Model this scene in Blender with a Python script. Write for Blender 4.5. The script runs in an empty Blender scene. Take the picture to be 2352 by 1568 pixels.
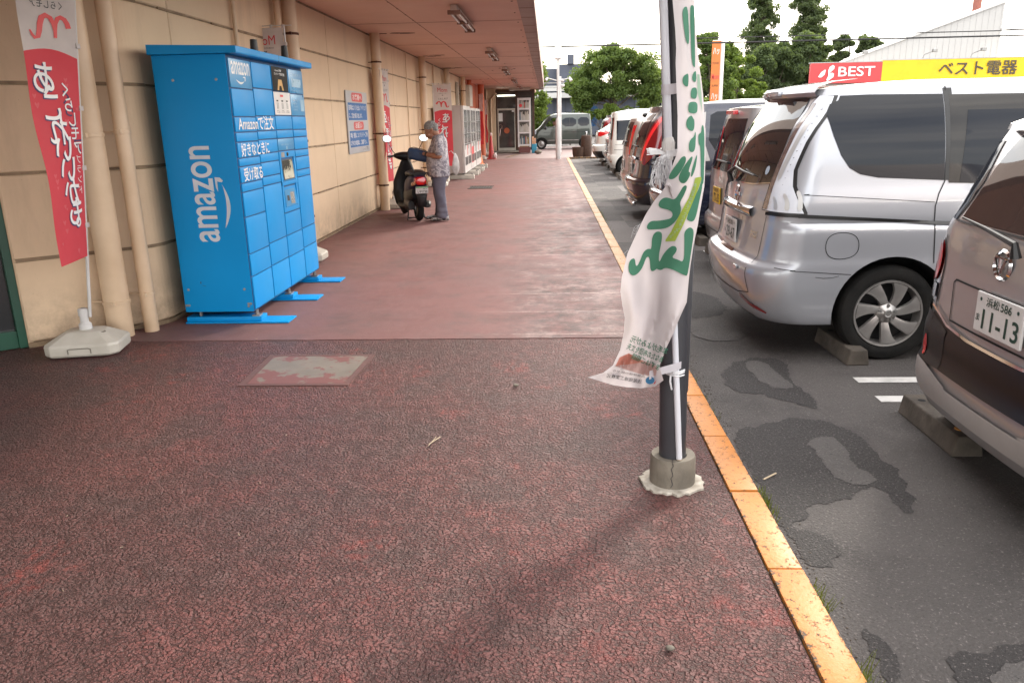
import bpy, bmesh, math, random
from mathutils import Vector, Matrix, Euler, noise
from mathutils.geometry import delaunay_2d_cdt
import numpy as np
S = bpy.context.scene
COL = S.collection
rad = math.radians
# ------------------------------------------------------------------ camera
cd = bpy.data.cameras.new('camera'); cam = bpy.data.objects.new('camera', cd); COL.objects.link(cam)
cd.sensor_width = 36.0; cd.lens = 36.0*1790/2352; cd.clip_start = .05; cd.clip_end = 3000
cam.matrix_world = Matrix.Translation((0, 0, 1.55)) @ Matrix.Rotation(rad(2.8), 4, 'Z') @ Matrix.Rotation(rad(90-15.9), 4, 'X') @ Matrix.Rotation(rad(-1.2), 4, 'Z')
S.camera = cam
# ------------------------------------------------------------------ light
EL, AZ = rad(34.0), rad(33.0)            # sun ahead and to the right (azimuth from +Y towards +X)
SUN = Vector((math.sin(AZ)*math.cos(EL), math.cos(AZ)*math.cos(EL), math.sin(EL)))
sl = bpy.data.lights.new('sun', 'SUN'); sl.energy = 1.2; sl.angle = rad(8); sl.color = (1.0, .93, .82)
so = bpy.data.objects.new('sun', sl); COL.objects.link(so); so.rotation_euler = SUN.to_track_quat('Z', 'Y').to_euler()
W = bpy.data.worlds.new('World'); S.world = W; W.use_nodes = True
nt = W.node_tree; bg = nt.nodes['Background']
sky = nt.nodes.new('ShaderNodeTexSky'); sky.sky_type = 'NISHITA'; sky.sun_disc = False
sky.sun_elevation = EL; sky.sun_rotation = AZ; sky.air_density = 1.2; sky.dust_density = 3.0; sky.ozone_density = 1.0
geo = nt.nodes.new('ShaderNodeTexCoord'); ns = nt.nodes.new('ShaderNodeTexNoise'); ns.inputs['Scale'].default_value = 2.2; ns.inputs['Detail'].default_value = 6
mp = nt.nodes.new('ShaderNodeMapping'); mp.inputs['Scale'].default_value = (1, 1, 3.5)
nt.links.new(geo.outputs['Generated'], mp.inputs['Vector']); nt.links.new(mp.outputs['Vector'], ns.inputs['Vector'])
rp = nt.nodes.new('ShaderNodeMapRange'); rp.inputs['From Min'].default_value = .3; rp.inputs['From Max'].default_value = .62; rp.inputs['To Min'].default_value = .3; rp.inputs['To Max'].default_value = .96
nt.links.new(ns.outputs['Fac'], rp.inputs['Value'])
mx = nt.nodes.new('ShaderNodeMix'); mx.data_type = 'RGBA'; mx.inputs['B'].default_value = (9.9, 9.5, 8.95, 1)
nt.links.new(rp.outputs['Result'], mx.inputs['Factor']); nt.links.new(sky.outputs['Color'], mx.inputs['A']); nt.links.new(mx.outputs['Result'], bg.inputs['Color'])
bg.inputs['Strength'].default_value = 0.15
S.view_settings.view_transform = 'Standard'; S.view_settings.look = 'None'; S.view_settings.gamma = 1; S.view_settings.use_curve_mapping = False
S.view_settings.exposure = 1.72
S.render.engine = 'CYCLES'
try:
    S.cycles.max_bounces = 8; S.cycles.diffuse_bounces = 4; S.cycles.glossy_bounces = 4; S.cycles.transparent_max_bounces = 8; S.cycles.caustics_reflective = False; S.cycles.caustics_refractive = False
    S.cycles.use_denoising = True
except Exception: pass

# ------------------------------------------------------------------ materials
def srgb(r, g, b):
    f = lambda c: c/12.92 if c <= .04045 else ((c+.055)/1.055)**2.4
    return (f(r/255), f(g/255), f(b/255))
class NB:
    def __init__(s, name):
        s.m = bpy.data.materials.new(name); s.m.use_nodes = True; s.t = s.m.node_tree; s.n = s.t.nodes; s.b = s.n['Principled BSDF']
        s.tc = s.n.new('ShaderNodeTexCoord'); s.v = s.tc.outputs['Object']
    def map(s, scale=(1, 1, 1), rot=(0, 0, 0), loc=(0, 0, 0)):
        m = s.n.new('ShaderNodeMapping'); m.inputs['Scale'].default_value = scale; m.inputs['Rotation'].default_value = rot; m.inputs['Location'].default_value = loc
        s.t.links.new(s.v, m.inputs['Vector']); return m.outputs['Vector']
    def noise(s, scale, detail=4, rough=.55, vec=None, dist=0):
        n = s.n.new('ShaderNodeTexNoise'); n.inputs['Scale'].default_value = scale; n.inputs['Detail'].default_value = detail; n.inputs['Roughness'].default_value = rough; n.inputs['Distortion'].default_value = dist
        s.t.links.new(vec or s.v, n.inputs['Vector']); return n.outputs['Fac']
    def voro(s, scale, vec=None, feat='F1', rnd=1):
        n = s.n.new('ShaderNodeTexVoronoi'); n.feature = feat; n.inputs['Scale'].default_value = scale; n.inputs['Randomness'].default_value = rnd
        s.t.links.new(vec or s.v, n.inputs['Vector']); return n.outputs['Distance']
    def rng(s, x, a, b, c=0, d=1):
        n = s.n.new('ShaderNodeMapRange'); n.interpolation_type = 'LINEAR'
        for k, v in (('From Min', a), ('From Max', b), ('To Min', c), ('To Max', d)): n.inputs[k].default_value = v
        s.t.links.new(x, n.inputs['Value']); return n.outputs['Result']
    def mix(s, fac, a, b):
        n = s.n.new('ShaderNodeMix'); n.data_type = 'RGBA'
        for k, v in (('Factor', fac), ('A', a), ('B', b)):
            if isinstance(v, (int, float)): n.inputs[k].default_value = v
            elif isinstance(v, tuple): n.inputs[k].default_value = (*v[:3], 1)
            else: s.t.links.new(v, n.inputs[k])
        return n.outputs['Result']
    def math(s, op, a, b=None):
        n = s.n.new('ShaderNodeMath'); n.operation = op
        for i, v in enumerate((a, b)):
            if v is None: continue
            if isinstance(v, (int, float)): n.inputs[i].default_value = v
            else: s.t.links.new(v, n.inputs[i])
        return n.outputs[0]
    def wob(s, scale, amt, vec=None):
        n = s.n.new('ShaderNodeTexNoise'); n.inputs['Scale'].default_value = scale; n.inputs['Detail'].default_value = 3; s.t.links.new(vec or s.v, n.inputs['Vector'])
        a = s.n.new('ShaderNodeVectorMath'); a.operation = 'MULTIPLY_ADD'; a.inputs[1].default_value = (amt, amt, amt)
        s.t.links.new(n.outputs['Color'], a.inputs[0]); s.t.links.new(vec or s.v, a.inputs[2]); return a.outputs[0]
    def cell(s, x):
        f = s.math('FLOOR', x); w = s.n.new('ShaderNodeTexWhiteNoise'); w.noise_dimensions = '1D'; s.t.links.new(f, w.inputs['W']); return w.outputs['Value']
    def sep(s):
        n = s.n.new('ShaderNodeSeparateXYZ'); s.t.links.new(s.v, n.inputs[0]); return n.outputs
    def base(s, c):
        if isinstance(c, tuple): s.b.inputs['Base Color'].default_value = (*c[:3], 1)
        else: s.t.links.new(c, s.b.inputs['Base Color'])
    def set(s, **k):
        names = dict(rough='Roughness', metal='Metallic', coat='Coat Weight', coatr='Coat Roughness', spec='Specular IOR Level', alpha='Alpha', trans='Transmission Weight', ior='IOR', sheen='Sheen Weight', es='Emission Strength')
        for a, v in k.items():
            if a == 'emit': s.b.inputs['Emission Color'].default_value = (*v, 1); continue
            i = s.b.inputs[names[a]]
            if isinstance(v, (int, float)): i.default_value = v
            else: s.t.links.new(v, i)
    def bump(s, h, strength=.4, dist=.01, prev=None):
        n = s.n.new('ShaderNodeBump'); n.inputs['Strength'].default_value = strength; n.inputs['Distance'].default_value = dist
        s.t.links.new(h, n.inputs['Height'])
        if prev is not None: s.t.links.new(prev, n.inputs['Normal'])
        s.t.links.new(n.outputs['Normal'], s.b.inputs['Normal']); return n.outputs['Normal']
def mat(name, c, c2=None, scale=6, rough=.6, metal=0, bump=0, bs=40, coat=0, spec=.5, lo=.35, hi=.65, transl=0, detail=5):
    b = NB(name)
    if c2 is None: c2 = tuple(x*.86 for x in c)
    b.base(b.mix(b.rng(b.noise(scale, detail), lo, hi), c, c2)); b.set(metal=metal, coat=coat, spec=spec)
    if coat: b.set(coatr=.04)
    if rough > .12: b.set(rough=b.rng(b.noise(scale*1.7, 4), .3, .7, rough*.88, min(1, rough*1.12)))
    else: b.set(rough=rough)
    if bump: b.bump(b.noise(bs, 6), bump, .004)
    if transl:
        t = b.n.new('ShaderNodeBsdfTranslucent'); ms = b.n.new('ShaderNodeMixShader'); ms.inputs[0].default_value = transl
        b.t.links.new(b.b.inputs['Base Color'].links[0].from_socket, t.inputs['Color'])
        b.t.links.new(b.b.outputs[0], ms.inputs[1]); b.t.links.new(t.outputs[0], ms.inputs[2])
        b.t.links.new(ms.outputs[0], b.n['Material Output'].inputs['Surface'])
    return b.m
# ------------------------------------------------------------------ object helpers
def tag(o, label=None, cat=None, group=None, kind=None):
    if label: o['label'] = label
    if cat: o['category'] = cat
    if group: o['group'] = group
    if kind: o['kind'] = kind
    return o
def empty(name, loc=(0, 0, 0), rz=0, label=None, cat=None, group=None):
    o = bpy.data.objects.new(name, None); o.empty_display_size = .1; COL.objects.link(o); o.location = loc; o.rotation_euler = (0, 0, rz)
    return tag(o, label, cat, group)
def copy_tree(o, parent=None):
    c = o.copy(); COL.objects.link(c)
    if parent is not None: c.parent = parent
    for ch in o.children: copy_tree(ch, c)
    return c
class MB:
    """collects shapes into one mesh"""
    def __init__(s): s.bm = bmesh.new(); s.mi = 0
    def m(s, i): s.mi = i; return s
    def face(s, vs):
        try:
            f = s.bm.faces.new(vs); f.material_index = s.mi; return f
        except ValueError: return None
    def poly(s, pts):
        return s.face([s.bm.verts.new(p) for p in pts])
    def box(s, a, b, M=None, bev=0):
        x0, y0, z0 = a; x1, y1, z1 = b
        P = [Vector(p) for p in ((x0, y0, z0), (x1, y0, z0), (x1, y1, z0), (x0, y1, z0), (x0, y0, z1), (x1, y0, z1), (x1, y1, z1), (x0, y1, z1))]
        if M is not None: P = [M @ p for p in P]
        v = [s.bm.verts.new(p) for p in P]
        fs = [s.face([v[i] for i in q]) for q in ((3, 2, 1, 0), (4, 5, 6, 7), (0, 1, 5, 4), (1, 2, 6, 5), (2, 3, 7, 6), (3, 0, 4, 7))]
        if bev:
            es = list({e for f in fs for e in f.edges})
            bmesh.ops.bevel(s.bm, geom=es, offset=bev, segments=2, profile=.6, affect='EDGES', clamp_overlap=True)
        return s
    def tube(s, pts, r, n=10, cap=True, rs=None):
        pts = [Vector(p) for p in pts]; rings = []
        up = Vector((0, 0, 1))
        for i, p in enumerate(pts):
            d = (pts[min(i+1, len(pts)-1)]-pts[max(i-1, 0)])
            if d.length < 1e-9: d = Vector((0, 0, 1))
            d.normalize()
            if i == 0:
                a = d.cross(up if abs(d.z) < .9 else Vector((1, 0, 0))).normalized()
            else:
                a = (a - d*a.dot(d)).normalized()
            b = d.cross(a); rr = rs[i] if rs else r
            rings.append([s.bm.verts.new(p + (a*math.cos(t)+b*math.sin(t))*rr) for t in [2*math.pi*k/n for k in range(n)]])
        for i in range(len(rings)-1):
            for k in range(n): s.face([rings[i][k], rings[i][(k+1) % n], rings[i+1][(k+1) % n], rings[i+1][k]])
        if cap: s.face(rings[0][::-1]); s.face(rings[-1])
        return s
    def lathe(s, prof, n=32, M=None, closed=False):
        """prof: (r, h) list around local Z"""
        M = M or Matrix(); R = []
        for r, h in prof:
            if r < 1e-6: R.append([s.bm.verts.new(M @ Vector((0, 0, h)))])
            else: R.append([s.bm.verts.new(M @ Vector((r*math.cos(2*math.pi*k/n), r*math.sin(2*math.pi*k/n), h))) for k in range(n)])
        for i in range(len(R)-1):
            A, B = R[i], R[i+1]
            for k in range(n):
                k2 = (k+1) % n
                if len(A) == 1 and len(B) == 1: continue
                if len(A) == 1: s.face([A[0], B[k], B[k2]])
                elif len(B) == 1: s.face([A[k], A[k2], B[0]])
                else: s.face([A[k], A[k2], B[k2], B[k]])
        return s
    def grid(s, P):
        """P[i][j] points"""
        V = [[s.bm.verts.new(p) for p in row] for row in P]
        for i in range(len(V)-1):
            for j in range(len(V[0])-1): s.face([V[i][j], V[i][j+1], V[i+1][j+1], V[i+1][j]])
        return s
    def prism(s, pts, z0, z1, M=None):
        M = M or Matrix(); a = [s.bm.verts.new(M @ Vector((x, y, z0))) for x, y in pts]; b = [s.bm.verts.new(M @ Vector((x, y, z1))) for x, y in pts]
        s.face(a[::-1]); s.face(b)
        for i in range(len(pts)):
            j = (i+1) % len(pts); s.face([a[i], a[j], b[j], b[i]])
        return s
    def sphere(s, c, r, sc=(1, 1, 1), n=2, M=None):
        m = Matrix.Translation(c) @ (M or Matrix()) @ Matrix.Diagonal((r*sc[0], r*sc[1], r*sc[2], 1))
        q = bmesh.ops.create_icosphere(s.bm, subdivisions=n, radius=1, matrix=m)
        for v in q['verts']:
            for f in v.link_faces: f.material_index = s.mi
        return s
    def build(s, name, mats, parent=None, smooth=False, bevel=0, fix=True, sharp=35):
        if fix: bmesh.ops.recalc_face_normals(s.bm, faces=s.bm.faces[:])
        me = bpy.data.meshes.new(name); s.bm.to_mesh(me); s.bm.free()
        for m in (mats if isinstance(mats, (list, tuple)) else [mats]): me.materials.append(m)
        o = bpy.data.objects.new(name, me); COL.objects.link(o)
        if smooth:
            me.polygons.foreach_set('use_smooth', [True]*len(me.polygons)); me.set_sharp_from_angle(angle=rad(sharp))
        if bevel:
            md = o.modifiers.new('bevel', 'BEVEL'); md.width = bevel; md.segments = 2; md.limit_method = 'ANGLE'; md.angle_limit = rad(40)
        if parent is not None: o.parent = parent
        return o
def struct(o): o['kind'] = 'structure'; return o
# text as 2D triangles, normalised to a box ------------------------------------------------
_tc = {}
def text2d(s, bold=0.0, w=None, h=None, res=4, spacing=1.0):
    bold = min(bold, .013)                                       # thicker strokes would cross themselves
    key = (s, bold, res, spacing)
    if key not in _tc:
        cu = bpy.data.curves.new('t', 'FONT'); cu.body = s; cu.size = 1; cu.offset = bold; cu.resolution_u = res; cu.fill_mode = 'FRONT' if hasattr(cu, 'fill_mode') else cu.fill_mode; cu.space_character = spacing
        ob = bpy.data.objects.new('t', cu); COL.objects.link(ob)
        dg = bpy.context.evaluated_depsgraph_get(); me = bpy.data.meshes.new_from_object(ob.evaluated_get(dg))
        V = [(v.co.x, v.co.y) for v in me.vertices]; F = [tuple(p.vertices) for p in me.polygons]
        bpy.data.objects.remove(ob); bpy.data.curves.remove(cu); bpy.data.meshes.remove(me); _tc[key] = (V, F)
    V, F = _tc[key]
    if not V: return [], []
    x0 = min(v[0] for v in V); x1 = max(v[0] for v in V); y0 = min(v[1] for v in V); y1 = max(v[1] for v in V)
    sx = (w/(x1-x0)) if w else None; sy = (h/(y1-y0)) if h else None
    if sx is None and sy is None: sx = sy = 1
    if sx is None: sx = sy
    if sy is None: sy = sx
    return [((x-x0)*sx, (y-y0)*sy) for x, y in V], F
def put_text(mb, s, fn, w=None, h=None, bold=0.0, mirror=False, res=4, spacing=1.0, sub=0):
    V, F = text2d(s, bold, w, h, res, spacing)
    if not V: return mb
    mw = max(v[0] for v in V)
    vs = [mb.bm.verts.new(fn(mw-x if mirror else x, y)) for x, y in V]
    for f in F:
        mb.face([vs[i] for i in f])
    return mb
def plane_fn(o, u, v, off=0):
    o, u, v = Vector(o), Vector(u).normalized(), Vector(v).normalized(); n = u.cross(v)
    return lambda a, b: o + u*a + v*b + n*off
def tri2d(poly, step=None, holes=()):
    """triangulate a 2D outline, with inner points every `step`"""
    pts = [Vector(p) for p in poly]; n = len(pts); fc = [list(range(n))]
    if step:
        xs = [p.x for p in pts]; ys = [p.y for p in pts]
        dense = []
        for i in range(n):
            a, b = pts[i], pts[(i+1) % n]; k = max(1, int((b-a).length/step))
            dense += [a.lerp(b, t/k) for t in range(k)]
        pts = dense; n = len(pts); fc = [list(range(n))]
        x = min(xs)+step*.5
        while x < max(xs):
            y = min(ys)+step*.5
            while y < max(ys): pts.append(Vector((x, y))); y += step
            x += step
    r = delaunay_2d_cdt(pts, [], fc, 1, 1e-6)
    return [(v.x, v.y) for v in r[0]], [tuple(f) for f in r[2]]
def put_poly(mb, poly, fn, step=None):
    V, F = tri2d(poly, step); vs = [mb.bm.verts.new(fn(x, y)) for x, y in V]
    for f in F: mb.face([vs[i] for i in f])
    return mb
def smooth_poly(pts, k=2):
    for _ in range(k):
        q = []
        for i in range(len(pts)):
            a, b = pts[i], pts[(i+1) % len(pts)]
            q += [(a[0]*.75+b[0]*.25, a[1]*.75+b[1]*.25), (a[0]*.25+b[0]*.75, a[1]*.25+b[1]*.75)]
        pts = q
    return pts
def smile(w, h):
    """the curved arrow under the locker's name: outline in a w x h box, tips up"""
    P = []
    for i in range(17):
        t = i/16; P.append((w*(.02+.84*t), h*(.98-.95*math.sin(math.pi*(.08+.80*t))**.9)))
    Q = []
    for i in range(17):
        t = 1-i/16; th = .34*math.sin(math.pi*min(1, t*1.05))**.8+.02; Q.append((w*(.02+.84*t), h*(.98-.95*math.sin(math.pi*(.08+.80*t))**.9)+h*th))
    head = [(w*.72, h*1.02), (w*.80, h*1.18), (w*1.0, h*1.2), (w*.99, h*.72), (w*.93, h*.45), (w*.90, h*.60), (w*.92, h*1.0)]
    return P+Q, head
# ------------------------------------------------------------------ ground materials
def rough_walk():
    b = NB('red_asphalt_rough')
    big = b.noise(.6, 4, .6); mid = b.noise(2.2, 6, .65); fine = b.noise(60, 6, .75)
    c = b.mix(b.rng(big, .42, .60), (.138, .058, .054), (.205, .067, .060))
    c = b.mix(b.math('MULTIPLY', b.rng(mid, .48, .62), .75), c, (.118, .066, .061))
    vec = b.wob(38, .022, b.map(rot=(0, 0, .4)))
    v = b.voro(78, vec=vec); v2 = b.voro(150, vec=b.wob(70, .012)); gap = b.math('MAXIMUM', b.rng(v, .42, .74), b.math('MULTIPLY', b.rng(v2, .45, .7), b.rng(b.noise(14, 3), .4, .6)))
    c = b.mix(b.math('MULTIPLY', b.rng(b.noise(34, 5, .7), .50, .62), .5), c, (.075, .030, .028))
    c = b.mix(b.math('MULTIPLY', gap, .85), c, (.040, .017, .015))
    red = b.math('MULTIPLY', b.rng(b.noise(1.4, 7, .75, vec=b.map(scale=(1.6, 1, 1))), .56, .64), b.rng(b.noise(20, 4), .4, .6))
    c = b.mix(b.math('MULTIPLY', red, .6), c, (.30, .06, .05))
    c = b.mix(b.rng(b.noise(150, 3), .69, .75), c, (.22, .14, .13))
    b.base(c); b.set(rough=b.rng(fine, .3, .7, .34, .6), spec=.36)
    h = b.math('SUBTRACT', b.math('MULTIPLY', fine, .7), gap)
    h = b.math('ADD', h, b.math('MULTIPLY', b.noise(9, 4), .9))
    b.bump(h, 1.0, .009); return b.m
def smooth_walk():
    b = NB('red_walkway_smooth')
    c = b.mix(b.rng(b.noise(.45, 5, .6), .38, .62), (.190, .088, .083), (.165, .089, .086))
    c = b.mix(b.math('MULTIPLY', b.rng(b.noise(2.2, 8, .75), .5, .66), .7), c, (.112, .073, .069))
    c = b.mix(b.math('MULTIPLY', b.rng(b.noise(11, 6, .8), .56, .66), .5), c, (.22, .125, .115))
    x, y, z = b.sep(); yy = b.math('ADD', b.math('MULTIPLY', y, 1.42), b.math('MULTIPLY', b.noise(3, 3), .05))
    rnd = b.cell(yy); fr = b.math('FRACT', yy)
    x0 = b.math('SUBTRACT', b.math('MULTIPLY', rnd, .5), .85)                # each strip of wear starts at its own x
    side = b.rng(b.math('SUBTRACT', b.math('ADD', x, b.math('MULTIPLY', b.noise(4, 6, .7), .5)), x0), .25, .75)
    grain = b.rng(b.noise(7, 8, .8), .40, .60)
    dark = b.math('MULTIPLY', side, b.math('MULTIPLY', grain, b.rng(rnd, .1, .8, .35, 1)))
    c = b.mix(b.math('MULTIPLY', dark, .95), c, (.045, .038, .037))
    pale = b.math('MULTIPLY', side, b.rng(b.noise(2.6, 8, .78, vec=b.map(loc=(3, 1, 0))), .52, .60))
    strip = b.math('MULTIPLY', b.math('MULTIPLY', b.rng(x, .38, .46), b.rng(x, .58, .66, 1, 0)), b.rng(b.noise(5, 7, .8), .44, .58))
    c = b.mix(b.math('MULTIPLY', b.math('MAXIMUM', pale, strip), .55), c, (.30, .215, .20))
    line = b.math('MULTIPLY', b.math('MULTIPLY', b.rng(fr, .035, .06, 1, 0), b.rng(rnd, .35, .45)), b.math('MULTIPLY', b.rng(x, -.7, -.1), b.rng(b.noise(9, 6, .8), .42, .55)))
    c = b.mix(b.math('MULTIPLY', line, .75), c, (.34, .25, .235))
    c = b.mix(b.math('MULTIPLY', b.rng(b.noise(130, 3), .62, .70), .8), c, (.045, .028, .027)); c = b.mix(b.rng(b.noise(110, 3, vec=b.map(loc=(9, 3, 0))), .68, .73), c, (.36, .27, .25))
    b.base(c); b.set(rough=b.rng(b.noise(3, 5), .3, .7, .5, .75), spec=.28)
    b.bump(b.math('ADD', b.noise(75, 6, .75), b.noise(5, 4)), .5, .006); return b.m
def asphalt(nm='asphalt', k=1.0, tint=(0, 0, 0)):
    b = NB(nm)
    g = b.noise(120, 5, .7)
    c = b.mix(b.rng(b.noise(.7, 5), .35, .65), (.058, .052, .050), (.088, .079, .076))
    c = b.mix(b.math('MULTIPLY', b.rng(b.noise(1.3, 8, .7, vec=b.map(loc=(1.3, 4.4, 0))), .50, .62), .55), c, (.034, .030, .030))
    if k != 1: c = b.mix(1.0, c, tint)
    x, y, z = b.sep()
    cell = b.n.new('ShaderNodeTexWhiteNoise'); cell.noise_dimensions = '2D'
    fl = b.n.new('ShaderNodeVectorMath'); fl.operation = 'FLOOR'; b.t.links.new(b.map(scale=(2.2, 1.35, 1), loc=(.3, 0, 0)), fl.inputs[0]); b.t.links.new(fl.outputs[0], cell.inputs['Vector'])
    far = b.math('MULTIPLY', b.rng(y, 7.5, 9), b.rng(x, 2.0, 2.3, 1, 0))
    c = b.mix(b.math('MULTIPLY', b.rng(cell.outputs['Value'], .62, .64), b.math('MULTIPLY', far, .75)), c, (.14, .125, .12))
    c = b.mix(b.math('MULTIPLY', b.rng(cell.outputs['Value'], .2, .19), b.math('MULTIPLY', far, .6)), c, (.03, .027, .028))
    c = b.mix(b.rng(b.noise(85, 4, .75), .58, .66), c, (.17, .15, .145)); c = b.mix(b.rng(b.noise(60, 5, .75, vec=b.map(loc=(5, 2, 0))), .60, .68), c, (.012, .011, .011))
    b.base(c); b.set(rough=b.rng(g, .3, .7, .6, .9), spec=.35)
    v = b.voro(95); b.bump(b.math('SUBTRACT', g, b.math('MULTIPLY', v, .9)), .9, .006); return b.m
def yellow():
    b = NB('yellow_kerb_paint')
    c = b.mix(b.rng(b.noise(3, 5), .3, .7), (.50, .175, .018), (.42, .155, .026))
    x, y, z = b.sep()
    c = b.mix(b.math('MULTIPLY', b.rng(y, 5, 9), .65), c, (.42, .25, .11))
    chips = b.rng(b.noise(38, 7, .75), .585, .62)
    edge = b.math('ADD', b.rng(x, .76, .79, 1, 0), b.rng(x, .875, .90, 0, 1))
    ech = b.rng(b.math('ADD', b.noise(24, 7, .8), b.math('MULTIPLY', edge, .16)), .60, .64)
    m = b.math('MAXIMUM', chips, ech)
    c = b.mix(m, c, (.085, .07, .055)); b.base(c)
    b.set(rough=b.rng(m, 0, 1, .46, .8), spec=.4); b.bump(b.math('SUBTRACT', b.noise(60, 6), b.math('MULTIPLY', m, .5)), .5, .003); return b.m
M = {}
M['rough'] = rough_walk(); M['smooth'] = smooth_walk(); M['asphalt'] = asphalt(); M['asphalt_dark'] = asphalt('fresh_asphalt', 2, (.029, .026, .026)); M['asphalt_pale'] = asphalt('old_asphalt', 2, (.074, .068, .066)); M['yellow'] = yellow()
M['pave_far'] = mat('far_pavement', (.24, .155, .145), (.19, .135, .13), 1.2, .55, bump=.2)
M['cream'] = None
def cream(name='cream_wall', a=(.72, .545, .375), c2=(.65, .485, .325)):
    b = NB(name)
    c = b.mix(b.rng(b.noise(1.1, 6, .65), .3, .7), a, c2)
    st = b.rng(b.noise(1.3, 6, .7, vec=b.map(scale=(1.5, 1.5, .35))), .55, .8)
    c = b.mix(b.math('MULTIPLY', st, .65), c, (.46, .34, .225))
    c = b.mix(b.rng(b.noise(90, 4), .70, .76), c, (.25, .18, .11))
    x, y, z = b.sep()
    low = b.math('MULTIPLY', b.rng(z, 0, .5, 1, 0), b.rng(b.noise(5, 7, .7), .38, .6)); c = b.mix(b.math('MULTIPLY', low, .65), c, (.22, .15, .10))
    b.base(c); b.set(rough=.62); b.bump(b.noise(45, 6, .6), .3, .004); return b.m
M['cream'] = cream()
M['joint'] = mat('wall_joint', (.30, .21, .13), (.17, .12, .075), 14, .8, bump=.4)
M['soffit'] = mat('soffit_paint', (.64, .42, .335), (.58, .37, .29), .9, .55, bump=.15, bs=20)
M['fascia'] = mat('fascia_paint', (.34, .26, .235), (.30, .225, .20), 1.5, .6, bump=.1)
M['soffit_joint'] = mat('soffit_joint', (.23, .12, .085), None, 10, .8)
M['rust'] = mat('rust', (.10, .035, .018), (.05, .02, .012), 20, .9, bump=.5)
M['pipe'] = mat('pipe_paint', (.68, .51, .35), (.58, .42, .275), 2.5, .42, bump=.05)
M['orange'] = mat('orange_wall', (.50, .12, .045), (.43, .10, .04), 2, .55)
M['white'] = mat('white_metal', (.62, .61, .60), (.52, .51, .50), 3, .45)
M['offwhite'] = mat('offwhite_plastic', (.55, .52, .46), (.46, .43, .37), 5, .5, bump=.05)
M['black'] = mat('black_plastic', (.018, .018, .02), None, 5, .45)
M['dark'] = mat('dark_void', (.006, .006, .007), None, 5, .9)
M['chrome'] = mat('chrome', (.72, .72, .74), None, 5, .08, metal=1)
M['steel'] = mat('dull_steel', (.35, .35, .35), (.25, .24, .23), 9, .4, metal=.8)
M['green_frame'] = mat('green_door_frame', (.012, .075, .045), (.010, .055, .035), 4, .35)
M['glass'] = mat('dark_glass', (.022, .024, .027), None, 3, .03, spec=.7)
M['concrete'] = mat('concrete', (.20, .175, .14), (.12, .105, .085), 7, .85, bump=.6, bs=60)
M['concrete_dark'] = mat('old_concrete', (.105, .088, .072), (.055, .045, .037), 8, .9, bump=.8, bs=50)
M['paintwhite'] = mat('road_paint', (.62, .60, .58), (.42, .41, .39), 12, .6, bump=.3, lo=.45, hi=.75)
M['ink'] = mat('dark_ink', (.02, .02, .025), None, 5, .5)
M['inkwhite'] = mat('white_print', (.80, .80, .80), None, 5, .5)
M['inkred'] = mat('red_print', (.62, .045, .05), None, 5, .5)
M['wood'] = mat('dark_wood', (.07, .035, .02), (.04, .02, .012), 9, .7, bump=.5)
# ------------------------------------------------------------------ ground sheets
def sheet(name, x0, x1, y0, y1, z, m, step=None):
    mb = MB(); mb.poly([(x0, y0, z), (x1, y0, z), (x1, y1, z), (x0, y1, z)]); return struct(mb.build(name, m, fix=False))
GZ = -.05
def ragged(pts, step, amp, seed):
    q = []; rn = random.Random(seed)
    for i in range(len(pts)):
        a, b = Vector(pts[i]), Vector(pts[(i+1) % len(pts)]); n = max(1, int((b-a).length/step)); d = (b-a).normalized(); nn = Vector((-d.y, d.x))
        for k in range(n): p = a.lerp(b, k/n); o_ = amp*(noise.noise(Vector((p.x*14, p.y*14, seed)))*1.6+noise.noise(Vector((p.x*45, p.y*45, seed)))*.9); q.append(tuple(p+nn*o_+Vector((rn.uniform(-.1, .1)*amp, rn.uniform(-.1, .1)*amp))))
    return q
sheet('ground', -1200, 1200, -400, 2000, GZ-.05, M['asphalt'])
sheet('parking_lot', .89, 40, -8, 60, GZ, M['asphalt'])
def slab(name, x0, x1, y0, y1, z0, z1, m):
    mb = MB(); mb.box((x0, y0, z0), (x1, y1, z1)); return struct(mb.build(name, m))
o = slab('walkway_rough', -7, .765, -4, 5.62, -.2, -.005, M['rough'])
mb = MB(); random.seed(31); e_ = [(-7+7.765*k/260, 5.525+.010*noise.noise(Vector((k*.21, 0, 0)))+random.uniform(-.004, .004)) for k in range(261)]; e_[-1] = (.765, e_[-1][1])
mb.prism(e_+[(.765, 32.6), (-7, 32.6)], -.2, 0); struct(mb.build('walkway', M['smooth']))
sheet('far_pavement', -14, 16, 32.6, 47, -.035, M['pave_far'])
mb = MB(); random.seed(4)
y = 2.47-.6*12
while y < 32.4:
    j = random.uniform(-.002, .002); mb.box((.77+j, y+.005, -.2), (.89+j, y+.593, .005+random.uniform(-.002, .003)), bev=.006); y += .6
struct(mb.build('kerb', M['yellow'], smooth=True))
mb = MB(); mb.box((.766, -4, -.2), (.886, 32.4, -.012)); struct(mb.build('kerb_bed', M['concrete_dark']))
mb = MB()
x = .89
while x < 14: mb.box((x, 32.48, -.2), (x+.59, 32.6, .02), bev=.006); x += .6
struct(mb.build('kerb', M['yellow'], smooth=True))
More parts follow.
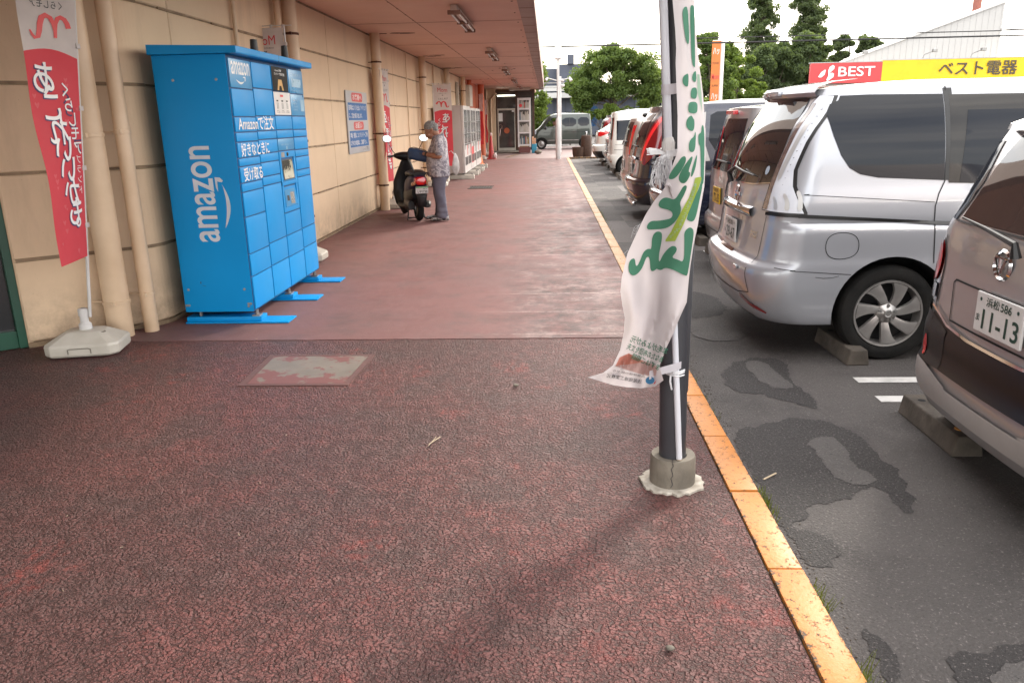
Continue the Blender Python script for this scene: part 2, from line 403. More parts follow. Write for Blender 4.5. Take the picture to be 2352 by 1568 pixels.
PT = {'A': [(1.1, 3.92), (1.29, 4.03), (1.46, 4.03), (1.53, 3.91), (1.61, 3.79), (1.58, 3.54), (1.62, 3.34), (1.58, 3.23), (1.53, 3.0), (1.49, 2.96), (1.46, 3.02), (1.46, 3.21), (1.36, 3.21), (1.32, 3.1), (1.16, 3.06), (1.08, 3.04), (1.06, 2.94), (0.95, 2.85), (1.06, 2.81), (1.11, 2.73), (1.08, 2.62), (1.01, 2.56), (0.94, 2.56), (0.94, 2.83), (0.94, 3.1), (0.94, 3.42), (0.93, 3.68), (0.98, 3.88)],
'a': [(1.31, 3.75), (1.43, 3.79), (1.48, 3.65), (1.42, 3.44), (1.49, 3.3), (1.45, 3.23), (1.3, 3.23), (1.3, 3.54)],
'B': [(1.13, 4.88), (1.29, 5.12), (1.48, 5.17), (1.59, 5.06), (1.52, 4.82), (1.51, 4.6), (1.54, 4.36), (1.51, 4.14), (1.42, 4.29), (1.28, 4.37), (1.28, 4.44), (1.17, 4.42), (1.08, 4.57)],
'b': [(1.29, 5.07), (1.44, 5.09), (1.46, 4.82), (1.49, 4.58), (1.47, 4.51), (1.32, 4.54)],
'C': [(1.19, 2.04), (1.23, 2.09), (1.3, 2.09), (1.43, 2.14), (1.62, 2.16), (1.7, 1.7), (1.17, 1.7), (1.18, 2.0)], 'c': [(1.3, 2.04), (1.55, 2.06), (1.55, 1.8), (1.25, 1.8)],
'D': [(0.99, 2.21), (1.04, 2.17), (1.04, 2.04), (1.0, 1.93), (0.96, 1.92), (0.99, 2.07), (0.98, 2.15)], 'E': [(1.02, 7.2), (1.5, 7.3), (1.55, 6.4), (1.1, 6.2)], 'e': [(1.06, 6.1), (1.42, 6.15), (1.5, 5.6), (1.12, 5.55)]}
for k_, P_ in PT.items():
    mb = MB(); dk = k_.isupper(); V_, F__ = tri2d(ragged(smooth_poly(P_, 1), .008, .017 if dk else .010, ord(k_)))
    vs_ = [mb.bm.verts.new((x, y, GZ+(.0025 if dk else .0045))) for x, y in V_]
    for f in F__: mb.face([vs_[i] for i in f])
    struct(mb.build('asphalt_patch', M['asphalt_dark'] if dk else M['asphalt_pale']))
# parking stall lines (double lines between stalls)
mb = MB(); 
for yc in (-.3, 4.5, 9.38, 14.4, 19.3, 24.3, 29.2):
    for dy in (-.17, .17): mb.poly([(1.9, yc+dy-.05, GZ+.004), (6.8, yc+dy-.05, GZ+.004), (6.8, yc+dy+.05, GZ+.004), (1.9, yc+dy+.05, GZ+.004)])
struct(mb.build('parking_line', M['paintwhite'], fix=False))
# arrow fragment painted far on the walkway
mb = MB(); mb.poly([(-1.83, 34.2, -.02), (-1.68, 34.2, -.02), (-1.28, 37.2, -.02), (-1.48, 37.2, -.02)]); struct(mb.build('painted_line', M['yellow'], fix=False))
# manhole plate with flaked paint
def manhole():
    b = NB('flaked_red_paint'); n = b.noise(6, 9, .68, vec=b.map(scale=(1, 1.2, 1)), dist=.4)
    x, y, z = b.sep(); mask = b.math('SUBTRACT', n, b.math('MULTIPLY', b.math('ABSOLUTE', b.math('SUBTRACT', y, .07)), .50))
    c = b.mix(b.rng(mask, .385, .40), (.165, .068, .062), b.mix(b.rng(b.noise(5, 4), .3, .7), (.20, .17, .145), (.15, .13, .11)))
    b.base(c); b.set(rough=.55); b.bump(b.rng(mask, .38, .405), .3, -.002); return b.m
t = empty('manhole_cover', (-1.58, 4.81, 0), 0, 'flat rectangular access cover with flaking red paint in the rough red walkway', 'cover')
mb = MB(); mb.prism([(-.30, -.29), (.31, -.29), (.335, .29), (-.32, .29)], -.03, .0005); mb.build('plate', manhole(), t)
mb = MB()
fr = [(-.345, -.325), (.345, -.325), (.375, .325), (-.365, .325)]; fi = [(-.303, -.293), (.313, -.293), (.338, .293), (-.323, .293)]
for i in range(4):
    j = (i+1) % 4; mb.prism([fr[i], fr[j], fi[j], fi[i]], -.03, .001)
mb.build('frame', mat('frame_red', (.125, .058, .053), (.10, .052, .048), 14, .6), t)
# floor drain grate
t = empty('drain_grate', (-1.58, 18.8, 0), 0, 'black slotted drain grate set in the red walkway', 'drain')
mb = MB(); mb.box((-.27, -.34, -.05), (.27, .34, .001)); mb.build('pit', M['dark'], t)
mb = MB(); 
for i in range(9): mb.box((-.27+i*.064, -.34, -.03), (-.25+i*.064, .34, .008))
mb.box((-.29, -.36, -.03), (.29, -.33, .01)); mb.box((-.29, .33, -.03), (.29, .36, .01)); mb.build('grating', mat('cast_iron', (.06, .05, .045), None, 8, .6), t)
# ------------------------------------------------------------------ store building
B = empty('store_building', (-3.1, 6, 0), 0, 'long cream panelled shop building with pink-brown canopy along the red walkway', 'building')
def inB(o): o.parent = B; o.matrix_parent_inverse = Matrix.Translation((3.1, -6, 0)); return o
P0 = Vector((-3.84, 5.375)); P1 = Vector((-3.20, 5.955)); P2 = Vector((-3.10, 6.17)); P3 = Vector((-3.10, 30.5))
path = [P0, P1]
for i in range(1, 7):
    t_ = i/7; c1 = P1 + (P1-P0).normalized()*.115; path.append((1-t_)**2*P1 + 2*t_*(1-t_)*c1 + t_*t_*P2)
path += [P2, P3]
cum = [0]
for a, b_ in zip(path, path[1:]): cum.append(cum[-1]+(b_-a).length)
def at(s):
    s = max(0, min(cum[-1], s))
    for i in range(len(cum)-1):
        if s <= cum[i+1] or i == len(cum)-2:
            f = (s-cum[i])/max(1e-9, cum[i+1]-cum[i]); p = path[i].lerp(path[i+1], f); d = (path[i+1]-path[i]).normalized(); return p, Vector((d.y, -d.x))
def sweep(mb, s0, s1, z0, z1, off, th, bev=0):
    ss = [s0] + ([s0+bev] if bev else []) + [c for c in cum if s0+.01 < c < s1-.01] + ([s1-bev] if bev else []) + [s1]
    rows = []
    for s in ss:
        p, n = at(s if s in (s0, s1) else s); o_ = p+n*off; i_ = p+n*(off-th)
        e = bev if s in (s0, s1) else 0
        rows.append([(i_.x, i_.y, z0), (o_.x-n.x*bev, o_.y-n.y*bev, z0), (o_.x-n.x*e, o_.y-n.y*e, z0+bev), (o_.x-n.x*e, o_.y-n.y*e, z1-bev), (o_.x-n.x*bev, o_.y-n.y*bev, z1), (i_.x, i_.y, z1)])
    V = [[mb.bm.verts.new(p) for p in r] for r in rows]
    for i in range(len(V)-1):
        for j in range(6): mb.face([V[i][j], V[i+1][j], V[i+1][(j+1) % 6], V[i][(j+1) % 6]])
    mb.face(V[0]); mb.face(V[-1][::-1])
sC = cum[1]+.02
seams = [0, sC, sC+.62] + [sC+.62+4.85*k for k in range(1, 6)]
seams = [0, sC] + [cum[-1]-(30.5-yy) for yy in (6.75, 11.6, 16.45, 21.3, 26.1)] + [cum[-1]]
seams = sorted(set(round(s, 3) for s in seams)); seams = [s for i, s in enumerate(seams) if i == 0 or s-seams[i-1] > .3]
zs = [.03, .64, 1.25, 1.86, 2.46, 3.04]
mb = MB(); random.seed(2)
for a, b_ in zip(seams, seams[1:]):
    for z0, z1 in zip(zs, zs[1:]): sweep(mb, a+.007, b_-.007, z0+.008, z1-.008, random.uniform(-.001, .001), .12, .008)
inB(mb.build('wall', M['cream']))
mb = MB(); sweep(mb, .001, cum[-1], .0, 3.04, -.014, .25); sweep(mb, .0, cum[-1], -.02, .03, .01, .2); inB(mb.build('joint_backing', M['joint'], smooth=False))
# sealant ridges smeared along the joints
mb = MB(); random.seed(5)
for z in zs[1:-1]:
    s = .02
    while s < cum[-1]-.3:
        L = random.uniform(.25, .7); 
        if random.random() < .8: sweep(mb, s, min(s+L, cum[-1]), z-random.uniform(.007, .014), z+random.uniform(.007, .014), .002+random.uniform(0, .003), .02)
        s += L+.002
inB(mb.build('sealant', mat('sealant', (.34, .245, .155), (.20, .14, .09), 7, .8, bump=.6, bs=70)))
# bigger building mass behind the wall, upper wall, roof
mb = MB(); mb.box((-16, 6.4, 0), (-3.36, 30.4, 4.2)); mb.box((-16, 30.4, 0), (-3.4, 40.5, 4.2)); inB(mb.build('core', M['cream']))
# canopy: soffit boards, edge strip, fascia
xe = -.15
mb = MB()
mb.box((-3.6, -6, 3.02), (-.37, 41.9, 3.10)); inB(mb.build('soffit', M['soffit']))
mb = MB(); mb.box((-9, -6, 3.02), (-3.601, 6.4, 3.10)); inB(mb.build('soffit', M['soffit']))
mb = MB(); mb.box((-.369, -6, 2.985), (xe-.02, 41.9, 3.14)); inB(mb.build('edge_beam', M['fascia']))
mb = MB(); mb.box((xe-.02, -6, 2.97), (xe, 41.92, 3.55)); mb.box((-3.6, 41.9, 2.97), (xe-.02, 41.92, 3.55)); inB(mb.build('fascia', M['fascia']))
mb = MB(); mb.box((-9, -6, 3.12), (xe-.03, 41.88, 3.5)); inB(mb.build('roof', M['fascia']))
mb = MB()
for k in range(40):
    y = 1.0+k*1.03
    if k % 1 == 0: mb.box((-.37, y-.006, 2.982), (xe-.02, y+.006, 2.9849))
mb.box((-2.02, -2, 3.0165), (-2.01, 41.5, 3.0199)); 
for k in range(11): mb.box((-3.1, 2+k*3.64, 3.0165), (-.38, 2.008+k*3.64, 3.0199))
inB(mb.build('soffit_joint', M['soffit_joint']))
mb = MB(); random.seed(8)                                     # screw heads with rust runs
for k in range(60):
    y = 3+k*.64; x = -2.015+random.uniform(-.004, .004); r = random.uniform(.007, .013)
    mb.lathe([(0, 3.012), (r, 3.014), (r*1.2, 3.019)], 8, Matrix.Translation((x, y, 0)))
for k in range(32):
    y = 4+k*1.15; x = -.44+random.uniform(-.02, .02); r = random.uniform(.010, .018)
    mb.lathe([(0, 3.012), (r, 3.014), (r*1.2, 3.019)], 8, Matrix.Translation((x, y, 0)))
for k in range(26):
    y = random.uniform(22, 41); x = random.uniform(-2.8, -.5); r = random.uniform(.015, .05)
    mb.prism([(x+r*random.uniform(.6, 1.2)*math.cos(a*.785), y+2*r*random.uniform(.6, 1.2)*math.sin(a*.785)) for a in range(8)], 3.0155, 3.0199)
for (px, py) in ((-2.9, 14.25), (-2.98, 19.5), (-3.0, 24.1)):
    for q in range(5):
        x = px+random.uniform(-.05, .5+q*.05); y = py+random.uniform(-.35, .15); r = random.uniform(.03, .07)
        mb.prism([(x+2.4*r*random.uniform(.6, 1.2)*math.cos(a*.785), y+r*random.uniform(.6, 1.2)*math.sin(a*.785)) for a in range(8)], 3.0155, 3.0198)
inB(mb.build('rust_stain', M['rust']))
# rust sealing where wall meets soffit
mb = MB(); mb.box((-3.1, 6.3, 3.0), (-3.085, 30.4, 3.0198)); inB(mb.build('cornice_seal', M['joint']))
# downpipes
def downpipe(x, y, r, z1=3.02, rings=(1.55, .32), lean=0):
    mb = MB(); mb.tube([(x, y, 0), (x, y, z1)], r, 24); 
    o = inB(mb.build('downpipe', M['pipe'], smooth=True))
    for z in rings:
        k = MB(); k.lathe([(r+.001, z-.014), (r+.006, z-.012), (r+.006, z+.012), (r+.001, z+.014)], 24, Matrix.Translation((x, y, 0)))
        k.box((x-.012+r*.3, y-r-.022, z-.016), (x+.012+r*.3, y-r+.01, z+.016))
        k.box((x-r-.12, y+.0, z-.006), (x-r+.01, y+.012, z+.006))
        c = k.build('pipe_clamp', M['pipe'] if y < 8 else M['rust'], o, smooth=True)
    return o
downpipe(-3.30, 5.68, .093, rings=(1.5, .27)); downpipe(-3.135, 5.83, .055, rings=(1.52, .30))
for y in (9.55, 14.25, 19.5, 24.2, 28.9):
    downpipe(-2.96, y, .085, rings=(2.55, 1.35, .45))
    downpipe(-3.03, y+.28 if y > 12 else y-.22, .035, rings=(2.5, .5))
for cx_, cy_, cz_, cr_ in ((-3.06, 8.1, 1.9, .022), (-3.07, 22.2, 2.0, .02), (-3.07, 17.9, .3, .012), (-2.98, 9.85, 2.2, .014)):
    mb = MB(); mb.tube([(cx_, cy_, 3.0), (cx_, cy_, cz_)], cr_, 10); inB(mb.build('conduit', M['pipe'], smooth=True))
# orange section, electric cabinets
mb = MB(); mb.box((-3.4, 30.52, 0), (-3.08, 36.9, 3.018)); inB(mb.build('orange_wall', M['orange']))
for q_, y_, r_ in ((-2.85, 35.3, .14), (-2.95, 31.1, .09)): mb = MB(); mb.tube([(q_, y_, .0), (q_, y_, 3.01)], r_, 16); inB(mb.build('downpipe', M['orange'], smooth=True))
mb = MB(); mb.box((-3.079, 28.9, 2.02), (-2.72, 29.9, 2.75), bev=.02); c = inB(mb.build('meter_box', M['offwhite']))
mb = MB(); mb.box((-3.079, 27.6, 1.9), (-3.0, 27.8, 2.8)); 
for q in range(12): mb.box((-2.999, 27.62, 1.95+q*.07), (-2.985, 27.78, 1.98+q*.07))
inB(mb.build('vent_grille', M['offwhite']))
mb = MB(); mb.box((-3.085, 22.25, 1.85), (-2.97, 22.55, 2.12), bev=.01); inB(mb.build('switch_box', M['steel']))
# green-framed shop entrance on the left (nearest door)
d = (P1-P0).normalized(); nrm = Vector((d.y, -d.x))
MD = Matrix(((-d.x, nrm.x, 0, P0.x), (-d.y, nrm.y, 0, P0.y), (0, 0, 1, 0), (0, 0, 0, 1)))      # local x runs left along the door, y towards the walkway
dr = empty('shop_door'); inB(dr)
mb = MB(); mb.box((0, -.14, 0), (.055, -.01, 3.02), M=MD); mb.box((.055, -.12, 0), (2.2, -.03, .13), M=MD); mb.box((.055, -.12, 2.2), (2.2, -.03, 2.3), M=MD); mb.box((2.2, -.14, 0), (2.26, -.01, 3.02), M=MD)
mb.build('door_frame', M['green_frame'], dr, bevel=.004)
mb = MB(); mb.box((.056, -.085, .13), (2.2, -.075, 3.0), M=MD); mb.build('pane', M['glass'], dr)
mb = MB(); mb.box((-.035, -.13, 0), (-.002, -.012, 3.02), M=MD); mb.build('door_jamb', M['cream'], dr)
dr.matrix_parent_inverse = Matrix.Translation((3.1, -6, 0))
mb = MB(); mb.box((-.3, -.5, 2.3), (6, -.15, 4), M=MD); mb.box((2.26, -.5, 0), (6, -.02, 3.02), M=MD); inB(mb.build('wall', M['cream']))
# dark shutter doorway with green frame beyond the orange wall
mb = MB(); mb.box((-3.4, 36.92, .02), (-3.15, 40.3, 3.01)); inB(mb.build('dark_doorway', mat('dark_doorway', (.012, .02, .018), None, 5, .3)))
mb = MB()
for yy in (37.0, 38.1, 39.2): mb.box((-3.14, yy, 0), (-3.02, yy+.1, 3.0))
mb.box((-3.14, 37.1, 2.35), (-3.04, 40.2, 2.45)); inB(mb.build('doorway_frame', M['green_frame']))
# end block facing down the walkway: pillar, glazed door and window
mb = MB(); mb.box((-3.14, 40.3, 0), (-2.55, 40.9, 3.018)); mb.box((-3.14, 40.9, 2.95), (-.6, 46, 3.018)); inB(mb.build('pillar', M['cream']))
mb = MB(); mb.tube([(-3.0, 40.22, 0), (-3.0, 40.22, 3.0)], .06, 12); mb.tube([(-2.78, 40.24, 0), (-2.78, 40.24, 2.5), (-2.5, 40.24, 2.8)], .05, 10); inB(mb.build('downpipe', M['pipe'], smooth=True))
fr = empty('glazed_entrance'); inB(fr)
mb = MB()
for x0, x1 in ((-2.55, -2.47), (-1.58, -1.44), (-.72, -.62)): mb.box((x0, 40.5, .04), (x1, 40.62, 2.95))
mb.box((-2.47, 40.5, 2.85), (-.72, 40.62, 2.95)); mb.build('frame', M['wood'], fr)
mb = MB(); mb.box((-2.47, 40.48, 1.98), (-1.58, 40.6, 2.07)); mb.box((-2.47, 40.5, .04), (-1.58, 40.6, .16)); mb.box((-2.47, 40.51, .16), (-2.42, 40.59, 1.98)); mb.box((-1.63, 40.51, .16), (-1.58, 40.59, 1.98)); mb.build('door_rail', M['offwhite'], fr)
mb = MB(); mb.box((-2.47, 40.56, .04), (-.72, 40.57, 2.85)); gl = mb.build('pane', mat('entrance_glass', (.07, .065, .06), (.035, .035, .035), 2.2, .05, detail=8), fr)
mb = MB(); mb.box((-1.44, 40.52, .1), (-.95, 40.555, .95)); mb.build('low_panel', mat('tan_panel', (.33, .20, .08), None, 4, .6), fr)
mb = MB(); mb.tube([(-2.38, 40.44, 1.15+.12*math.cos(0)), (-2.38, 40.42, 1.27), (-2.3, 40.42, 1.3), (-2.24, 40.42, 1.24), (-2.26, 40.42, 1.12), (-2.34, 40.42, 1.08), (-2.38, 40.42, .75)], .018, 8); mb.build('handle', M['chrome'], fr, smooth=True)
mb = MB(); mb.box((-2.42, 40.53, 1.45), (-2.22, 40.555, 1.85)); mb.box((-1.38, 40.53, 1.0), (-1.3, 40.555, 1.14)); mb.box((-1.75, 40.53, 1.9), (-1.62, 40.555, 1.97)); mb.build('poster', M['inkwhite'], fr)
mb = MB(); mb.lathe([(0, 0), (.14, 0), (.14, .01)], 20, Matrix.Translation((-2.02, 40.55, 1.0)) @ Matrix.Rotation(rad(90), 4, 'X')); mb.build('sticker', M['orange'], fr)
em = NB('lit_tube'); em.base((.9, .9, .8)); em.set(emit=(1, .95, .75), es=3.0)
mb = MB(); mb.box((-2.46, 40.53, 2.66), (-1.5, 40.555, 2.70)); mb.build('light_tube', em.m, fr)
fr.matrix_parent_inverse = Matrix.Translation((3.1, -6, 0))
mb = MB(); mb.box((-3.0, 38.6, -.03), (-1.3, 41.2, .035)); inB(mb.build('entrance_step', M['concrete']))
# ------------------------------------------------------------------ fluorescent fittings under the canopy
def ceil_light(x, y, label):
    t = empty('ceiling_light', (x, y, 3.02), 0, label, 'ceiling light', 'fluorescent fittings under the canopy')
    return t
LL = ['long double tube light fitting, nearest one under the canopy', 'second light fitting from the front under the canopy', 'third small light fitting along the canopy ceiling', 'fourth light fitting under the canopy, far along', 'light fitting nearest the glazed entrance end of the canopy']
first = None
for i, y in enumerate((12.2, 18.7, 25.0, 31.3, 37.2)):
    if first is None:
        t = first = ceil_light(-1.22, y, LL[0])
        mb = MB(); mb.box((-.045, -1.15, -.075), (.045, 1.15, -.0035), bev=.008); mb.build('housing', mat('fitting_enamel', (.70, .66, .62), (.5, .42, .36), 4, .4), t)
        for s in (-1, 1):
            mb = MB(); mb.tube([(s*.052, -1.1, -.10), (s*.052, 1.1, -.10)], .016, 10); mb.build('tube', mat('unlit_tube', (.72, .72, .70), None, 4, .25), t, smooth=True)
        mb = MB()
        for yy in (-1.13, 0, 1.13): mb.box((-.085, yy-.018, -.125), (.085, yy+.018, -.07), bev=.005)
        mb.box((-.085, -1.13, -.083), (-.02, 1.13, -.076)); mb.box((.02, -1.13, -.083), (.085, 1.13, -.076))
        mb.build('lamp_holder', mat('holder', (.33, .22, .17), (.22, .12, .08), 6, .6), t)
    else:
        t = copy_tree(first); t.location = (-1.22, y, 3.02); t['label'] = LL[i]
    t['group'] = 'fluorescent fittings under the canopy'
t = empty('ceiling_light', (-1.3, 40.0, 3.02), 0, 'wide flat light box across the far end of the canopy', 'ceiling light')
mb = MB(); mb.box((-.55, -.2, -.10), (.5, .15, -.0035), bev=.01); mb.build('housing', M['offwhite'], t)
mb = MB(); mb.box((-.5, -.18, -.125), (.45, .13, -.1005), bev=.006); mb.build('diffuser', mat('diffuser', (.62, .58, .52), None, 4, .4), t)
# ------------------------------------------------------------------ parcel locker
M['blue'] = mat('locker_blue', (.0, .27, .64), (.0, .25, .60), 1.3, .45, bump=.03, bs=30, spec=.25)
M['blue2'] = mat('locker_blue_film', (.03, .26, .52), (.03, .245, .49), 1.5, .3)
LX, LY0, LY1, LZ0, LZ1 = -2.37, 6.04, 7.90, .095, 2.06
t = empty('parcel_locker', (LX, LY0, 0), 0, 'tall bright blue parcel locker cabinet with white lettering against the cream wall', 'locker')
INV = Matrix.Translation((-LX, -LY0, 0))
def inL(o, p=None):
    o.parent = p or t
    if p is None: o.matrix_parent_inverse = INV
    return o
mb = MB(); mb.box((-2.945, LY0, LZ0), (LX-.012, LY1, LZ1), bev=.006); inL(mb.build('cabinet', M['blue'], smooth=True))
mb = MB()
mb.prism([(-2.96, 0), (-2.29, 0), (-2.285, .01), (-2.285, .052), (-2.96, .072)], -(LY1+.04), -(LY0-.03), Matrix(((1, 0, 0, 0), (0, 0, -1, 0), (0, 1, 0, LZ1+.001), (0, 0, 0, 1))))
inL(mb.build('roof', M['blue'], bevel=.004))
mb = MB(); mb.box((-2.32, LY0+.93, LZ1+.0), (-2.2848, LY0+.936, LZ1+.0525)); inL(mb.build('roof_seam', M['ink']))
for yy in (6.78, 7.38): mb = MB(); mb.lathe([(0, .17), (.028, .165), (.032, .1), (.032, .04)], 14, Matrix.Translation((-2.42 if yy < 7 else -2.36, yy, LZ1))); inL(mb.build('antenna', M['black'], smooth=True))
# front face frame: doors as separate panels
ys = [LY0+.012, LY0+.477, LY0+.942, LY0+1.407, LY1-.012]
G1 = [0, .114, .222, .282, .320, .382, .415, .480, .516, .616, .766, .86, 1]
G2 = [0, .106, .219, .280, .316, .374, .412, .472, .510, .759, .858, 1]
G3 = [0, .111, .216, .279, .317]; G3b = [.656, .759, .86, 1]
G4 = [0, .114, .218, .281, .316, .376, .41, .473, .507, .757, .854, 1]
ZT, ZB = LZ1-.02, LZ0+.012
zz = lambda f: ZT-(ZT-ZB)*f
def door(k, f0, f1, m=None, nm='door'):
    mb = MB(); mb.box((LX-.02, ys[k]+.010, zz(f1)+.004), (LX, ys[k+1]-.010, zz(f0)-.006), bev=.004)
    return inL(mb.build(nm, m or M['blue'], smooth=True))
for k, Gk in ((0, G1), (1, G2), (2, G3), (2, G3b), (3, G4)):
    for i in range(len(Gk)-1):
        film = (k == 3 and i < 2)
        door(k, Gk[i], Gk[i+1], M['blue2'] if film or (k == 0 and i == 0) else None)
mb = MB()                                                        # dark gaps between the doors
mb.box((LX-.0118, LY0+.004, LZ0+.004), (LX-.0105, LY1-.004, LZ1-.004)); inL(mb.build('door_gap', mat('locker_gap', (.003, .07, .20), None, 4, .6)))
fx = lambda off: plane_fn((LX+off, 0, 0), (0, 1, 0), (0, 0, 1))
def lpart(nm, m, fnc): mb = MB(); fnc(mb); return inL(mb.build(nm, m, fix=False))
# service column: film, camera, screen bay, scanner bay
door(2, .317, .373, M['blue2'], 'service_panel')
cx = ys[2]
lp = lpart('console', M['blue'], lambda mb: (mb.box((LX-.02, cx+.01, zz(.655)+.004), (LX-.012+.0001, ys[3]-.01, zz(.375)-.004)), mb.box((LX-.0119, cx+.01, zz(.405)), (LX, ys[3]-.01, zz(.377)), bev=.003), mb.box((LX-.0119, cx+.01, zz(.53)), (LX+.004, ys[3]-.01, zz(.512)), bev=.003), mb.box((LX-.0119, cx+.01, zz(.655)+.004), (LX, ys[3]-.01, zz(.632)), bev=.003), mb.box((LX-.0119, cx+.01, zz(.632)), (LX, cx+.05, zz(.405))), mb.box((LX-.0119, ys[3]-.06, zz(.632)), (LX, ys[3]-.01, zz(.405)))))
def wedge(mb, y0, y1, z0, z1, d0, d1):
    P = [(LX-.012, y0, z0), (LX-.012, y1, z0), (LX-.012, y1, z1), (LX-.012, y0, z1)]; Q = [(LX+d0, y0, z0), (LX+d0, y1, z0), (LX+d1, y1, z1), (LX+d1, y0, z1)]
    a = [mb.bm.verts.new(p) for p in P]; b = [mb.bm.verts.new(p) for p in Q]
    mb.face(b); mb.face(a[::-1])
    for i in range(4): mb.face([a[i], a[(i+1) % 4], b[(i+1) % 4], b[i]])
lpart('screen_bay', M['blue'], lambda mb: (wedge(mb, cx+.052, ys[3]-.062, zz(.51), zz(.407), .003, -.0115), wedge(mb, cx+.052, ys[3]-.062, zz(.63), zz(.532), .003, -.0115)))
def slanted(y0, y1, z0, z1, x0, x1): return lambda a, b: Vector((x0+(x1-x0)*b, y0+(y1-y0)*a, z0+(z1-z0)*b))
scr = slanted(cx+.085, ys[3]-.11, zz(.502), zz(.418), LX+.0045, LX-.006)
lpart('screen_bezel', M['black'], lambda mb: put_poly(mb, [(-.07, -.05), (1.07, -.05), (1.07, 1.05), (-.07, 1.05)], lambda a, b: scr(a, b)+Vector((.001, 0, 0))))
lpart('screen', mat('screen_painted_reflection', (.50, .47, .35), (.08, .075, .06), 6, .06, lo=.45, hi=.5), lambda mb: put_poly(mb, [(0, 0), (1, 0), (1, 1), (0, 1)], lambda a, b: scr(a, b)+Vector((.002, 0, 0))))  # pale blotches in the screen colour stand in for reflections
sc2 = slanted(cx+.10, ys[3]-.15, zz(.622), zz(.565), LX+.003, LX-.003)
lpart('scanner_plate', M['blue2'], lambda mb: put_poly(mb, [(-.15, -.1), (1.15, -.1), (1.15, 1.25), (-.15, 1.25)], lambda a, b: sc2(a, b)+Vector((.0015, 0, 0))))
lpart('scanner', mat('scanner_label', (.45, .42, .38), (.12, .11, .10), 60, .4), lambda mb: (put_poly(mb, [(.5, .05), (1, 0), (1, .95), (.5, 1)], lambda a, b: sc2(a, b)+Vector((.0025, 0, 0))),))
lpart('scanner_window', M['black'], lambda mb: (put_poly(mb, [(.05, .35), (.35, .33), (.35, .75), (.05, .78)], lambda a, b: sc2(a, b)+Vector((.0025, 0, 0))),))
lpart('sensor', M['steel'], lambda mb: put_poly(mb, [(cx+.06, zz(.402)), (cx+.15, zz(.402)), (cx+.15, zz(.38)), (cx+.06, zz(.38))], fx(.0015)))
mb = MB(); mb.sphere((LX+.002, cx+.23, zz(.391)), .019, (.5, 1, 1)); inL(mb.build('camera_lens', M['black'], smooth=True))
# lettering
sm, sh = smile(1, 1)
lpart('lettering', M['inkwhite'], lambda mb: (
    put_text(mb, 'amazon', lambda a, b: fx(.001)(ys[0]+.045+a, zz(.062)+b), w=.375, h=.095, bold=.022),
    put_poly(mb, [(p[0]*.20, p[1]*.045) for p in sm], lambda a, b: fx(.001)(ys[0]+.12+a, zz(.098)+b)),
    put_poly(mb, [(p[0]*.20, p[1]*.05) for p in sh], lambda a, b: fx(.001)(ys[0]+.12+a, zz(.098)+b)),
    put_text(mb, 'Amazonで注文', lambda a, b: fx(.0035)(ys[0]+.065+a, zz(.277)+b), w=.80, h=.115, bold=.016),
    put_text(mb, '好きなときに', lambda a, b: fx(.0035)(ys[0]+.065+a, zz(.378)+b), w=.63, h=.105, bold=.022),
    put_text(mb, '受け取る', lambda a, b: fx(.0035)(ys[0]+.065+a, zz(.476)+b), w=.41, h=.105, bold=.022)))
pale = mat('pale_film', (.30, .50, .66), None, 5, .3)
lpart('notice', pale, lambda mb: (put_poly(mb, [(ys[3]+.08, zz(.083)), (ys[3]+.36, zz(.083)), (ys[3]+.36, zz(.045)), (ys[3]+.08, zz(.045))], fx(.001)),
    put_text(mb, 'ご利用方法', lambda a, b: fx(.001)(ys[3]+.06+a, zz(.035)+b), w=.32, h=.03), put_text(mb, 'スマートフォンで受け取り', lambda a, b: fx(.001)(ys[3]+.06+a, zz(.105)+b), w=.34, h=.022),
    put_poly(mb, [(ys[3]+.30, zz(.195)), (ys[3]+.40, zz(.195)), (ys[3]+.40, zz(.14)), (ys[3]+.30, zz(.14))], fx(.001)),
    [put_text(mb, 'お荷物の受取', lambda a, b, q=q: fx(.001)(ys[3]+.07+a, zz(.150+q*.014)+b), w=.15-.02*(q % 2), h=.016) for q in range(4)],
    put_text(mb, 'お困りの場合はこちら', lambda a, b: fx(.001)(cx+.08+a, zz(.350)+b), w=.3, h=.016), put_poly(mb, [(cx+.22, zz(.368)), (cx+.25, zz(.368)), (cx+.25, zz(.354)), (cx+.22, zz(.354))], fx(.001))))
po = lpart('poster', mat('poster_black', (.008, .008, .010), None, 4, .6, spec=.15), lambda mb: put_poly(mb, [(cx+.012, zz(.109)), (ys[3]-.03, zz(.109)), (ys[3]-.03, zz(.004)), (cx+.012, zz(.004))], fx(.0015)))
def sub(nm, m, f, p): mb = MB(); f(mb); o = mb.build(nm, m, fix=False); o.parent = p; return o
sub('lettering', M['inkwhite'], lambda mb: (put_text(mb, 'Amazonの荷物', lambda a, b: fx(.0025)(cx+.10+a, zz(.024)+b), w=.17, h=.02, bold=.01), put_text(mb, 'ロッカーで受取可能', lambda a, b: fx(.0025)(cx+.08+a, zz(.04)+b), w=.27, h=.022, bold=.01)), po)
sub('picture', mat('amber_print', (.60, .33, .08), None, 4, .5), lambda mb: (put_poly(mb, [(cx+.13, zz(.105)), (cx+.17, zz(.105)), (cx+.19, zz(.085)), (cx+.24, zz(.085)), (cx+.26, zz(.105)), (cx+.30, zz(.105)), (cx+.26, zz(.058)), (cx+.17, zz(.058))], fx(.0025)), ), po)
po = lpart('poster', mat('poster_white', (.68, .66, .64), None, 4, .5), lambda mb: put_poly(mb, [(cx+.012, zz(.213)), (ys[3]-.012, zz(.213)), (ys[3]-.012, zz(.113)), (cx+.012, zz(.113))], fx(.0015)))
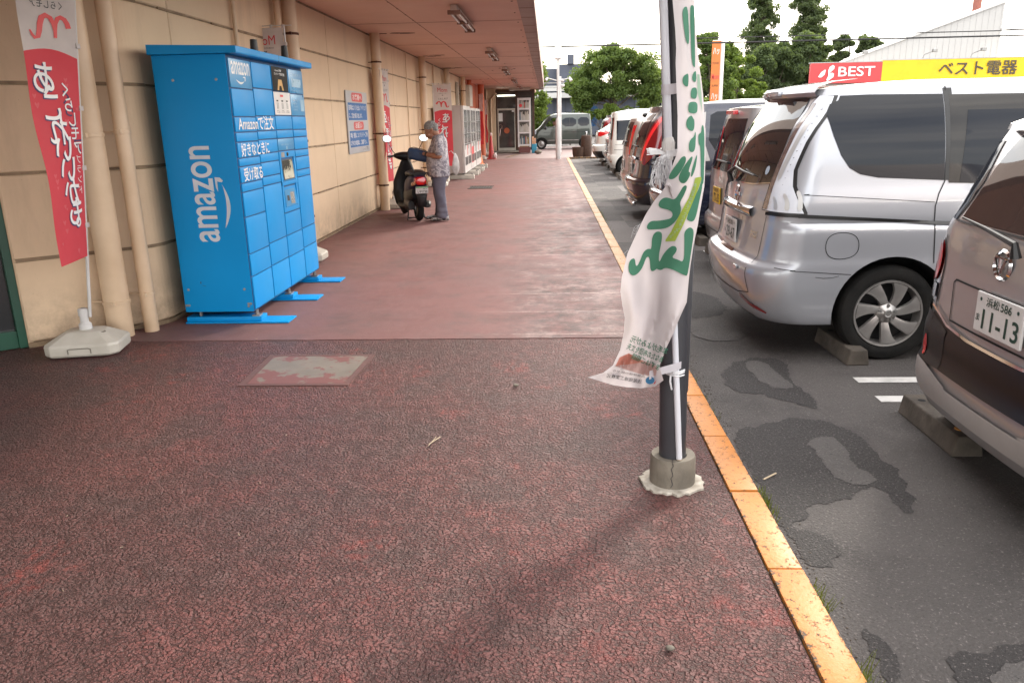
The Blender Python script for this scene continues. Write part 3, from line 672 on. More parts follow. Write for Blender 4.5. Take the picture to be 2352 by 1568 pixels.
sub('badge', M['inkred'], lambda mb: put_poly(mb, [(cx+.18, zz(.134)), (cx+.26, zz(.134)), (cx+.26, zz(.124)), (cx+.18, zz(.124))], fx(.0025)), po)
sub('drawing', M['ink'], lambda mb: [(put_poly(mb, [(cx+.07+q*.13, zz(.155)), (cx+.12+q*.13, zz(.155)), (cx+.12+q*.13, zz(.148)), (cx+.07+q*.13, zz(.148))], fx(.0025)), put_text(mb, 'かんたん受取', lambda a, b, q=q: fx(.0025)(cx+.05+q*.13+a, zz(.205)+b), w=.095, h=.012), put_text(mb, '荷物番号', lambda a, b, q=q: fx(.0025)(cx+.06+q*.13+a, zz(.198)+b), w=.07, h=.01)) for q in range(3)], po)
sub('drawing', mat('grey_print', (.35, .35, .35), None, 4, .5), lambda mb: [mb.tube([(LX+.003, cx+.08+q*.13, zz(.16)), (LX+.003, cx+.08+q*.13, zz(.186)), (LX+.003, cx+.11+q*.13, zz(.186)), (LX+.003, cx+.11+q*.13, zz(.16))], .002, 5) for q in range(3)], po)
# side lettering, reading upwards
sf = lambda a, b: Vector((-2.585-b, LY0-.0015, .665+a))
lpart('side_lettering', mat('side_print', (.62, .68, .74), None, 5, .5), lambda mb: (
    put_text(mb, 'amazon', sf, w=.735, h=.165, bold=.028, res=8),
    put_poly(mb, [(p[0]*.40, -.115+p[1]*.085) for p in sm], lambda a, b: sf(.10+a, b)),
    put_poly(mb, [(p[0]*.40, -.115+p[1]*.085) for p in sh], lambda a, b: sf(.10+a, b))))
[lpart('screw', M['steel'], lambda mb: mb.lathe([(0, .003), (.009, .0025), (.011, 0)], 12, Matrix.Translation((x, LY0, z)) @ Matrix.Rotation(rad(90), 4, 'X'))) for x, z in ((-2.80, 1.88), (-2.47, 1.88), (-2.44, .28), (-2.90, .28), (-2.93, .15), (-2.91, .15), (-2.42, .16), (-2.40, .16), (-2.42, .14))]
lpart('scuff', M['ink'], lambda mb: (mb.tube([(-2.79, LY0-.001, .345), (-2.788, LY0-.001, .33)], .004, 5), mb.tube([(-2.78, LY0-.001, .315), (-2.75, LY0-.001, .308)], .0015, 4)))
# feet: lower plate and raised block, with steel studs
for y in (6.02, 6.84, 7.66):
    mb = MB(); mb.box((-2.95, y, .002), (-2.10, y+.21, .014), bev=.003); mb.box((-2.95, y+.03, .0145), (-2.33, y+.17, .05), bev=.004); inL(mb.build('foot_plate', M['blue'], smooth=True))
    mb = MB(); mb.tube([(-2.38, y+.08, .04), (-2.38, y+.08, .1)], .014, 10); mb.tube([(-2.85, y+.08, .04), (-2.85, y+.08, .1)], .014, 10); mb.box((-2.41, y+.045, .05), (-2.35, y+.12, .062)); inL(mb.build('stud', M['steel']))

# ------------------------------------------------------------------ notice board on the wall
t = empty('wall_notice', (-3.08, 13.1, 1.05), 0, 'grey notice board with blue panels and red headings fixed on the cream wall', 'sign')
y0, y1, z0, z1 = 12.38, 13.82, 1.07, 2.03
def inS(o): o.parent = t; o.matrix_parent_inverse = Matrix.Translation((3.08, -13.1, -1.05)); return o
mb = MB(); mb.box((-3.09, y0, z0), (-3.075, y1, z1), bev=.003); inS(mb.build('board', mat('notice_board', (.40, .40, .42), (.46, .46, .48), 2, .4)))
P = plane_fn((-3.0745, y0, z0), (0, 1, 0), (0, 0, 1)); Wd, Hd = y1-y0, z1-z0
def rr(x0, y0_, x1, y1_, r=.03): 
    q = []
    for cx_, cy_, a0 in ((x1-r, y1_-r, 0), (x0+r, y1_-r, 90), (x0+r, y0_+r, 180), (x1-r, y0_+r, 270)):
        for k in range(5): a = rad(a0+k*22.5); q.append((cx_+r*math.cos(a), cy_+r*math.sin(a)))
    return q
mb = MB(); put_poly(mb, rr(.35, .80, 1.10, .935, .06), P); put_poly(mb, rr(.38, .365, 1.08, .49, .06), P); inS(mb.build('heading', M['inkred'], fix=False))
mb = MB(); put_poly(mb, rr(.08, .515, 1.37, .78, .005), P); put_poly(mb, rr(.08, .10, 1.37, .35, .005), P); inS(mb.build('text_panel', mat('sign_blue', (.01, .13, .38), (.008, .11, .35), 3, .5, spec=.3), fix=False))
P = plane_fn((-3.0735, y0, z0), (0, 1, 0), (0, 0, 1)); q_ = lambda a0, b0: (lambda a, b: P(a0+a, b0+b))
mb = MB()
put_text(mb, 'お客様へ', q_(.43, .822), w=.6, h=.095, bold=.012); put_text(mb, 'お願い', q_(.5, .385), w=.46, h=.09, bold=.012)
put_text(mb, '駐車場はエンジンを止め、アイドリング', q_(.12, .665), w=1.2, h=.085, bold=.012); put_text(mb, 'に、ご協力お願い致します。', q_(.12, .545), w=.88, h=.08, bold=.012)
put_text(mb, '早朝、夜間は、コインランドリーご利用', q_(.12, .24), w=1.2, h=.085, bold=.012); put_text(mb, '以外の方の駐車は、ご遠慮下さい。', q_(.12, .125), w=1.12, h=.08, bold=.012)
inS(mb.build('lettering', M['inkwhite'], fix=False))
mb = MB(); put_text(mb, 'ショッピング', q_(.9, .03), w=.24, h=.035); put_text(mb, '71', q_(1.18, .025), w=.12, h=.055, bold=.02); inS(mb.build('lettering', M['ink'], fix=False))
# ------------------------------------------------------------------ tall vertical banners
M['cloth_red'] = mat('banner_red', (.64, .065, .085), (.60, .055, .075), 4, .75, transl=.2)
M['cloth_white'] = mat('banner_white', (.66, .61, .59), None, 4, .75, transl=.25)
navy = mat('banner_navy', (.06, .05, .13), None, 4, .7)
pinkm = mat('banner_pink', (.68, .11, .13), None, 4, .75)
def n_logo(w, h):
    """the flowing mark at the banner head: a thick stroke with two humps, as two outlines"""
    out = []
    for c, t0, t1 in (([(0, .55), (.03, .72), (.10, .86), (.20, .92), (.28, .86), (.34, .68), (.36, .45), (.37, .16)], .075, .045), ([(.36, .40), (.40, .66), (.47, .86), (.58, .93), (.68, .84), (.74, .60), (.77, .36), (.82, .14), (.90, .10), (.96, .20), (1, .36)], .05, .02)):
        L, R_ = [], []
        for i, p in enumerate(c):
            a = c[max(0, i-1)]; b = c[min(len(c)-1, i+1)]; d = Vector((b[0]-a[0], b[1]-a[1])).normalized(); f = i/(len(c)-1); th = (t0+(t1-t0)*f)+(.035*math.sin(math.pi*f) if t0 < .06 else 0)
            L.append((p[0]-d.y*th, p[1]+d.x*th*1.3)); R_.append((p[0]+d.y*th, p[1]-d.x*th*1.3))
        out.append([(x*w, y*h) for x, y in L+R_[::-1]])
    return out
def banner(loc, rz, ztop, w, h, label, pole_off=0, mirror=False, lean=(0, 0), base=False, wave=.015, group='red and white banners along the wall', seed=1, base_rz=0, detail=True, pole_bottom=.02, twist=(0, 0), cols=((.66, .32), (.27, .12))):
    t = empty('banner', loc, rz, label, 'banner', group); rnd = random.Random(seed)
    zb = ztop-h
    def cl(a, b, off=0):             # a across 0..w (from pole), b up 0..h ; cloth lies in local XZ
        z = zb+b; f = (a/w); tw = rad(twist[0]+twist[1]*(z-.7))
        y = wave*math.sin(b*4.2+seed)*f + wave*.6*math.sin(b*9+f*3+seed)*f
        return Vector((-a*math.cos(tw)-(y+off)*math.sin(tw)*-1 + lean[0]*z, -.02-a*math.sin(tw)+(y+off)*math.cos(tw)+lean[1]*z, z))
    NX, NZ = 8, 40; split = .67
    mb = MB()
    for k, (b0, b1) in enumerate(((0, split*h), (split*h, h))):
        mb.m(k); P_ = []
        n = NZ if k == 0 else 14
        for j in range(n+1):
            row = []
            for i in range(NX+1):
                a = w*i/NX; bb = b0+(b1-b0)*j/n
                edge = .035*math.sin(math.pi*i/NX)+.02*(i/NX) if detail else 0
                if k == 0 and j == n or k == 1 and j == 0: bb += edge
                elif k == 0: bb += edge*j/n
                else: bb += edge*(1-j/n)
                row.append(cl(a, bb))
            P_.append(row)
        mb.grid(P_)
    c = mb.build('cloth', [M['cloth_red'], M['cloth_white']], t, smooth=True)
    fr = .004
    # writing sits on both faces of the thin cloth (it shows through mirrored on the back)
    def txt(mb, s, cx_, b, tw, th, side, bold=.02, dx=0, dz=0):
        V, F = text2d(s, bold, tw, th)
        off = -.0015 if side < 0 else .0015
        # local -x runs away from the pole; front is seen from -y with the pole on the right when mirrored
        fn = (lambda a, b_: cl(w*cx_ - (a-tw/2)*MIR + dx, b+b_+dz, off*(1.6 if side < 0 else 1.6)))
        put_text(mb, s, fn, w=tw, h=th, bold=bold)
    MIR = -1 if mirror else 1
    for side in ((-1, 1) if detail else (-1,)):
        o_ = -.003*1 if side < 0 else .003
        def col(mb, chars, cx_, top, step, size, side, extra=0, bold=.03):
            b = top; ca, cb_ = cx_ if isinstance(cx_, tuple) else (cx_, cx_)
            for ci, ch in enumerate(chars):
                cx_ = ca+(cb_-ca)*ci/max(1, len(chars)-1)
                k = .45 if ch in '、。' else 1
                if ch == 'ー': pass
                V, F = text2d(ch, bold, None, None)
                if V:
                    ww = max(v[0] for v in V)-min(v[0] for v in V); hh = max(v[1] for v in V)
                    s_ = size; tw = min(s_, ww*s_*1.15); th = min(s_, hh*s_*1.15)
                    if ch == 'ー': tw, th = th, tw
                    put_text(mb, ch, lambda a, b_: cl(w*cx_ - (a-tw/2)*MIR + extra, b-th+b_-extra, (o_+(.0012 if side > 0 else -.0012)*(0 if extra else 1))), w=tw, h=th, bold=bold)
                b -= step*(k if k < 1 else 1)
        if detail:
            mb = MB(); col(mb, 'あ、これいいかも。', cols[0], split*h-.035, h*.0675, w*.42, side, extra=.008); col(mb, 'くらしモア', cols[1], split*h-.20, h*.040, w*.20, side, extra=-.004, bold=.07)
            mb.build('letter_shadow', navy, c, fix=False)
        mb = MB(); col(mb, 'あ、これいいかも。', cols[0], split*h-.035, h*.0675, w*.42, side)
        col(mb, 'くらしモア', cols[1], split*h-.15, h*.048, w*.2, side, bold=.03 if detail else .05)
        if detail: col(mb, 'ブランド', .12, split*h-.20-h*.21, h*.035, w*.12, side, bold=.0)
        mb.build('lettering', M['inkwhite'], c, fix=False)
        mb = MB(); 
        for q, T in enumerate(n_logo(w*.70, h*.085)): put_poly(mb, T, lambda a, b_: cl(w*.5-(a-w*.35)*MIR, h*.715+b_, o_*(1+.1*q)))
        txtw = w*.55; put_text(mb, 'Mom', lambda a, b_: cl(w*.5-(a-txtw/2)*MIR, h*.905+b_-(a*.05)+.01, o_), w=txtw, h=h*.05, bold=.0)
        mb.build('emblem', M['inkred'], c, fix=False)
        mb = MB(); put_text(mb, 'くらしモア', lambda a, b_: cl(w*.5-(a-w*.25)*MIR, h*.815+b_, o_), w=w*.55, h=h*.024, bold=.03)
        put_text(mb, '×', lambda a, b_: cl(w*.5-(a-w*.04)*MIR, h*.862+b_, o_), w=w*.09, h=h*.014, bold=.02)
        put_text(mb, 'SHIMADA COOP', lambda a, b_: cl(w*.5-(a-w*.22)*MIR, h*.888+b_, o_), w=w*.45, h=h*.006, bold=.01)
        mb.build('lettering', M['ink'], c, fix=False)
    if detail:
        mb = MB()
        for k in range(26):
            a, b = rnd.uniform(.06, .94)*w, rnd.uniform(.02, .9)*split*h; s_ = rnd.uniform(.012, .024)
            hp = [(0, -.9), (.55, -.2), (.9, .35), (.7, .75), (.35, .75), (0, .35), (-.35, .75), (-.7, .75), (-.9, .35), (-.55, -.2)]
            put_poly(mb, [(x*s_, y*s_) for x, y in hp], lambda p, q: cl(min(w, max(0, a+p)), b+q, -.0022))
        mb.build('pattern', pinkm, c, fix=False)
    mb = MB(); pl = lambda z: (lean[0]*z+.012, lean[1]*z-.008, z)
    mb.tube([pl(pole_bottom), pl(ztop+.03)], .011, 12); mb.tube([(lean[0]*ztop+.10, lean[1]*ztop-.014, ztop+.02), (lean[0]*ztop-w-.03, lean[1]*ztop-.014, ztop+.02)], .005, 8)
    p = mb.build('pole', M['white'], t, smooth=True)
    mb = MB()
    for k in range(5): mb.box((lean[0]*(zb+k*h/5+.2)-.01, -.028+lean[1]*(zb+k*h/5+.2), zb+k*h/5+.2), (lean[0]*(zb+k*h/5+.2)+.03, .008+lean[1]*(zb+k*h/5+.2), zb+k*h/5+.23))
    for k in range(4): mb.box((lean[0]*ztop-w*k/3.2-.012, lean[1]*ztop-.024, ztop-.002), (lean[0]*ztop-w*k/3.2+.012, lean[1]*ztop-.006, ztop+.032))
    mb.build('loop', M['cloth_white'], p)
    if base:
        q = Matrix.Rotation(base_rz-rz, 4, 'Z')
        mb = MB(); hw = .25
        def rect(hx, hy, c_, z): return [(sx*(hx-cxx), sy*(hy-cyy), z) for sx, sy, cxx, cyy in ((1, 1, c_, 0), (1, 1, 0, c_), (1, -1, 0, c_)[::1] if 0 else (1, -1, 0, c_), (1, -1, c_, 0), (-1, -1, c_, 0), (-1, -1, 0, c_), (-1, 1, 0, c_), (-1, 1, c_, 0))]
        def ring(hx, hy, c_, z): return [(hx, hy-c_, z), (hx-c_, hy, z), (-hx+c_, hy, z), (-hx, hy-c_, z), (-hx, -hy+c_, z), (-hx+c_, -hy, z), (hx-c_, -hy, z), (hx, -hy+c_, z)]
        rs_ = [ring(.235, .175, .05, .002), ring(.248, .188, .055, .02), ring(.25, .19, .055, .075), ring(.242, .182, .05, .092), ring(.13, .09, .03, .158), ring(.085, .06, .02, .165)]
        V = [[mb.bm.verts.new(q @ Vector(p_)) for p_ in r_] for r_ in rs_]
        for i in range(len(V)-1):
            for j in range(8): mb.face([V[i][j], V[i][(j+1) % 8], V[i+1][(j+1) % 8], V[i+1][j]])
        mb.face(V[0][::-1]); mb.face(V[-1]); tank = mb.build('water_tank', M['offwhite'], t, bevel=.008)
        mb = MB(); mb.lathe([(0, .16), (.045, .16), (.042, .20), (.028, .215), (.028, .26), (.034, .262), (.034, .31), (.026, .315), (.012, .318)], 18); mb.build('pole_socket', M['white'], t, smooth=True)
        mb = MB(); mb.tube([q @ Vector(v) for v in ((-.075, -.1915, .03), (-.075, -.1925, .062), (-.06, -.193, .067), (.06, -.193, .067), (.075, -.1925, .062), (.075, -.1915, .03))], .004, 6); mb.tube([q @ Vector((.13, -.06, .135)), q @ Vector((.13, -.06, .155))], .02, 12); mb.build('grip', mat('grip_dirt', (.2, .18, .15), None, 4, .7), tank)
    return t
# nearest banner: back of the cloth towards us, so its writing reads mirrored
banner((-3.325, 5.28, 0), rad(87), 2.62, .43, 1.93, 'nearest red and white banner on a weighted base, left of the thick cream pipes', mirror=True, lean=(.0, -.125), base=True, base_rz=rad(12), seed=3, wave=.012, pole_bottom=.25, twist=(12.7, -15.2), cols=((.70, .26), (.30, .12)))
banner((-2.87, 9.0, 0), rad(-3), 2.56, .42, 1.9, 'white headed banner showing only its top above the blue parcel locker', mirror=True, base=True, seed=5)
banner((-2.86, 14.6, 0), rad(82), 2.42, .42, 1.92, 'red banner seen almost edge on between the downpipe and the scooter', base=True, seed=2, wave=.02, lean=(0, 0))
banner((-2.70, 19.4, 0), rad(180+6), 2.38, .42, 1.9, 'red banner with red script on white head standing behind the man', mirror=True, base=True, seed=7, lean=(0, 0))
banner((-2.70, 32.4, 0), rad(112), 2.5, .42, 1.9, 'red and white banner in front of the orange wall above the drink machines', base=True, seed=9, detail=False)
banner((-2.75, 36.0, 0), rad(105), 2.36, .42, 1.8, 'red banner standing beside the dark doorway past the drink machines', base=True, seed=4, detail=False)
# ------------------------------------------------------------------ drink machines
vm_body = mat('vending_body', (.43, .375, .35), (.40, .345, .325), 2, .4); vm_front = mat('vending_front', (.62, .59, .57), None, 3, .35)
vm_pan = mat('vending_panel', (.28, .28, .27), (.10, .10, .11), 7, .15, detail=8)
def vending(y0, y1, h, label, red=False, xf=-2.25):
    t = empty('vending_machine', (xf, y0, 0), 0, label, 'vending machine', 'drink machines by the orange wall'); w = y1-y0; D = .72
    mb = MB(); mb.box((-D, 0, .16), (-.07, w, h), bev=.01); mb.build('cabinet', vm_body, t, smooth=True)
    dr_ = MB(); dr_.box((-.069, .004, .16), (0, w-.004, h-.005), bev=.012); d_ = dr_.build('door', vm_front, t, smooth=True)
    half = w/2
    for k in range(2):
        a, b = k*half+.06, (k+1)*half-.05
        for q, (z0_, z1_) in enumerate(((1.52, 1.82), (1.20, 1.49), (.93, 1.17))):
            mb = MB(); mb.box((-.0, a, z0_), (.004, b, z1_)); mb.build('display', vm_pan, d_)
        mb = MB()
        for z in (1.50, 1.18, .905): mb.box((.0, a-.01, z-.012), (.012, b+.01, z+.012))
        mb.build('button_row', M['black'] if not red else M['steel'], d_)
        mb = MB(); mb.box((0, a+.02, .78), (.006, a+.12, .90)); mb.build('coin_panel', M['steel'], d_)
        mb = MB(); mb.box((0, b-.12, .62), (.006, b-.04, .9)); mb.build('notice', M['inkred'] if not red else M['ink'], d_)
        mb = MB(); mb.box((.0, a+.03, .36), (.006, b-.04, .58), bev=.002); mb.build('pick_up_flap', M['black'], d_)
    if red: mb = MB(); mb.box((.0, .03, .34), (.004, half-.01, .80)); mb.build('red_panel', M['inkred'], d_)
    for yy in (.08, w-.28):
        mb = MB(); mb.box((-D-.02, yy, .0), (.22, yy+.17, .12), bev=.01); mb.build('footing', M['offwhite'], t, smooth=True)
        mb = MB(); mb.box((-.1, yy+.05, .12), (-.04, yy+.11, .16)); mb.box((.14, yy+.05, .12), (.19, yy+.12, .15), bev=.01); mb.build('bolt', M['steel'], t)
    return t
vending(21.55, 23.35, 1.93, 'largest grey white drink machine nearest the man', False, -2.22)
vending(23.5, 25.0, 1.90, 'middle white drink machine with a red lower panel', True, -2.22)
vending(25.2, 26.9, 1.90, 'farthest white drink machine beside the orange buoy post', False, -2.22)
t = empty('waste_bin', (-2.9, 20.6, 0), 0, 'low beige metal box standing behind the man and scooter', 'bin')
mb = MB(); mb.box((-.32, -.25, 0), (.32, .25, .86), bev=.02); mb.build('body', mat('beige_box', (.42, .32, .25), None, 4, .5), t, smooth=True)
mb = MB(); mb.box((-.33, -.26, .862), (.33, .26, .90), bev=.01); mb.build('lid', M['offwhite'], t, smooth=True)
mb = MB(); mb.box((.3195, -.2, .02), (.335, .2, .84)); mb.build('front_panel', M['offwhite'], t)
# ------------------------------------------------------------------ traffic cones
def cone(x, y, h, m, label, lean=0):
    t = empty('traffic_cone', (x, y, 0), 0, label, 'cone')
    mb = MB(); mb.lathe([(.13, .03), (.125, .05), (.03, h), (.02, h+.01), (0, h+.01)], 24); mb.build('cone', m, t, smooth=True)
    mb = MB(); mb.box((-.19, -.19, 0), (.19, .19, .03), bev=.01); mb.build('base', m, t, smooth=True)
    return t
cr = mat('cone_red', (.55, .05, .05), (.42, .05, .05), 8, .4, transl=.15)
c1 = cone(-2.28, 32.6, .95, cr, 'pinkish red traffic cone with plastic cover beside the dark doorway')
mb = MB(); mb.sphere((.14, -.06, .13), .10, (1, .8, 1.3)); mb.sphere((.0, 0, .98), .06, (1, 1, 1.2)); mb.build('plastic_cover', mat('cover_plastic', (.6, .5, .48), None, 4, .2), c1, smooth=True)
cone(-2.42, 28.6, .62, mat('cone_orange', (.75, .18, .02), None, 4, .35), 'bright orange traffic cone next to the farthest drink machine')
# ------------------------------------------------------------------ white glazed display case on wheels by the far entrance
t = empty('display_case', (-1.07, 38.3, 0), 0, 'narrow white framed display case of books and leaflets by the far entrance', 'display case')
cw, chh = .27, 2.45
mb = MB()
for sx in (-1, 1):
    for sy in (-1, 1): mb.box((sx*cw-.035, sy*.3-.03, .27), (sx*cw+.035, sy*.3+.03, chh))
for z in (.36, .92, 1.46, 2.0, 2.42):
    for sy in (-1, 1): mb.box((-cw+.035, sy*.3-.025, z-.035), (cw-.035, sy*.3+.025, z+.035))
    for sx in (-1, 1): mb.box((sx*cw-.025, -.27, z-.03), (sx*cw+.025, .27, z+.03))
mb.box((-cw-.04, -.34, 2.451), (cw+.04, .34, 2.49)); mb.build('frame', M['white'], t)
mb = MB(); mb.box((-cw, -.3, 0), (cw, .3, .268)); mb.build('plinth', mat('plinth_red', (.14, .05, .045), None, 4, .6), t)
mb = MB(); mb.box((-cw+.03, .10, .40), (cw-.03, .12, 2.4)); mb.build('back_panel', mat('case_back', (.17, .16, .14), (.11, .105, .10), 3, .5), t)
mb = MB(); random.seed(3); cols = [(.5, .48, .42), (.5, .1, .06), (.45, .32, .1), (.1, .16, .2), (.55, .53, .5)]
bk = [mat('book_spines', c_, None, 5, .6) for c_ in cols]
for r_, z in enumerate((.40, .96, 1.5, 2.04)):
    x = -cw+.05
    while x < cw-.06:
        wd = random.uniform(.025, .06); mb.m(random.randrange(5) if r_ == 0 or random.random() < .3 else (4 if random.random() < .5 else 0)); mb.box((x, -.12, z), (x+wd-.006, .09, z+random.uniform(.22, .40))); x += wd
mb.build('book', bk, t)
mb = MB(); mb.lathe([(0, 0), (.075, 0), (.075, .01), (0, .012)], 18, Matrix.Translation((-.16, -.305, 2.15)) @ Matrix.Rotation(rad(90), 4, 'X')); mb.build('sticker', M['inkred'], t)
mb = MB(); mb.box((-cw-.07, -.3, .95), (-cw-.036, -.2, 1.15), bev=.01); mb.build('latch', M['black'], t)
t = empty('plastic_crate', (-.62, 38.6, -.03), 0, 'blue plastic crate of flyers on the ground right of the display case', 'crate')
mb = MB(); mb.box((-.12, -.2, 0), (.12, .2, .42), bev=.01); mb.build('box', mat('crate_blue', (.03, .22, .33), None, 5, .5), t, smooth=True)
mb = MB(); mb.box((-.1, -.15, .422), (-.02, .15, .75)); mb.box((.0, -.15, .422), (.07, .15, .68)); mb.build('folder', mat('folder_orange', (.6, .2, .06), (.5, .4, .3), 20, .6), t)
t = tag((lambda mb: (mb.sphere((-.42, 37.4, .06), .16, (1.1, 1, .6), n=3), mb.build('stone', M['concrete'], smooth=True))[1])(MB()), 'rounded grey stone on the pavement near the display case', 'stone')
# ------------------------------------------------------------------ lamp post with a globe
t = empty('lamp_post', (.44, 31.8, 0), 0, 'white lamp post with a clear globe at the far end of the walkway', 'lamp post')
mb = MB(); mb.lathe([(.105, 0), (.105, 1.45), (.095, 1.5), (.06, 1.56), (.05, 1.6), (.05, 3.66), (.07, 3.7), (.16, 3.76), (.16, 3.78), (0, 3.78)], 24); mb.build('pole', M['white'], t, smooth=True)
gm = NB('clear_globe'); gm.base((.9, .9, .9)); gm.set(trans=1.0, rough=.05, ior=1.02, alpha=.35)
mb = MB(); mb.sphere((0, 0, 3.99), .24, n=4); mb.build('globe', gm.m, t, smooth=True)
mb = MB(); mb.tube([(0, 0, 3.78), (0, 0, 3.98)], .035, 12); mb.build('lamp', mat('lamp_bulb', (.6, .45, .3), None, 4, .4), t, smooth=True)
mb = MB(); mb.tube([(.06, 0, 2.95), (.45, 0, 3.03)], .018, 8); mb.tube([(-.06, 0, 2.95), (-.42, 0, 3.05)], .018, 8); mb.build('arm', M['white'], t)
mb = MB(); mb.tube([(.43, -.02, 3.06), (.50, -.08, 2.93)], .05, 12, rs=[.035, .065]); mb.tube([(-.40, -.02, 3.06), (-.48, -.08, 2.96)], .05, 12, rs=[.035, .06]); mb.build('spot_light', M['white'], t, smooth=True)
mb = MB(); mb.tube([(.10, 0, 1.3), (.125, -.01, 1.2), (.125, -.01, .75), (.10, 0, .7)], .012, 8); mb.build('cable_guard', M['white'], t)
t = empty('utility_post', (.62, 38.0, 0), 0, 'thin grey steel post standing behind the globe lamp', 'post')
mb = MB(); mb.tube([(0, 0, 0), (0, 0, 3.4)], .055, 12); mb.build('shaft', M['white'], t, smooth=True)
mb = MB(); mb.box((-.9, -.03, 3.1), (.2, .03, 3.14)); mb.box((-.9, -.03, 2.9), (.1, .03, 2.93)); mb.build('crossbar', M['steel'], t)
for q, (x_, z_) in enumerate(((-.85, 3.2), (.1, 3.22), (.12, 3.0))):
    mb = MB(); mb.sphere((x_, 0, z_), .09, (1, 1, .8)); mb.build('insulator', M['white'], t, smooth=True)
# log-shaped water tap stand
t = empty('water_tap_stand', (1.5, 33.4, -.03), 0, 'brown log shaped tap stand with a basin at the end of the walkway', 'tap stand')
mb = MB(); mb.lathe([(.20, 0), (.23, .12), (.24, .35), (.22, .6), (.20, .86), (.19, .88), (0, .88)], 20, Matrix.Translation((.12, 0, 0))); mb.build('post', M['wood'], t, smooth=True)
mb = MB(); mb.lathe([(.20, 0), (.235, .15), (.25, .42), (.20, .42), (.18, .34), (0, .33)], 20, Matrix.Translation((-.22, -.12, 0))); mb.build('basin', M['wood'], t, smooth=True)
mb = MB(); mb.tube([(.12, -.1, .88), (.12, -.1, 1.0), (.12, -.2, 1.0), (.12, -.22, .92)], .02, 8); mb.tube([(.08, -.1, 1.02), (.16, -.1, 1.02)], .012, 8); mb.build('tap', M['chrome'], t, smooth=True)
# ------------------------------------------------------------------ near black pole with the torn white and green banner
t = empty('canopy_post', (.54, 3.17, 0), 0, 'dark grey steel post in a cracked concrete collar beside the yellow kerb', 'post')
gp = mat('post_paint', (.035, .036, .042), (.045, .045, .052), 3, .38, bump=.03)
lx = -.023
mb = MB(); mb.tube([(0, 0, .0), (lx*3.6, 0, 3.6)], .058, 32); mb.build('shaft', gp, t, smooth=True)
mb = MB(); mb.box((.034+lx*.8, -.03, .42), (.068+lx*.8, .03, 1.30), bev=.012); mb.build('cable_cover', gp, t, smooth=True)
mb = MB(); R_ = random.Random(3); pr = []
mb.lathe([(.0, .0), (.098, .0), (.099, .05), (.097, .12), (.093, .132), (.058, .128)], 40); ob = mb.build('concrete_collar', M['concrete'], t, smooth=True)
mb = MB(); mb.prism([((.135+R_.uniform(-.012, .016))*math.cos(k*math.tau/44), (.135+R_.uniform(-.012, .012))*math.sin(k*math.tau/44)) for k in range(44)], -.01, .006); mb.build('mortar_skirt', mat('mortar', (.50, .46, .40), (.25, .22, .18), 16, .85, bump=.6), t, bevel=.002)
mb = MB(); cr_ = [(.0, .131, .0)]; ang = -1.75
pts = []
for k in range(9): a = ang+.05*math.sin(k*2.1); r = .0985; pts.append((r*math.cos(a), r*math.sin(a), .131-.0145*k))
for k in range(8):
    a, b = Vector(pts[k]), Vector(pts[k+1]); n_ = Vector((a.x, a.y, 0)).normalized()*.0012; tdir = Vector((-n_.y, n_.x, 0)).normalized()*.0016
    mb.poly([a+n_-tdir, a+n_+tdir, b+n_+tdir*.8, b+n_-tdir*.8])
mb.tube([(.058*math.cos(ang), .058*math.sin(ang), .129), (.097*math.cos(ang), .097*math.sin(ang), .1325)], .0014, 5)
mb.build('crack', M['ink'], t, fix=False)
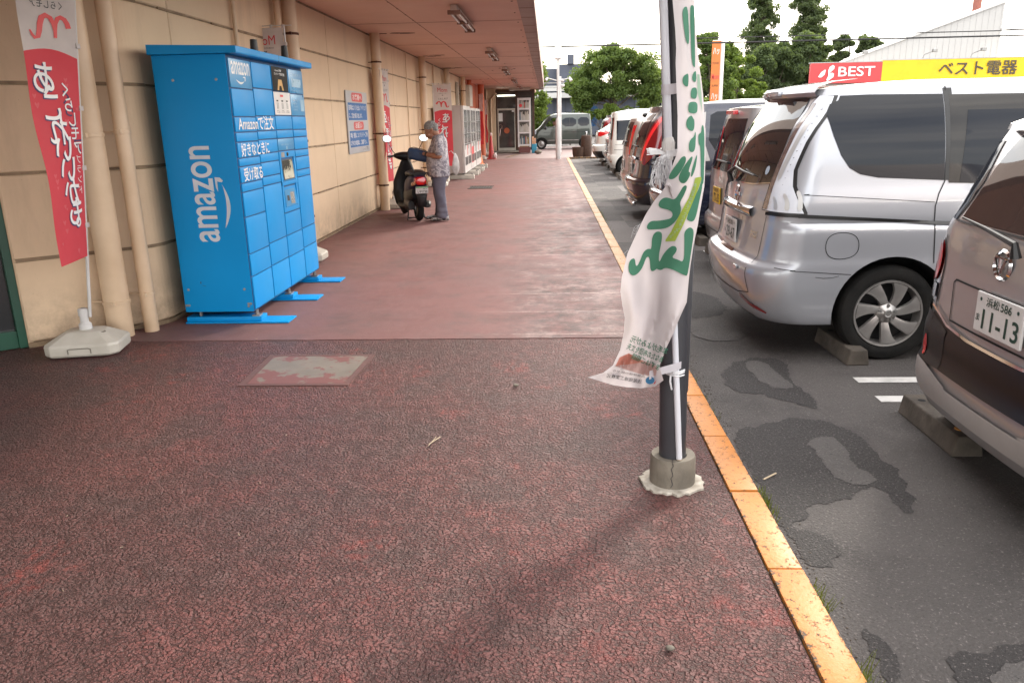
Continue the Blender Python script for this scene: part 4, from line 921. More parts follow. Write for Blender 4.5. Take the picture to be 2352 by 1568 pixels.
# the banner ---------------------------------------------------------------------------
FL = [(446, 1944), (459, 1847), (465, 1782), (465, 1733), (471, 1649), (479, 1547), (483, 1419), (445, 1311), (440, 1290), (405, 1245), (373, 1194), (338, 1117), (306, 1043), (286, 951), (282, 893), (291, 835), (301, 789), (299, 733), (285, 656), (257, 591), (218, 560), (157, 542)]
FR = [(521, 1942), (536, 1813), (548, 1731), (561, 1664), (569, 1614), (583, 1494), (587, 1400), (588, 1345), (588, 1294), (579, 1227), (570, 1148), (558, 1077), (549, 993), (545, 939), (541, 849), (520, 797), (491, 718), (467, 661), (453, 617), (443, 590), (449, 566), (461, 527)]
FG = [[(488,1920),(501,1920),(508,1846),(511,1792),(500,1801),(490,1847),(483,1895),(484,1908)],
[(510,1923),(519,1925),(524,1916),(530,1813),(536,1716),(531,1716),(522,1735),(514,1830),(509,1904)],
[(513,1696),(504,1694),(494,1686),(491,1672),(495,1659),(506,1650),(514,1652)],
[(540,1705),(532,1701),(526,1688),(527,1672),(542,1662)],
[(543,1648),(527,1646),(523,1631),(524,1614),(532,1609),(544,1607),(547,1628)],
[(549,1597),(521,1598),(516,1584),(517,1564),(524,1558),(545,1556),(551,1566)],
[(530,1551),(519,1545),(511,1530),(512,1509),(527,1495),(541,1495),(542,1532),(535,1541)],
[(568,1515),(575,1515),(579,1483),(583,1421),(585,1318),(583,1300),(574,1307),(568,1442),(559,1446),(557,1484),(568,1487)],
[(546,1496),(549,1477),(548,1419),(526,1419),(523,1450),(531,1467),(542,1474)],
[(511,1406),(516,1398),(515,1381),(495,1343),(475,1322),(457,1321),(453,1328),(462,1349),(485,1381),(499,1402)],
[(538,1407),(541,1395),(525,1348),(534,1346),(532,1330),(518,1306),(503,1305),(492,1316),(491,1334),(504,1360),(521,1386)],
[(555,1412),(557,1400),(552,1359),(541,1328),(536,1330),(537,1348),(545,1380)],
[(520,1299),(524,1291),(514,1262),(498,1233),(505,1216),(503,1192),(487,1165),(463,1143),(439,1136),(415,1135),(384,1133),(376,1142),(383,1160),(398,1168),(420,1167),(462,1173),(474,1183),(472,1199),(458,1208),(430,1214),(418,1224),(423,1242),(438,1254),(456,1254),(478,1244),(495,1268),(509,1295)],
[(583,1344),(581,1293),(572,1239),(561,1173),(548,1160),(527,1169),(529,1182),(542,1234),(570,1288),(578,1329)],
[(538,1142),(552,1136),(557,1121),(553,1077),(544,992),(539,955),(532,953),(504,968),(475,981),(450,986),(438,976),(422,980),(421,983),(407,972),(396,975),(393,1016),(387,1031),(378,1026),(366,988),(348,963),(329,955),(314,967),(310,992),(316,1017),(331,1026),(337,1017),(339,995),(346,995),(356,1017),(368,1051),(386,1062),(398,1057),(398,1107),(412,1126),(427,1127),(437,1119),(435,1082),(427,1041),(428,1003),(442,1038),(466,1066),(484,1072),(495,1062),(493,1047),(475,1025),(499,1018),(524,1005),(522,1087),(519,1124)]]
FGL = [(544,1693),(552,1691),(562,1627),(568,1559),(561,1587),(547,1631)]
FLIME = [(553,1325),(574,1329),(576,1320),(567,1288),(545,1228),(515,1149),(487,1089),(450,1088),(450,1094),(470,1125),(504,1198),(532,1252),(548,1300)]
def row_at(z):
    """left and right edge of the cloth at height z (mm)"""
    def f(E):
        for (x0, z0), (x1, z1) in zip(E, E[1:]):
            if z0 >= z >= z1: return x0+(x1-x0)*(z0-z)/max(1e-6, z0-z1)
        return E[0][0] if z > E[0][1] else E[-1][0]
    return f(FL), f(FR)
def cloth_y(x, z):
    """depth of the folded cloth (metres) at x, z in millimetres"""
    a, b = row_at(z); u = (x-a)/max(20, b-a); s = max(0, min(1, (1500-z)/600))
    y = -.135 + .010*math.sin(u*9+z*.004)*(.3+s) - .022*s*math.sin(u*5.2-.6+z*.0035) + .012*math.cos(z*.011+u*2)*s
    if z < 1000: y += .024*math.sin(u*11+z*.010)*min(1, (1000-z)/200) + .010*math.sin(u*23-z*.006)*min(1, (1000-z)/200)
    y += .05*(1-s)*(u-.5)*1.0 - .03*math.exp(-((z-1419)/120)**2)*(1-u)
    return y
FY = 3.2
SH = .010                                                         # the flat tracing plane stands at y = 3.0; the cloth hangs close in front of the post
def cf(off=0):
    def g(x, z):
        y = cloth_y(x, z)+off; k = (FY+y)/3.0                     # keep size right for the distance it hangs at
        return Vector((x/1000*k-.54, y, 1.55+(z/1000-1.55)*k))
    return g
t = empty('torn_banner', (.54, 3.2, 0), 0, 'torn white banner with big green mirrored letters tied to the dark post', 'banner')
M['fl_white'] = mat('flag_white', (.60, .55, .555), (.56, .515, .525), 5, .7, transl=.38)
M['fl_green'] = mat('flag_green', (.055, .20, .125), (.05, .18, .11), 5, .7, transl=.3)
M['fl_pale'] = mat('flag_pale_green', (.33, .47, .36), None, 5, .7, transl=.3)
M['fl_lime'] = mat('flag_lime', (.33, .42, .055), None, 5, .7, transl=.3)
outline = FL + [(200, 527), (262, 507), (317, 498), (374, 494), (430, 503), (452, 515)] + FR[::-1][0:]
top = [(446, 1944), (440, 2100), (436, 2300), (505, 2300), (510, 2100)]
mb = MB(); put_poly(mb, FL+[(200, 527), (262, 507), (317, 498), (374, 494), (430, 503)]+FR[::-1]+[(512, 2100), (505, 2300), (436, 2300), (440, 2100)], cf(), step=12)
cl_ = mb.build('cloth', M['fl_white'], t, smooth=True, sharp=80)
mb = MB()
for g in FG: put_poly(mb, smooth_poly(g, 2), cf(-.0035), step=10)
mb.build('lettering', M['fl_green'], cl_, smooth=True, fix=False)
mb = MB(); put_poly(mb, FGL, cf(-.003), step=10); mb.build('lettering', M['fl_pale'], cl_, fix=False)
mb = MB(); put_poly(mb, FLIME, cf(-.0045), step=10); lm = mb.build('lime_strip', M['fl_lime'], cl_, fix=False)
mb = MB()
L0 = [(561, 1305), (552, 1262), (530, 1200), (505, 1140), (470, 1102)]
def along(s):
    n = len(L0)-1; f = max(0, min(.9999, s))*n; i = int(f); a, b = Vector(L0[i]), Vector(L0[i+1]); d = (b-a).normalized(); return a.lerp(b, f-i), d
chs = 'お使いの布団まるごと打ち直しませんか'
for i, ch in enumerate(chs):
    p, d = along((i+.5)/len(chs)); s_ = 11
    put_text(mb, ch, lambda a, b: cf(-.0065)(p.x+7*d.y+d.y*0-(a-s_/2)*(-d.y)*-1, p.y+b-s_/2), w=s_, h=s_, bold=.01, mirror=True)
mb.build('lettering', M['fl_pale'], lm, fix=False)
# lower pink field and small rows of green and black writing, mirrored
pk = mat('flag_pink', (.60, .40, .37), None, 5, .7, transl=.3); sm_ = mat('flag_salmon', (.62, .25, .19), None, 5, .7, transl=.3)
mb = MB(); put_poly(mb, [(318, 640), (436, 585), (428, 545), (381, 550), (290, 580), (266, 588)], cf(-.003), step=9); mb.build('pink_field', pk, cl_, fix=False)
mb = MB(); put_poly(mb, [(320, 642), (379, 606), (341, 598), (268, 590), (284, 625)], cf(-.0045), step=9); mb.build('salmon_field', sm_, cl_, fix=False)
def frow(mb, s, p0, p1, h, off, bold=.03):
    p0, p1 = Vector(p0), Vector(p1); d = p1-p0; L = d.length; d.normalize(); n = Vector((-d.y, d.x)); n = n if n.y > 0 else -n
    put_text(mb, s, lambda a, b: cf(off)(*(p0+d*a+n*b)), w=L, h=h, bold=bold)
mb = MB(); frow(mb, '羊毛がよみが元', (467, 632), (322, 690), 30, -.010, .05); frow(mb, 'あなたの布団を丈夫', (450, 600), (308, 660), 28, -.010, .05); frow(mb, 'まずはご相談', (437, 568), (326, 622), 26, -.012, .05)
mb.build('lettering', M['fl_green'], cl_, fix=False)
mb = MB(); frow(mb, '出雲神話の国から', (385, 538), (258, 566), 9, -.010, .0); frow(mb, '浅尾繊維工業株式', (372, 513), (232, 541), 18, -.010, .0); mb.build('lettering', M['ink'], cl_, fix=False)
mb = MB(); put_poly(mb, [(407+18*math.cos(k*.35), 527+16*math.sin(k*.35)) for k in range(18)], cf(-.022), step=9); mb.build('emblem', mat('flag_blue', (.05, .25, .5), None, 4, .6), cl_, fix=False)
mb = MB(); put_poly(mb, [(420, 512), (432, 528), (428, 512)], cf(-.025)); mb.build('emblem', M['inkred'], cl_, fix=False)
# pole of the banner with joint, straps, ties and a frayed tassel
wp = mat('white_tube', (.60, .61, .66), (.54, .55, .60), 3, .35)
fp = lambda z: (lambda s: (-.084+.0+.06*max(0, (1.9-z)/1.9)**.9*1.5, -.088, z))(0)
tb = lambda z: ((.427+(.556-.427)*(1.958-z)/(1.958-.114))*(3.11/3.1)-.54, -.09, z)
mb = MB(); mb.tube([tb(.135), tb(1.39)], .013, 16); mb.tube([tb(1.39), tb(3.4)], .0205, 16) if 0 else mb.tube([tb(1.47), tb(3.4)], .0165, 16); mb.build('tube', wp, t, smooth=True)
q = Vector(tb(1.43)); mb = MB(); mb.lathe([(.014, -.045), (.020, -.043), (.021, -.02), (.0235, -.012), (.0235, .025), (.018, .04), (.0165, .042)], 20, Matrix.Translation(q)); 
for k in range(12): a = k*math.tau/12; mb.box((.021, -.002, -.01), (.0250, .002, .024), M=Matrix.Translation(q) @ Matrix.Rotation(a, 4, 'Z'))
mb.build('joint_collar', M['white'], t, smooth=True)
q = Vector(tb(.135)); mb = MB(); mb.lathe([(0, 0), (.010, 0), (.012, .012), (.0135, .014)], 16, Matrix.Translation(q-Vector((0, 0, .008)))); mb.build('tube_cap', mat('beige_cap', (.5, .38, .25), None, 5, .5), t, smooth=True)
strap = mat('strap_white', (.58, .56, .60), None, 6, .7, transl=.2)
def wrap(mb, z, h, x1, dz=0, n=10):
    c = Vector(tb(z)); P_ = []
    rows = []
    for k in range(n+1):
        a = math.pi*(1.02 - k/n*.62); rows.append(Vector((c.x+.019*math.cos(a), c.y-.019*math.sin(a), z)))
    rows.append(Vector((c.x+.03, c.y-.03, z+dz*.3))); rows.append(Vector((x1, c.y-.032, z+dz)))
    mb.grid([[Vector((p.x, p.y, p.z-h/2)) for p in rows], [Vector((p.x, p.y, p.z+h/2)) for p in rows]])
mb = MB(); wrap(mb, 1.645, .038, -.04, .008); mb.build('strap', strap, t, smooth=True, sharp=80)
mb = MB(); wrap(mb, .545, .036, -.09, -.018); mb.build('strap', strap, t, smooth=True, sharp=80) if 0 else None
mb = MB(); c = Vector(tb(.55)); mb.grid([[Vector((c.x+.02, c.y-.01, .575)), Vector((c.x, c.y-.021, .572)), Vector((c.x-.06, c.y-.035, .560)), Vector((c.x-.115, c.y-.045, .545))], [Vector((c.x+.02, c.y-.01, .545)), Vector((c.x, c.y-.021, .540)), Vector((c.x-.06, c.y-.035, .527)), Vector((c.x-.115, c.y-.045, .508))]]); mb.build('strap', strap, t, smooth=True, sharp=80)
mb = MB()
for k, z in enumerate((.535, .528, .521, .514, .507)):          # shiny plastic twine wound round post and tube
    P_ = []
    for j in range(25): a = j*math.tau/24; P_.append((.0605*math.cos(a)+lx*z+(.0 if math.sin(a) > -.3 else 0), (.0605 if math.sin(a) > -.2 else .062+.05*(-math.sin(a)-.2))*math.sin(a)-.0, z+.006*math.sin(a+k)))
    mb.tube(P_, .0035, 6)
mb.tube([(-.035, -.10, .512), (-.038, -.112, .49), (-.030, -.108, .455)], .004, 6)
tw = mat('plastic_twine', (.68, .68, .70), (.50, .50, .52), 40, .22)
mb.build('twine', tw, t, smooth=True)
mb = MB(); P_ = []
for j in range(25): a = j*math.tau/24; P_.append((.0595*math.cos(a)+lx*1.43, (.0595 if math.sin(a) > -.2 else .060+.042*(-math.sin(a)-.2))*math.sin(a), 1.425))
mb.tube(P_, .0022, 6); mb.build('cable_tie', tw, t, smooth=True)
mb = MB(); R_ = random.Random(12)
kx, ky, kz = tb(1.40)[0]-.012, -.115, 1.405
for k in range(64):                                              # tassel strands
    x0 = kx+R_.uniform(-.03, .012); L = R_.uniform(.05, .125); sw = R_.uniform(-.035, .010)
    P_ = [(kx+R_.uniform(-.01, .01), ky, kz+R_.uniform(-.004, .008))]
    for j in range(1, 6): f = j/5; P_.append((x0+sw*f+R_.uniform(-.006, .006), ky+R_.uniform(-.012, .012), kz-L*f+.01*math.sin(f*3)))
    mb.tube(P_, .0013, 4)
mb.tube([(kx-.02, ky, kz-.03), (kx-.055, ky, kz-.07), (kx-.05, ky, kz-.11), (kx-.028, ky-.004, kz-.135), (kx-.02, ky, kz-.12), (kx-.026, ky, kz-.09), (kx-.038, ky, kz-.06)], .0026, 6)
for k in range(9): mb.tube([(kx, ky, kz+.004), (kx-.03, ky-.005, kz+.006+.002*k), (kx-.072+R_.uniform(-.006, .01), ky-.005, kz+.004+k*.003)], .0022, 5)
for k in range(8): z = kz-.006+k*.003; mb.tube([(tb(z)[0]-.018, -.09, z), (tb(z)[0]-.01, -.113, z+.001), (tb(z)[0]+.012, -.111, z+.002), (tb(z)[0]+.035, -.10, z+.006)], .002, 5)
mb.build('tassel', tw, t, smooth=True)
mb = MB()                                                       # loose threads on the torn edge
for (x, z) in ((446, 1270), (430, 1262), (425, 1255), (356, 1165), (350, 1158), (345, 1150), (341, 1140), (336, 1128), (308, 1050), (300, 1030)):
    for q in range(1):
        a = cf(-.001)(x+3, z); P_ = [a]
        for j in range(1, 5): P_.append(a+Vector((-.005*j+R_.uniform(-.003, .003), R_.uniform(-.004, .004), R_.uniform(-.012, .012)+(.004*j if q else -.004*j))))
        mb.tube(P_, .0005, 4)
mb.build('loose_thread', tw, cl_)
mb = MB(); P_ = [cf(-.004)(x, z) for x, z in ((447, 1300), (455, 1303), (462, 1292), (463, 1275), (470, 1262), (474, 1250))]; mb.tube(P_, .004, 6, rs=[.001, .006, .006, .004, .003, .001]); mb.build('torn_fold', M['fl_white'], cl_, smooth=True)
# ------------------------------------------------------------------ vehicles
def paint(name, c, metal=.0, rough=.3, coat=1, flake=.1):
    b = NB(name); n = b.noise(900, 2)
    b.base(b.mix(b.math('MULTIPLY', b.rng(b.noise(3, 5), .45, .75), .18), c, tuple(x*.85+.01 for x in c))); b.set(metal=metal, rough=rough, coat=coat, coatr=.03); return b.m
M['tyre'] = mat('tyre_rubber', (.009, .009, .009), (.015, .014, .013), 9, .85, bump=.3, bs=90, spec=.2)
M['rim'] = mat('alloy', (.40, .39, .38), (.33, .31, .30), 6, .32, metal=.75)
M['trim'] = mat('black_trim', (.012, .012, .013), None, 4, .4)
M['redlamp'] = mat('red_lens', (.55, .012, .015), None, 4, .08, coat=1)
M['redlamp_dark'] = mat('dark_red_lens', (.20, .012, .014), None, 4, .08, coat=1)
M['clearlamp'] = mat('clear_lens', (.40, .42, .47), (.34, .36, .41), 6, .15, metal=.2, coat=1); M['lampsilver'] = mat('lamp_silver', (.60, .60, .60), None, 6, .35, metal=.4)
M['carglass'] = mat('car_glass', (.010, .012, .018), None, 2, .03, spec=.28)
M['gap'] = mat('panel_gap', (.012, .012, .013), None, 4, .8)
M['plate'] = mat('number_plate', (.62, .61, .60), None, 4, .4)
M['plate_green'] = mat('plate_ink_green', (.02, .055, .04), None, 4, .5)
def itp(tab):
    xs = [p[0] for p in tab]; vs = [p[1] for p in tab]; n = len(xs)
    d = [(vs[i+1]-vs[i])/(xs[i+1]-xs[i]) for i in range(n-1)]; m = [0]*n
    m[0] = d[0]; m[-1] = d[-1]
    for i in range(1, n-1): m[i] = 0 if d[i-1]*d[i] <= 0 else 2*d[i-1]*d[i]/(d[i-1]+d[i])
    def f(x):
        if x <= xs[0]: return vs[0]
        if x >= xs[-1]: return vs[-1]
        for i in range(n-1):
            if x <= xs[i+1]: break
        h = xs[i+1]-xs[i]; t = (x-xs[i])/h
        return (2*t**3-3*t*t+1)*vs[i]+(t**3-2*t*t+t)*h*m[i]+(-2*t**3+3*t*t)*vs[i+1]+(t**3-t*t)*h*m[i+1]
    return f
class Car:
    """local frame: x forward from the rear bumper, y to the car's left, z up from the ground"""
    def __init__(s, xr, xf, hw, rc, zt, crown=.06, bow=.05, zb=.2, wheels=(.95, 3.8), wr=.32, ar=None, rcf=.45, roofin=.85):
        s.xr, s.xf, s.hw, s.rc = itp(xr), itp(xf), itp(hw), itp(rc); s.zt, s.crown, s.bow, s.zb = zt, crown, bow, zb
        s.wheels, s.wr, s.ar, s.rcf, s.roofin = wheels, wr, ar or wr*1.13, rcf, roofin
    def warp(s, x, y, z):
        h = s.hw(z); f = (y/h)**2 if h else 0; a, b = s.xr(z), s.xf(z); t = (x-a)/(b-a)
        x2 = x + s.bow*f*max(0, 1-t*3)**1.0 - s.bow*2.2*f*max(0, (t-.6)/.4)
        return Vector((x2, y, z))
    def perim(s, z, n=(10, 9, 64, 9, 10)):
        """points from the rear centre round the right (-y) side to the front centre"""
        a, b, h, r = s.xr(z), s.xf(z), s.hw(z), s.rc(z); rf = s.rcf; P_ = []
        for k in range(n[0]): P_.append((a, -(h-r)*k/n[0]))
        for k in range(n[1]): t = k/n[1]*math.pi/2; P_.append((a+r-r*math.cos(t), -(h-r)-r*math.sin(t)))
        for k in range(n[2]): P_.append((a+r+(b-rf-a-r)*k/n[2], -h))
        for k in range(n[3]): t = k/n[3]*math.pi/2; P_.append((b-rf+rf*math.sin(t), -(h-rf)-rf*math.cos(t)))
        for k in range(n[4]+1): P_.append((b, -(h-rf)*(1-k/n[4])))
        return P_
    def body(s, parent, m, cut=True):
        zs_ = [s.zb + (s.zt-s.zb)*k/84 for k in range(85)]; mb = MB(); rings = []
        def ring(P_, z, k=0, cxm=0):
            full = P_ + [(x, -y) for x, y in P_[-2:0:-1]]; out = []
            for x, y in full:
                q = s.warp(x, y, z if k == 0 else s.zt)
                if k: q = Vector((q.x+(cxm-q.x)*k*s.roofin, q.y*(1-k*s.roofin), z))
                out.append(mb.bm.verts.new(q))
            return out
        P0_ = s.perim(zs_[0]); zb2 = s.zb
        inner = [((x-2)*.97+2, y*.93) for x, y in P0_]
        rings.append([mb.bm.verts.new((v.x, v.y, s.zb-.0)) for v in [s.warp(x, y, s.zb) for x, y in inner+[(x, -y) for x, y in inner[-2:0:-1]]]])
        for z in zs_: rings.append(ring(s.perim(z), z+(.012 if z == zs_[0] else 0)))
        Pt = s.perim(s.zt); cxm = (s.xr(s.zt)+s.xf(s.zt))/2
        for j in range(1, 13):
            k = (j/12)**1.6; rings.append(ring(Pt, s.zt+s.crown*(1-(1-k)**2.2)**.9, k, cxm))
        n = len(rings[0])
        for i in range(len(rings)-1):
            for k in range(n): mb.face([rings[i][k], rings[i][(k+1) % n], rings[i+1][(k+1) % n], rings[i+1][k]])
        mb.face(rings[0][::-1]); mb.face(rings[-1])
        o = mb.build('body', [m, M['dark']], parent)
        if cut:
            c = MB(); c.mi = 1
            for wx in s.wheels:
                for sy in (-1, 1):
                    y0 = sy*(s.hw(.5)+.1); y1 = sy*(s.hw(.5)-.27)
                    c.lathe([(0, min(y0, y1)), (s.ar, min(y0, y1)), (s.ar, max(y0, y1)), (0, max(y0, y1))], 44, Matrix.Translation((wx, 0, s.wr+.01)) @ Matrix.Rotation(rad(-90), 4, 'X'))
            co = c.build('cutter', [m, M['dark']]); co.parent = parent; bpy.context.view_layer.update()
            md = o.modifiers.new('b', 'BOOLEAN'); md.operation = 'DIFFERENCE'; md.object = co; md.solver = 'EXACT'
            dg = bpy.context.evaluated_depsgraph_get(); me = bpy.data.meshes.new_from_object(o.evaluated_get(dg)); o.modifiers.clear(); o.data = me; bpy.data.objects.remove(co)
        o.data.polygons.foreach_set('use_smooth', [True]*len(o.data.polygons)); o.data.set_sharp_from_angle(angle=rad(32))
        s.b = o; return o
    def side(s, sy=-1, off=.003):
        def f(x, z):
            h, r, a = s.hw(z), s.rc(z), s.xr(z)
            if x < a+r: d = min(r, a+r-x); y = (h-r)+math.sqrt(max(0, r*r-d*d))
            else: y = h
            # undo the warp's shift in x so outlines stay where they were measured
            p = s.warp(x, y, z); x2 = x-(p.x-x)*0
            return Vector((p.x if x < a+r else x, sy*(y+off), z))
        return f
    def rear(s, off=.003):
        def f(y, z):
            h, r, a = s.hw(z), s.rc(z), s.xr(z); ya = min(abs(y), h-.001)
            x = a if ya < h-r else a+r-math.sqrt(max(0, r*r-(ya-(h-r))**2))
            p = s.warp(x, y, z); return Vector((p.x-off, y, z))
        return f
    def wrap(s, sy=-1, off=.004):
        """a: arc length from where the rear corner starts (negative = towards the middle of the rear)"""
        def f(a_, z):
            h, r, a = s.hw(z), s.rc(z), s.xr(z); A = r*math.pi/2
            if a_ < 0: x, y, nx, ny = a, (h-r)+a_, -1, 0
            elif a_ < A: t = a_/r; nx, ny = -math.cos(t), math.sin(t); x, y = a+r+r*nx, (h-r)+r*ny
            else: x, y, nx, ny = a+r+(a_-A), h, 0, 1
            p = s.warp(x, y, z); return Vector((p.x+nx*off, sy*(p.y+ny*off), z))
        return f
    def patch(s, name, m, poly, fn, parent=None, step=.05, rnd=0):
        if rnd: poly = smooth_poly(poly, rnd)
        mb = MB(); put_poly(mb, poly, fn, step=step); o = mb.build(name, m, parent or s.b, smooth=True, sharp=60)
        return o
    def line(s, name, pts, fn, w=.006, m=None, parent=None):
        mb = MB(); L, R_ = [], []
        P_ = []
        for a, b in zip(pts, pts[1:]):
            k = max(1, int(math.hypot(b[0]-a[0], b[1]-a[1])/.04)); P_ += [(a[0]+(b[0]-a[0])*t/k, a[1]+(b[1]-a[1])*t/k) for t in range(k)]
        P_.append(pts[-1])
        for i, p in enumerate(P_):
            a, b = P_[max(0, i-1)], P_[min(len(P_)-1, i+1)]; d = Vector((b[0]-a[0], b[1]-a[1])).normalized()
            L.append(fn(p[0]-d.y*w/2, p[1]+d.x*w/2)); R_.append(fn(p[0]+d.y*w/2, p[1]-d.x*w/2))
        mb.grid([L, R_]); return mb.build(name, m or M['gap'], parent or s.b, smooth=True, fix=True)
_wheel = {}
def wheel(parent, x, y, r, kind='alloy8', sy=-1, spokes=8):
    key = (r, kind, spokes)
    t = empty('wheel', (x, y, r), 0 if sy < 0 else math.pi); t.parent = parent
    if key not in _wheel:
        Q = Matrix.Rotation(rad(90), 4, 'X')                     # lathe axis -> -y (outwards)
        w = .19 if r > .3 else .155; rr_ = r*(.70 if kind == 'alloy8' else .60)
        mb = MB(); mb.lathe([(rr_, -w*.9), (r*.93, -w*.95), (r*.99, -w*.80), (r, -w*.5), (r, -.045), (r*.985, -.02), (r*.95, -.004), (r*.86, .004), (rr_+.02, .0), (rr_+.004, -.008), (rr_, -.02)], 56, Q); ty = mb.build('tyre', M['tyre'], None, smooth=True)
        mb = MB(); mb.lathe([(rr_, -w*.85), (rr_+.004, -.012), (rr_, -.002), (rr_-.012, -.004), (rr_-.022, -.03), (rr_-.03, -w*.8)], 48, Q)
        R0 = rr_-.014
        if kind == 'alloy8':
            for k in range(spokes):
                a = k*math.tau/spokes+.15; tw_ = .26
                def P_(rad_, ang, h): return Q @ Vector((rad_*math.cos(ang), rad_*math.sin(ang), h))
                in_w, out_w = .60, .50
                rows = []
                for q in range(7):
                    f = q/6; rr2 = .055+(R0-.055)*f; am = a+tw_*(f-.2); wdt = (in_w*(1-f)**2.2+out_w*(.50+.62*f))*.5
                    hgt = -.030+.010*math.sin(f*math.pi)+.022*f
                    rows.append([P_(rr2, am-wdt, hgt-.02), P_(rr2, am-wdt*.9, hgt), P_(rr2, am+.0, hgt+.008), P_(rr2, am+wdt*.9, hgt), P_(rr2, am+wdt, hgt-.02)])
                mb.grid(rows)
        elif kind == 'steel':
            n_ = 14
            mb.lathe([(0, -.04), (R0*.45, -.028), (R0*.52, -.012), (R0*.75, -.02), (R0*.98, -.035)], 40, Q)
        mb.lathe([(.0, -.004), (.026, -.004), (.03, -.010), (.062, -.020), (.075, -.045), (0, -.05)], 28, Q)
        ri = mb.build('rim', M['rim'], None, smooth=True, sharp=50)
        mb = MB(); mb.lathe([(0, -.10), (rr_-.02, -.10), (rr_-.02, -.085), (0, -.085)], 32, Q)
        if kind == 'steel':
            for k in range(spokes):
                a = k*math.tau/spokes; mb.sphere(Q @ Vector((R0*.80*math.cos(a), R0*.80*math.sin(a), -.024)), .018, (1, .35, 1), n=2)
        dk = mb.build('brake', M['trim'], None)
        mb = MB()
        for k in range(5):
            a = k*math.tau/5+.3; mb.lathe([(0, .0), (.010, .0), (.012, -.02)], 8, Q @ Matrix.Translation((.053*math.cos(a), .053*math.sin(a), -.008)))
        mb.lathe([(.017, -.0035), (.021, -.001), (.023, -.0035)], 20, Q)
        nut = mb.build('wheel_nut', M['steel'] if kind == 'alloy8' else M['trim'], None, smooth=True)
        for o in (ty, ri, dk, nut): o.parent = t
        _wheel[key] = (ty, ri, dk, nut)
    else:
        for o in _wheel[key]: c = o.copy(); COL.objects.link(c); c.parent = t
    return t
def num_plate(car, y, z, top, cls, kana, num, tilt=.0, x=None, ink=None, m=None):
    f = car.rear(.0); p = f(y, z); x = x if x is not None else p.x-.012
    mb = MB(); mb.box((x-.006, y-.165, z-.0825), (x+.006, y+.165, z+.0825), bev=.004); o = mb.build('number_plate', m or M['plate'], car.b)
    pf = lambda a, b: Vector((x-.0075, y+.165-a, z-.0825+b))
    mb = MB(); put_text(mb, top, lambda a, b: pf(.075+a, .115+b), w=.095, h=.038, bold=.015); put_text(mb, cls, lambda a, b: pf(.178+a, .117+b), w=.075, h=.034, bold=.02)
    put_text(mb, kana, lambda a, b: pf(.012+a, .045+b), w=.028, h=.030, bold=.015)
    put_text(mb, num, lambda a, b: pf(.058+a, .018+b), w=.255, h=.083, bold=.018)
    for a in (.035, .295): put_poly(mb, [(a+.008*math.cos(k), .137+.008*math.sin(k)) for k in [j*.628 for j in range(10)]], pf)
    mb.build('lettering', ink or M['plate_green'], o, fix=False)
def wheel_stop(x, y, label, shared=False):
    t = empty('wheel_stop', (x, y, GZ), 0, label, 'wheel stop', 'concrete wheel stops in the parking bays')
    return t

# --- silver minivan --------------------------------------------------------------------
silver = paint('silver_paint', (.365, .375, .41), .45, .33)
def minivan(loc, paintm, label, L=4.7, detail=True, name='minivan', group='cars parked in the bays', h=1.745, red=False):
    t = empty(name, loc, 0, label, 'car', group)
    c = Car(xr=[(.2, .16), (.30, .07), (.45, .02), (.58, .0), (.62, .015), (.66, .075), (.8, .10), (1.05, .13), (1.2, .165), (1.5, .27), (h-.1, .36), (h, .40)],
            xf=[(.2, L-.1), (.5, L), (.8, L-.05), (1.0, L-.55), (1.4, L-1.1), (h, L-1.6)],
            hw=[(.2, .80), (.34, .835), (.5, .848), (.64, .846), (.70, .842), (.86, .846), (.905, .838), (.925, .822), (.94, .828), (1.04, .826), (1.16, .808), (1.4, .775), (h-.12, .715), (h, .66)],
            rc=[(.2, .22), (.6, .24), (.7, .20), (1.1, .18), (min(1.60, h-.1), .13), (h, .12)], zt=h, crown=.06, bow=.09, zb=.235, wheels=(.955, .955+2.86), wr=.318, ar=.375)
    b = c.body(t, paintm)
    return t, c
van, c = minivan((1.28, 5.9, GZ), silver, 'large silver minivan reversed into the bay, behind the torn banner', detail=True)
sd, rr_f, wp_ = c.side(), c.rear(), c.wrap()
win = [(.475, 1.66), (.50, 1.685), (.56, 1.70), (.736, 1.704), (1.189, 1.699), (1.207, 1.178), (.985, 1.19), (.80, 1.200), (.69, 1.222), (.62, 1.262), (.565, 1.34), (.515, 1.46), (.47, 1.60)]
c.patch('quarter_window', M['carglass'], win, c.side(-1, .004), step=.045)
c.patch('window_trim', M['trim'], [(1.192, 1.735), (1.245, 1.735), (1.25, 1.178), (1.212, 1.178)], c.side(-1, .0035), step=.05)
c.patch('door_window', mat('door_glass', (.030, .028, .027), None, 2, .06, spec=.3), [(1.225, 1.695), (2.15, 1.69), (2.2, 1.13), (1.235, 1.162)], c.side(-1, .004))
c.patch('inner_pane', M['carglass'], [(1.335, 1.60), (2.12, 1.60), (2.16, 1.14), (1.30, 1.165)], c.side(-1, .0055))
c.line('door_seam', [(1.207, 1.755), (1.210, 1.34), (1.212, 1.175), (1.178, 1.095), (1.163, 1.02), (1.172, .854), (1.190, .66)], c.side(-1, .003), .007)
c.line('door_seam', [(1.25, 1.755), (2.2, 1.75)], c.side(-1, .003), .005)
c.line('crease', [(.30, 1.104), (.72, 1.075), (1.156, 1.045)], c.side(-1, .002), .004)
c.patch('rail', M['trim'], [(.10, .958), (.336, .957), (1.169, .908), (2.6, .86), (2.6, .878), (1.169, .927), (.336, .980), (.10, .980)], c.side(-1, .010), step=.02)
c.line('bumper_seam', [(.12, .632), (.2, .622), (.327, .615), (.676, .590)], c.side(-1, .002), .004)
fd = smooth_poly([(.495, .862), (.70, .862), (.715, .70), (.505, .685)], 3)
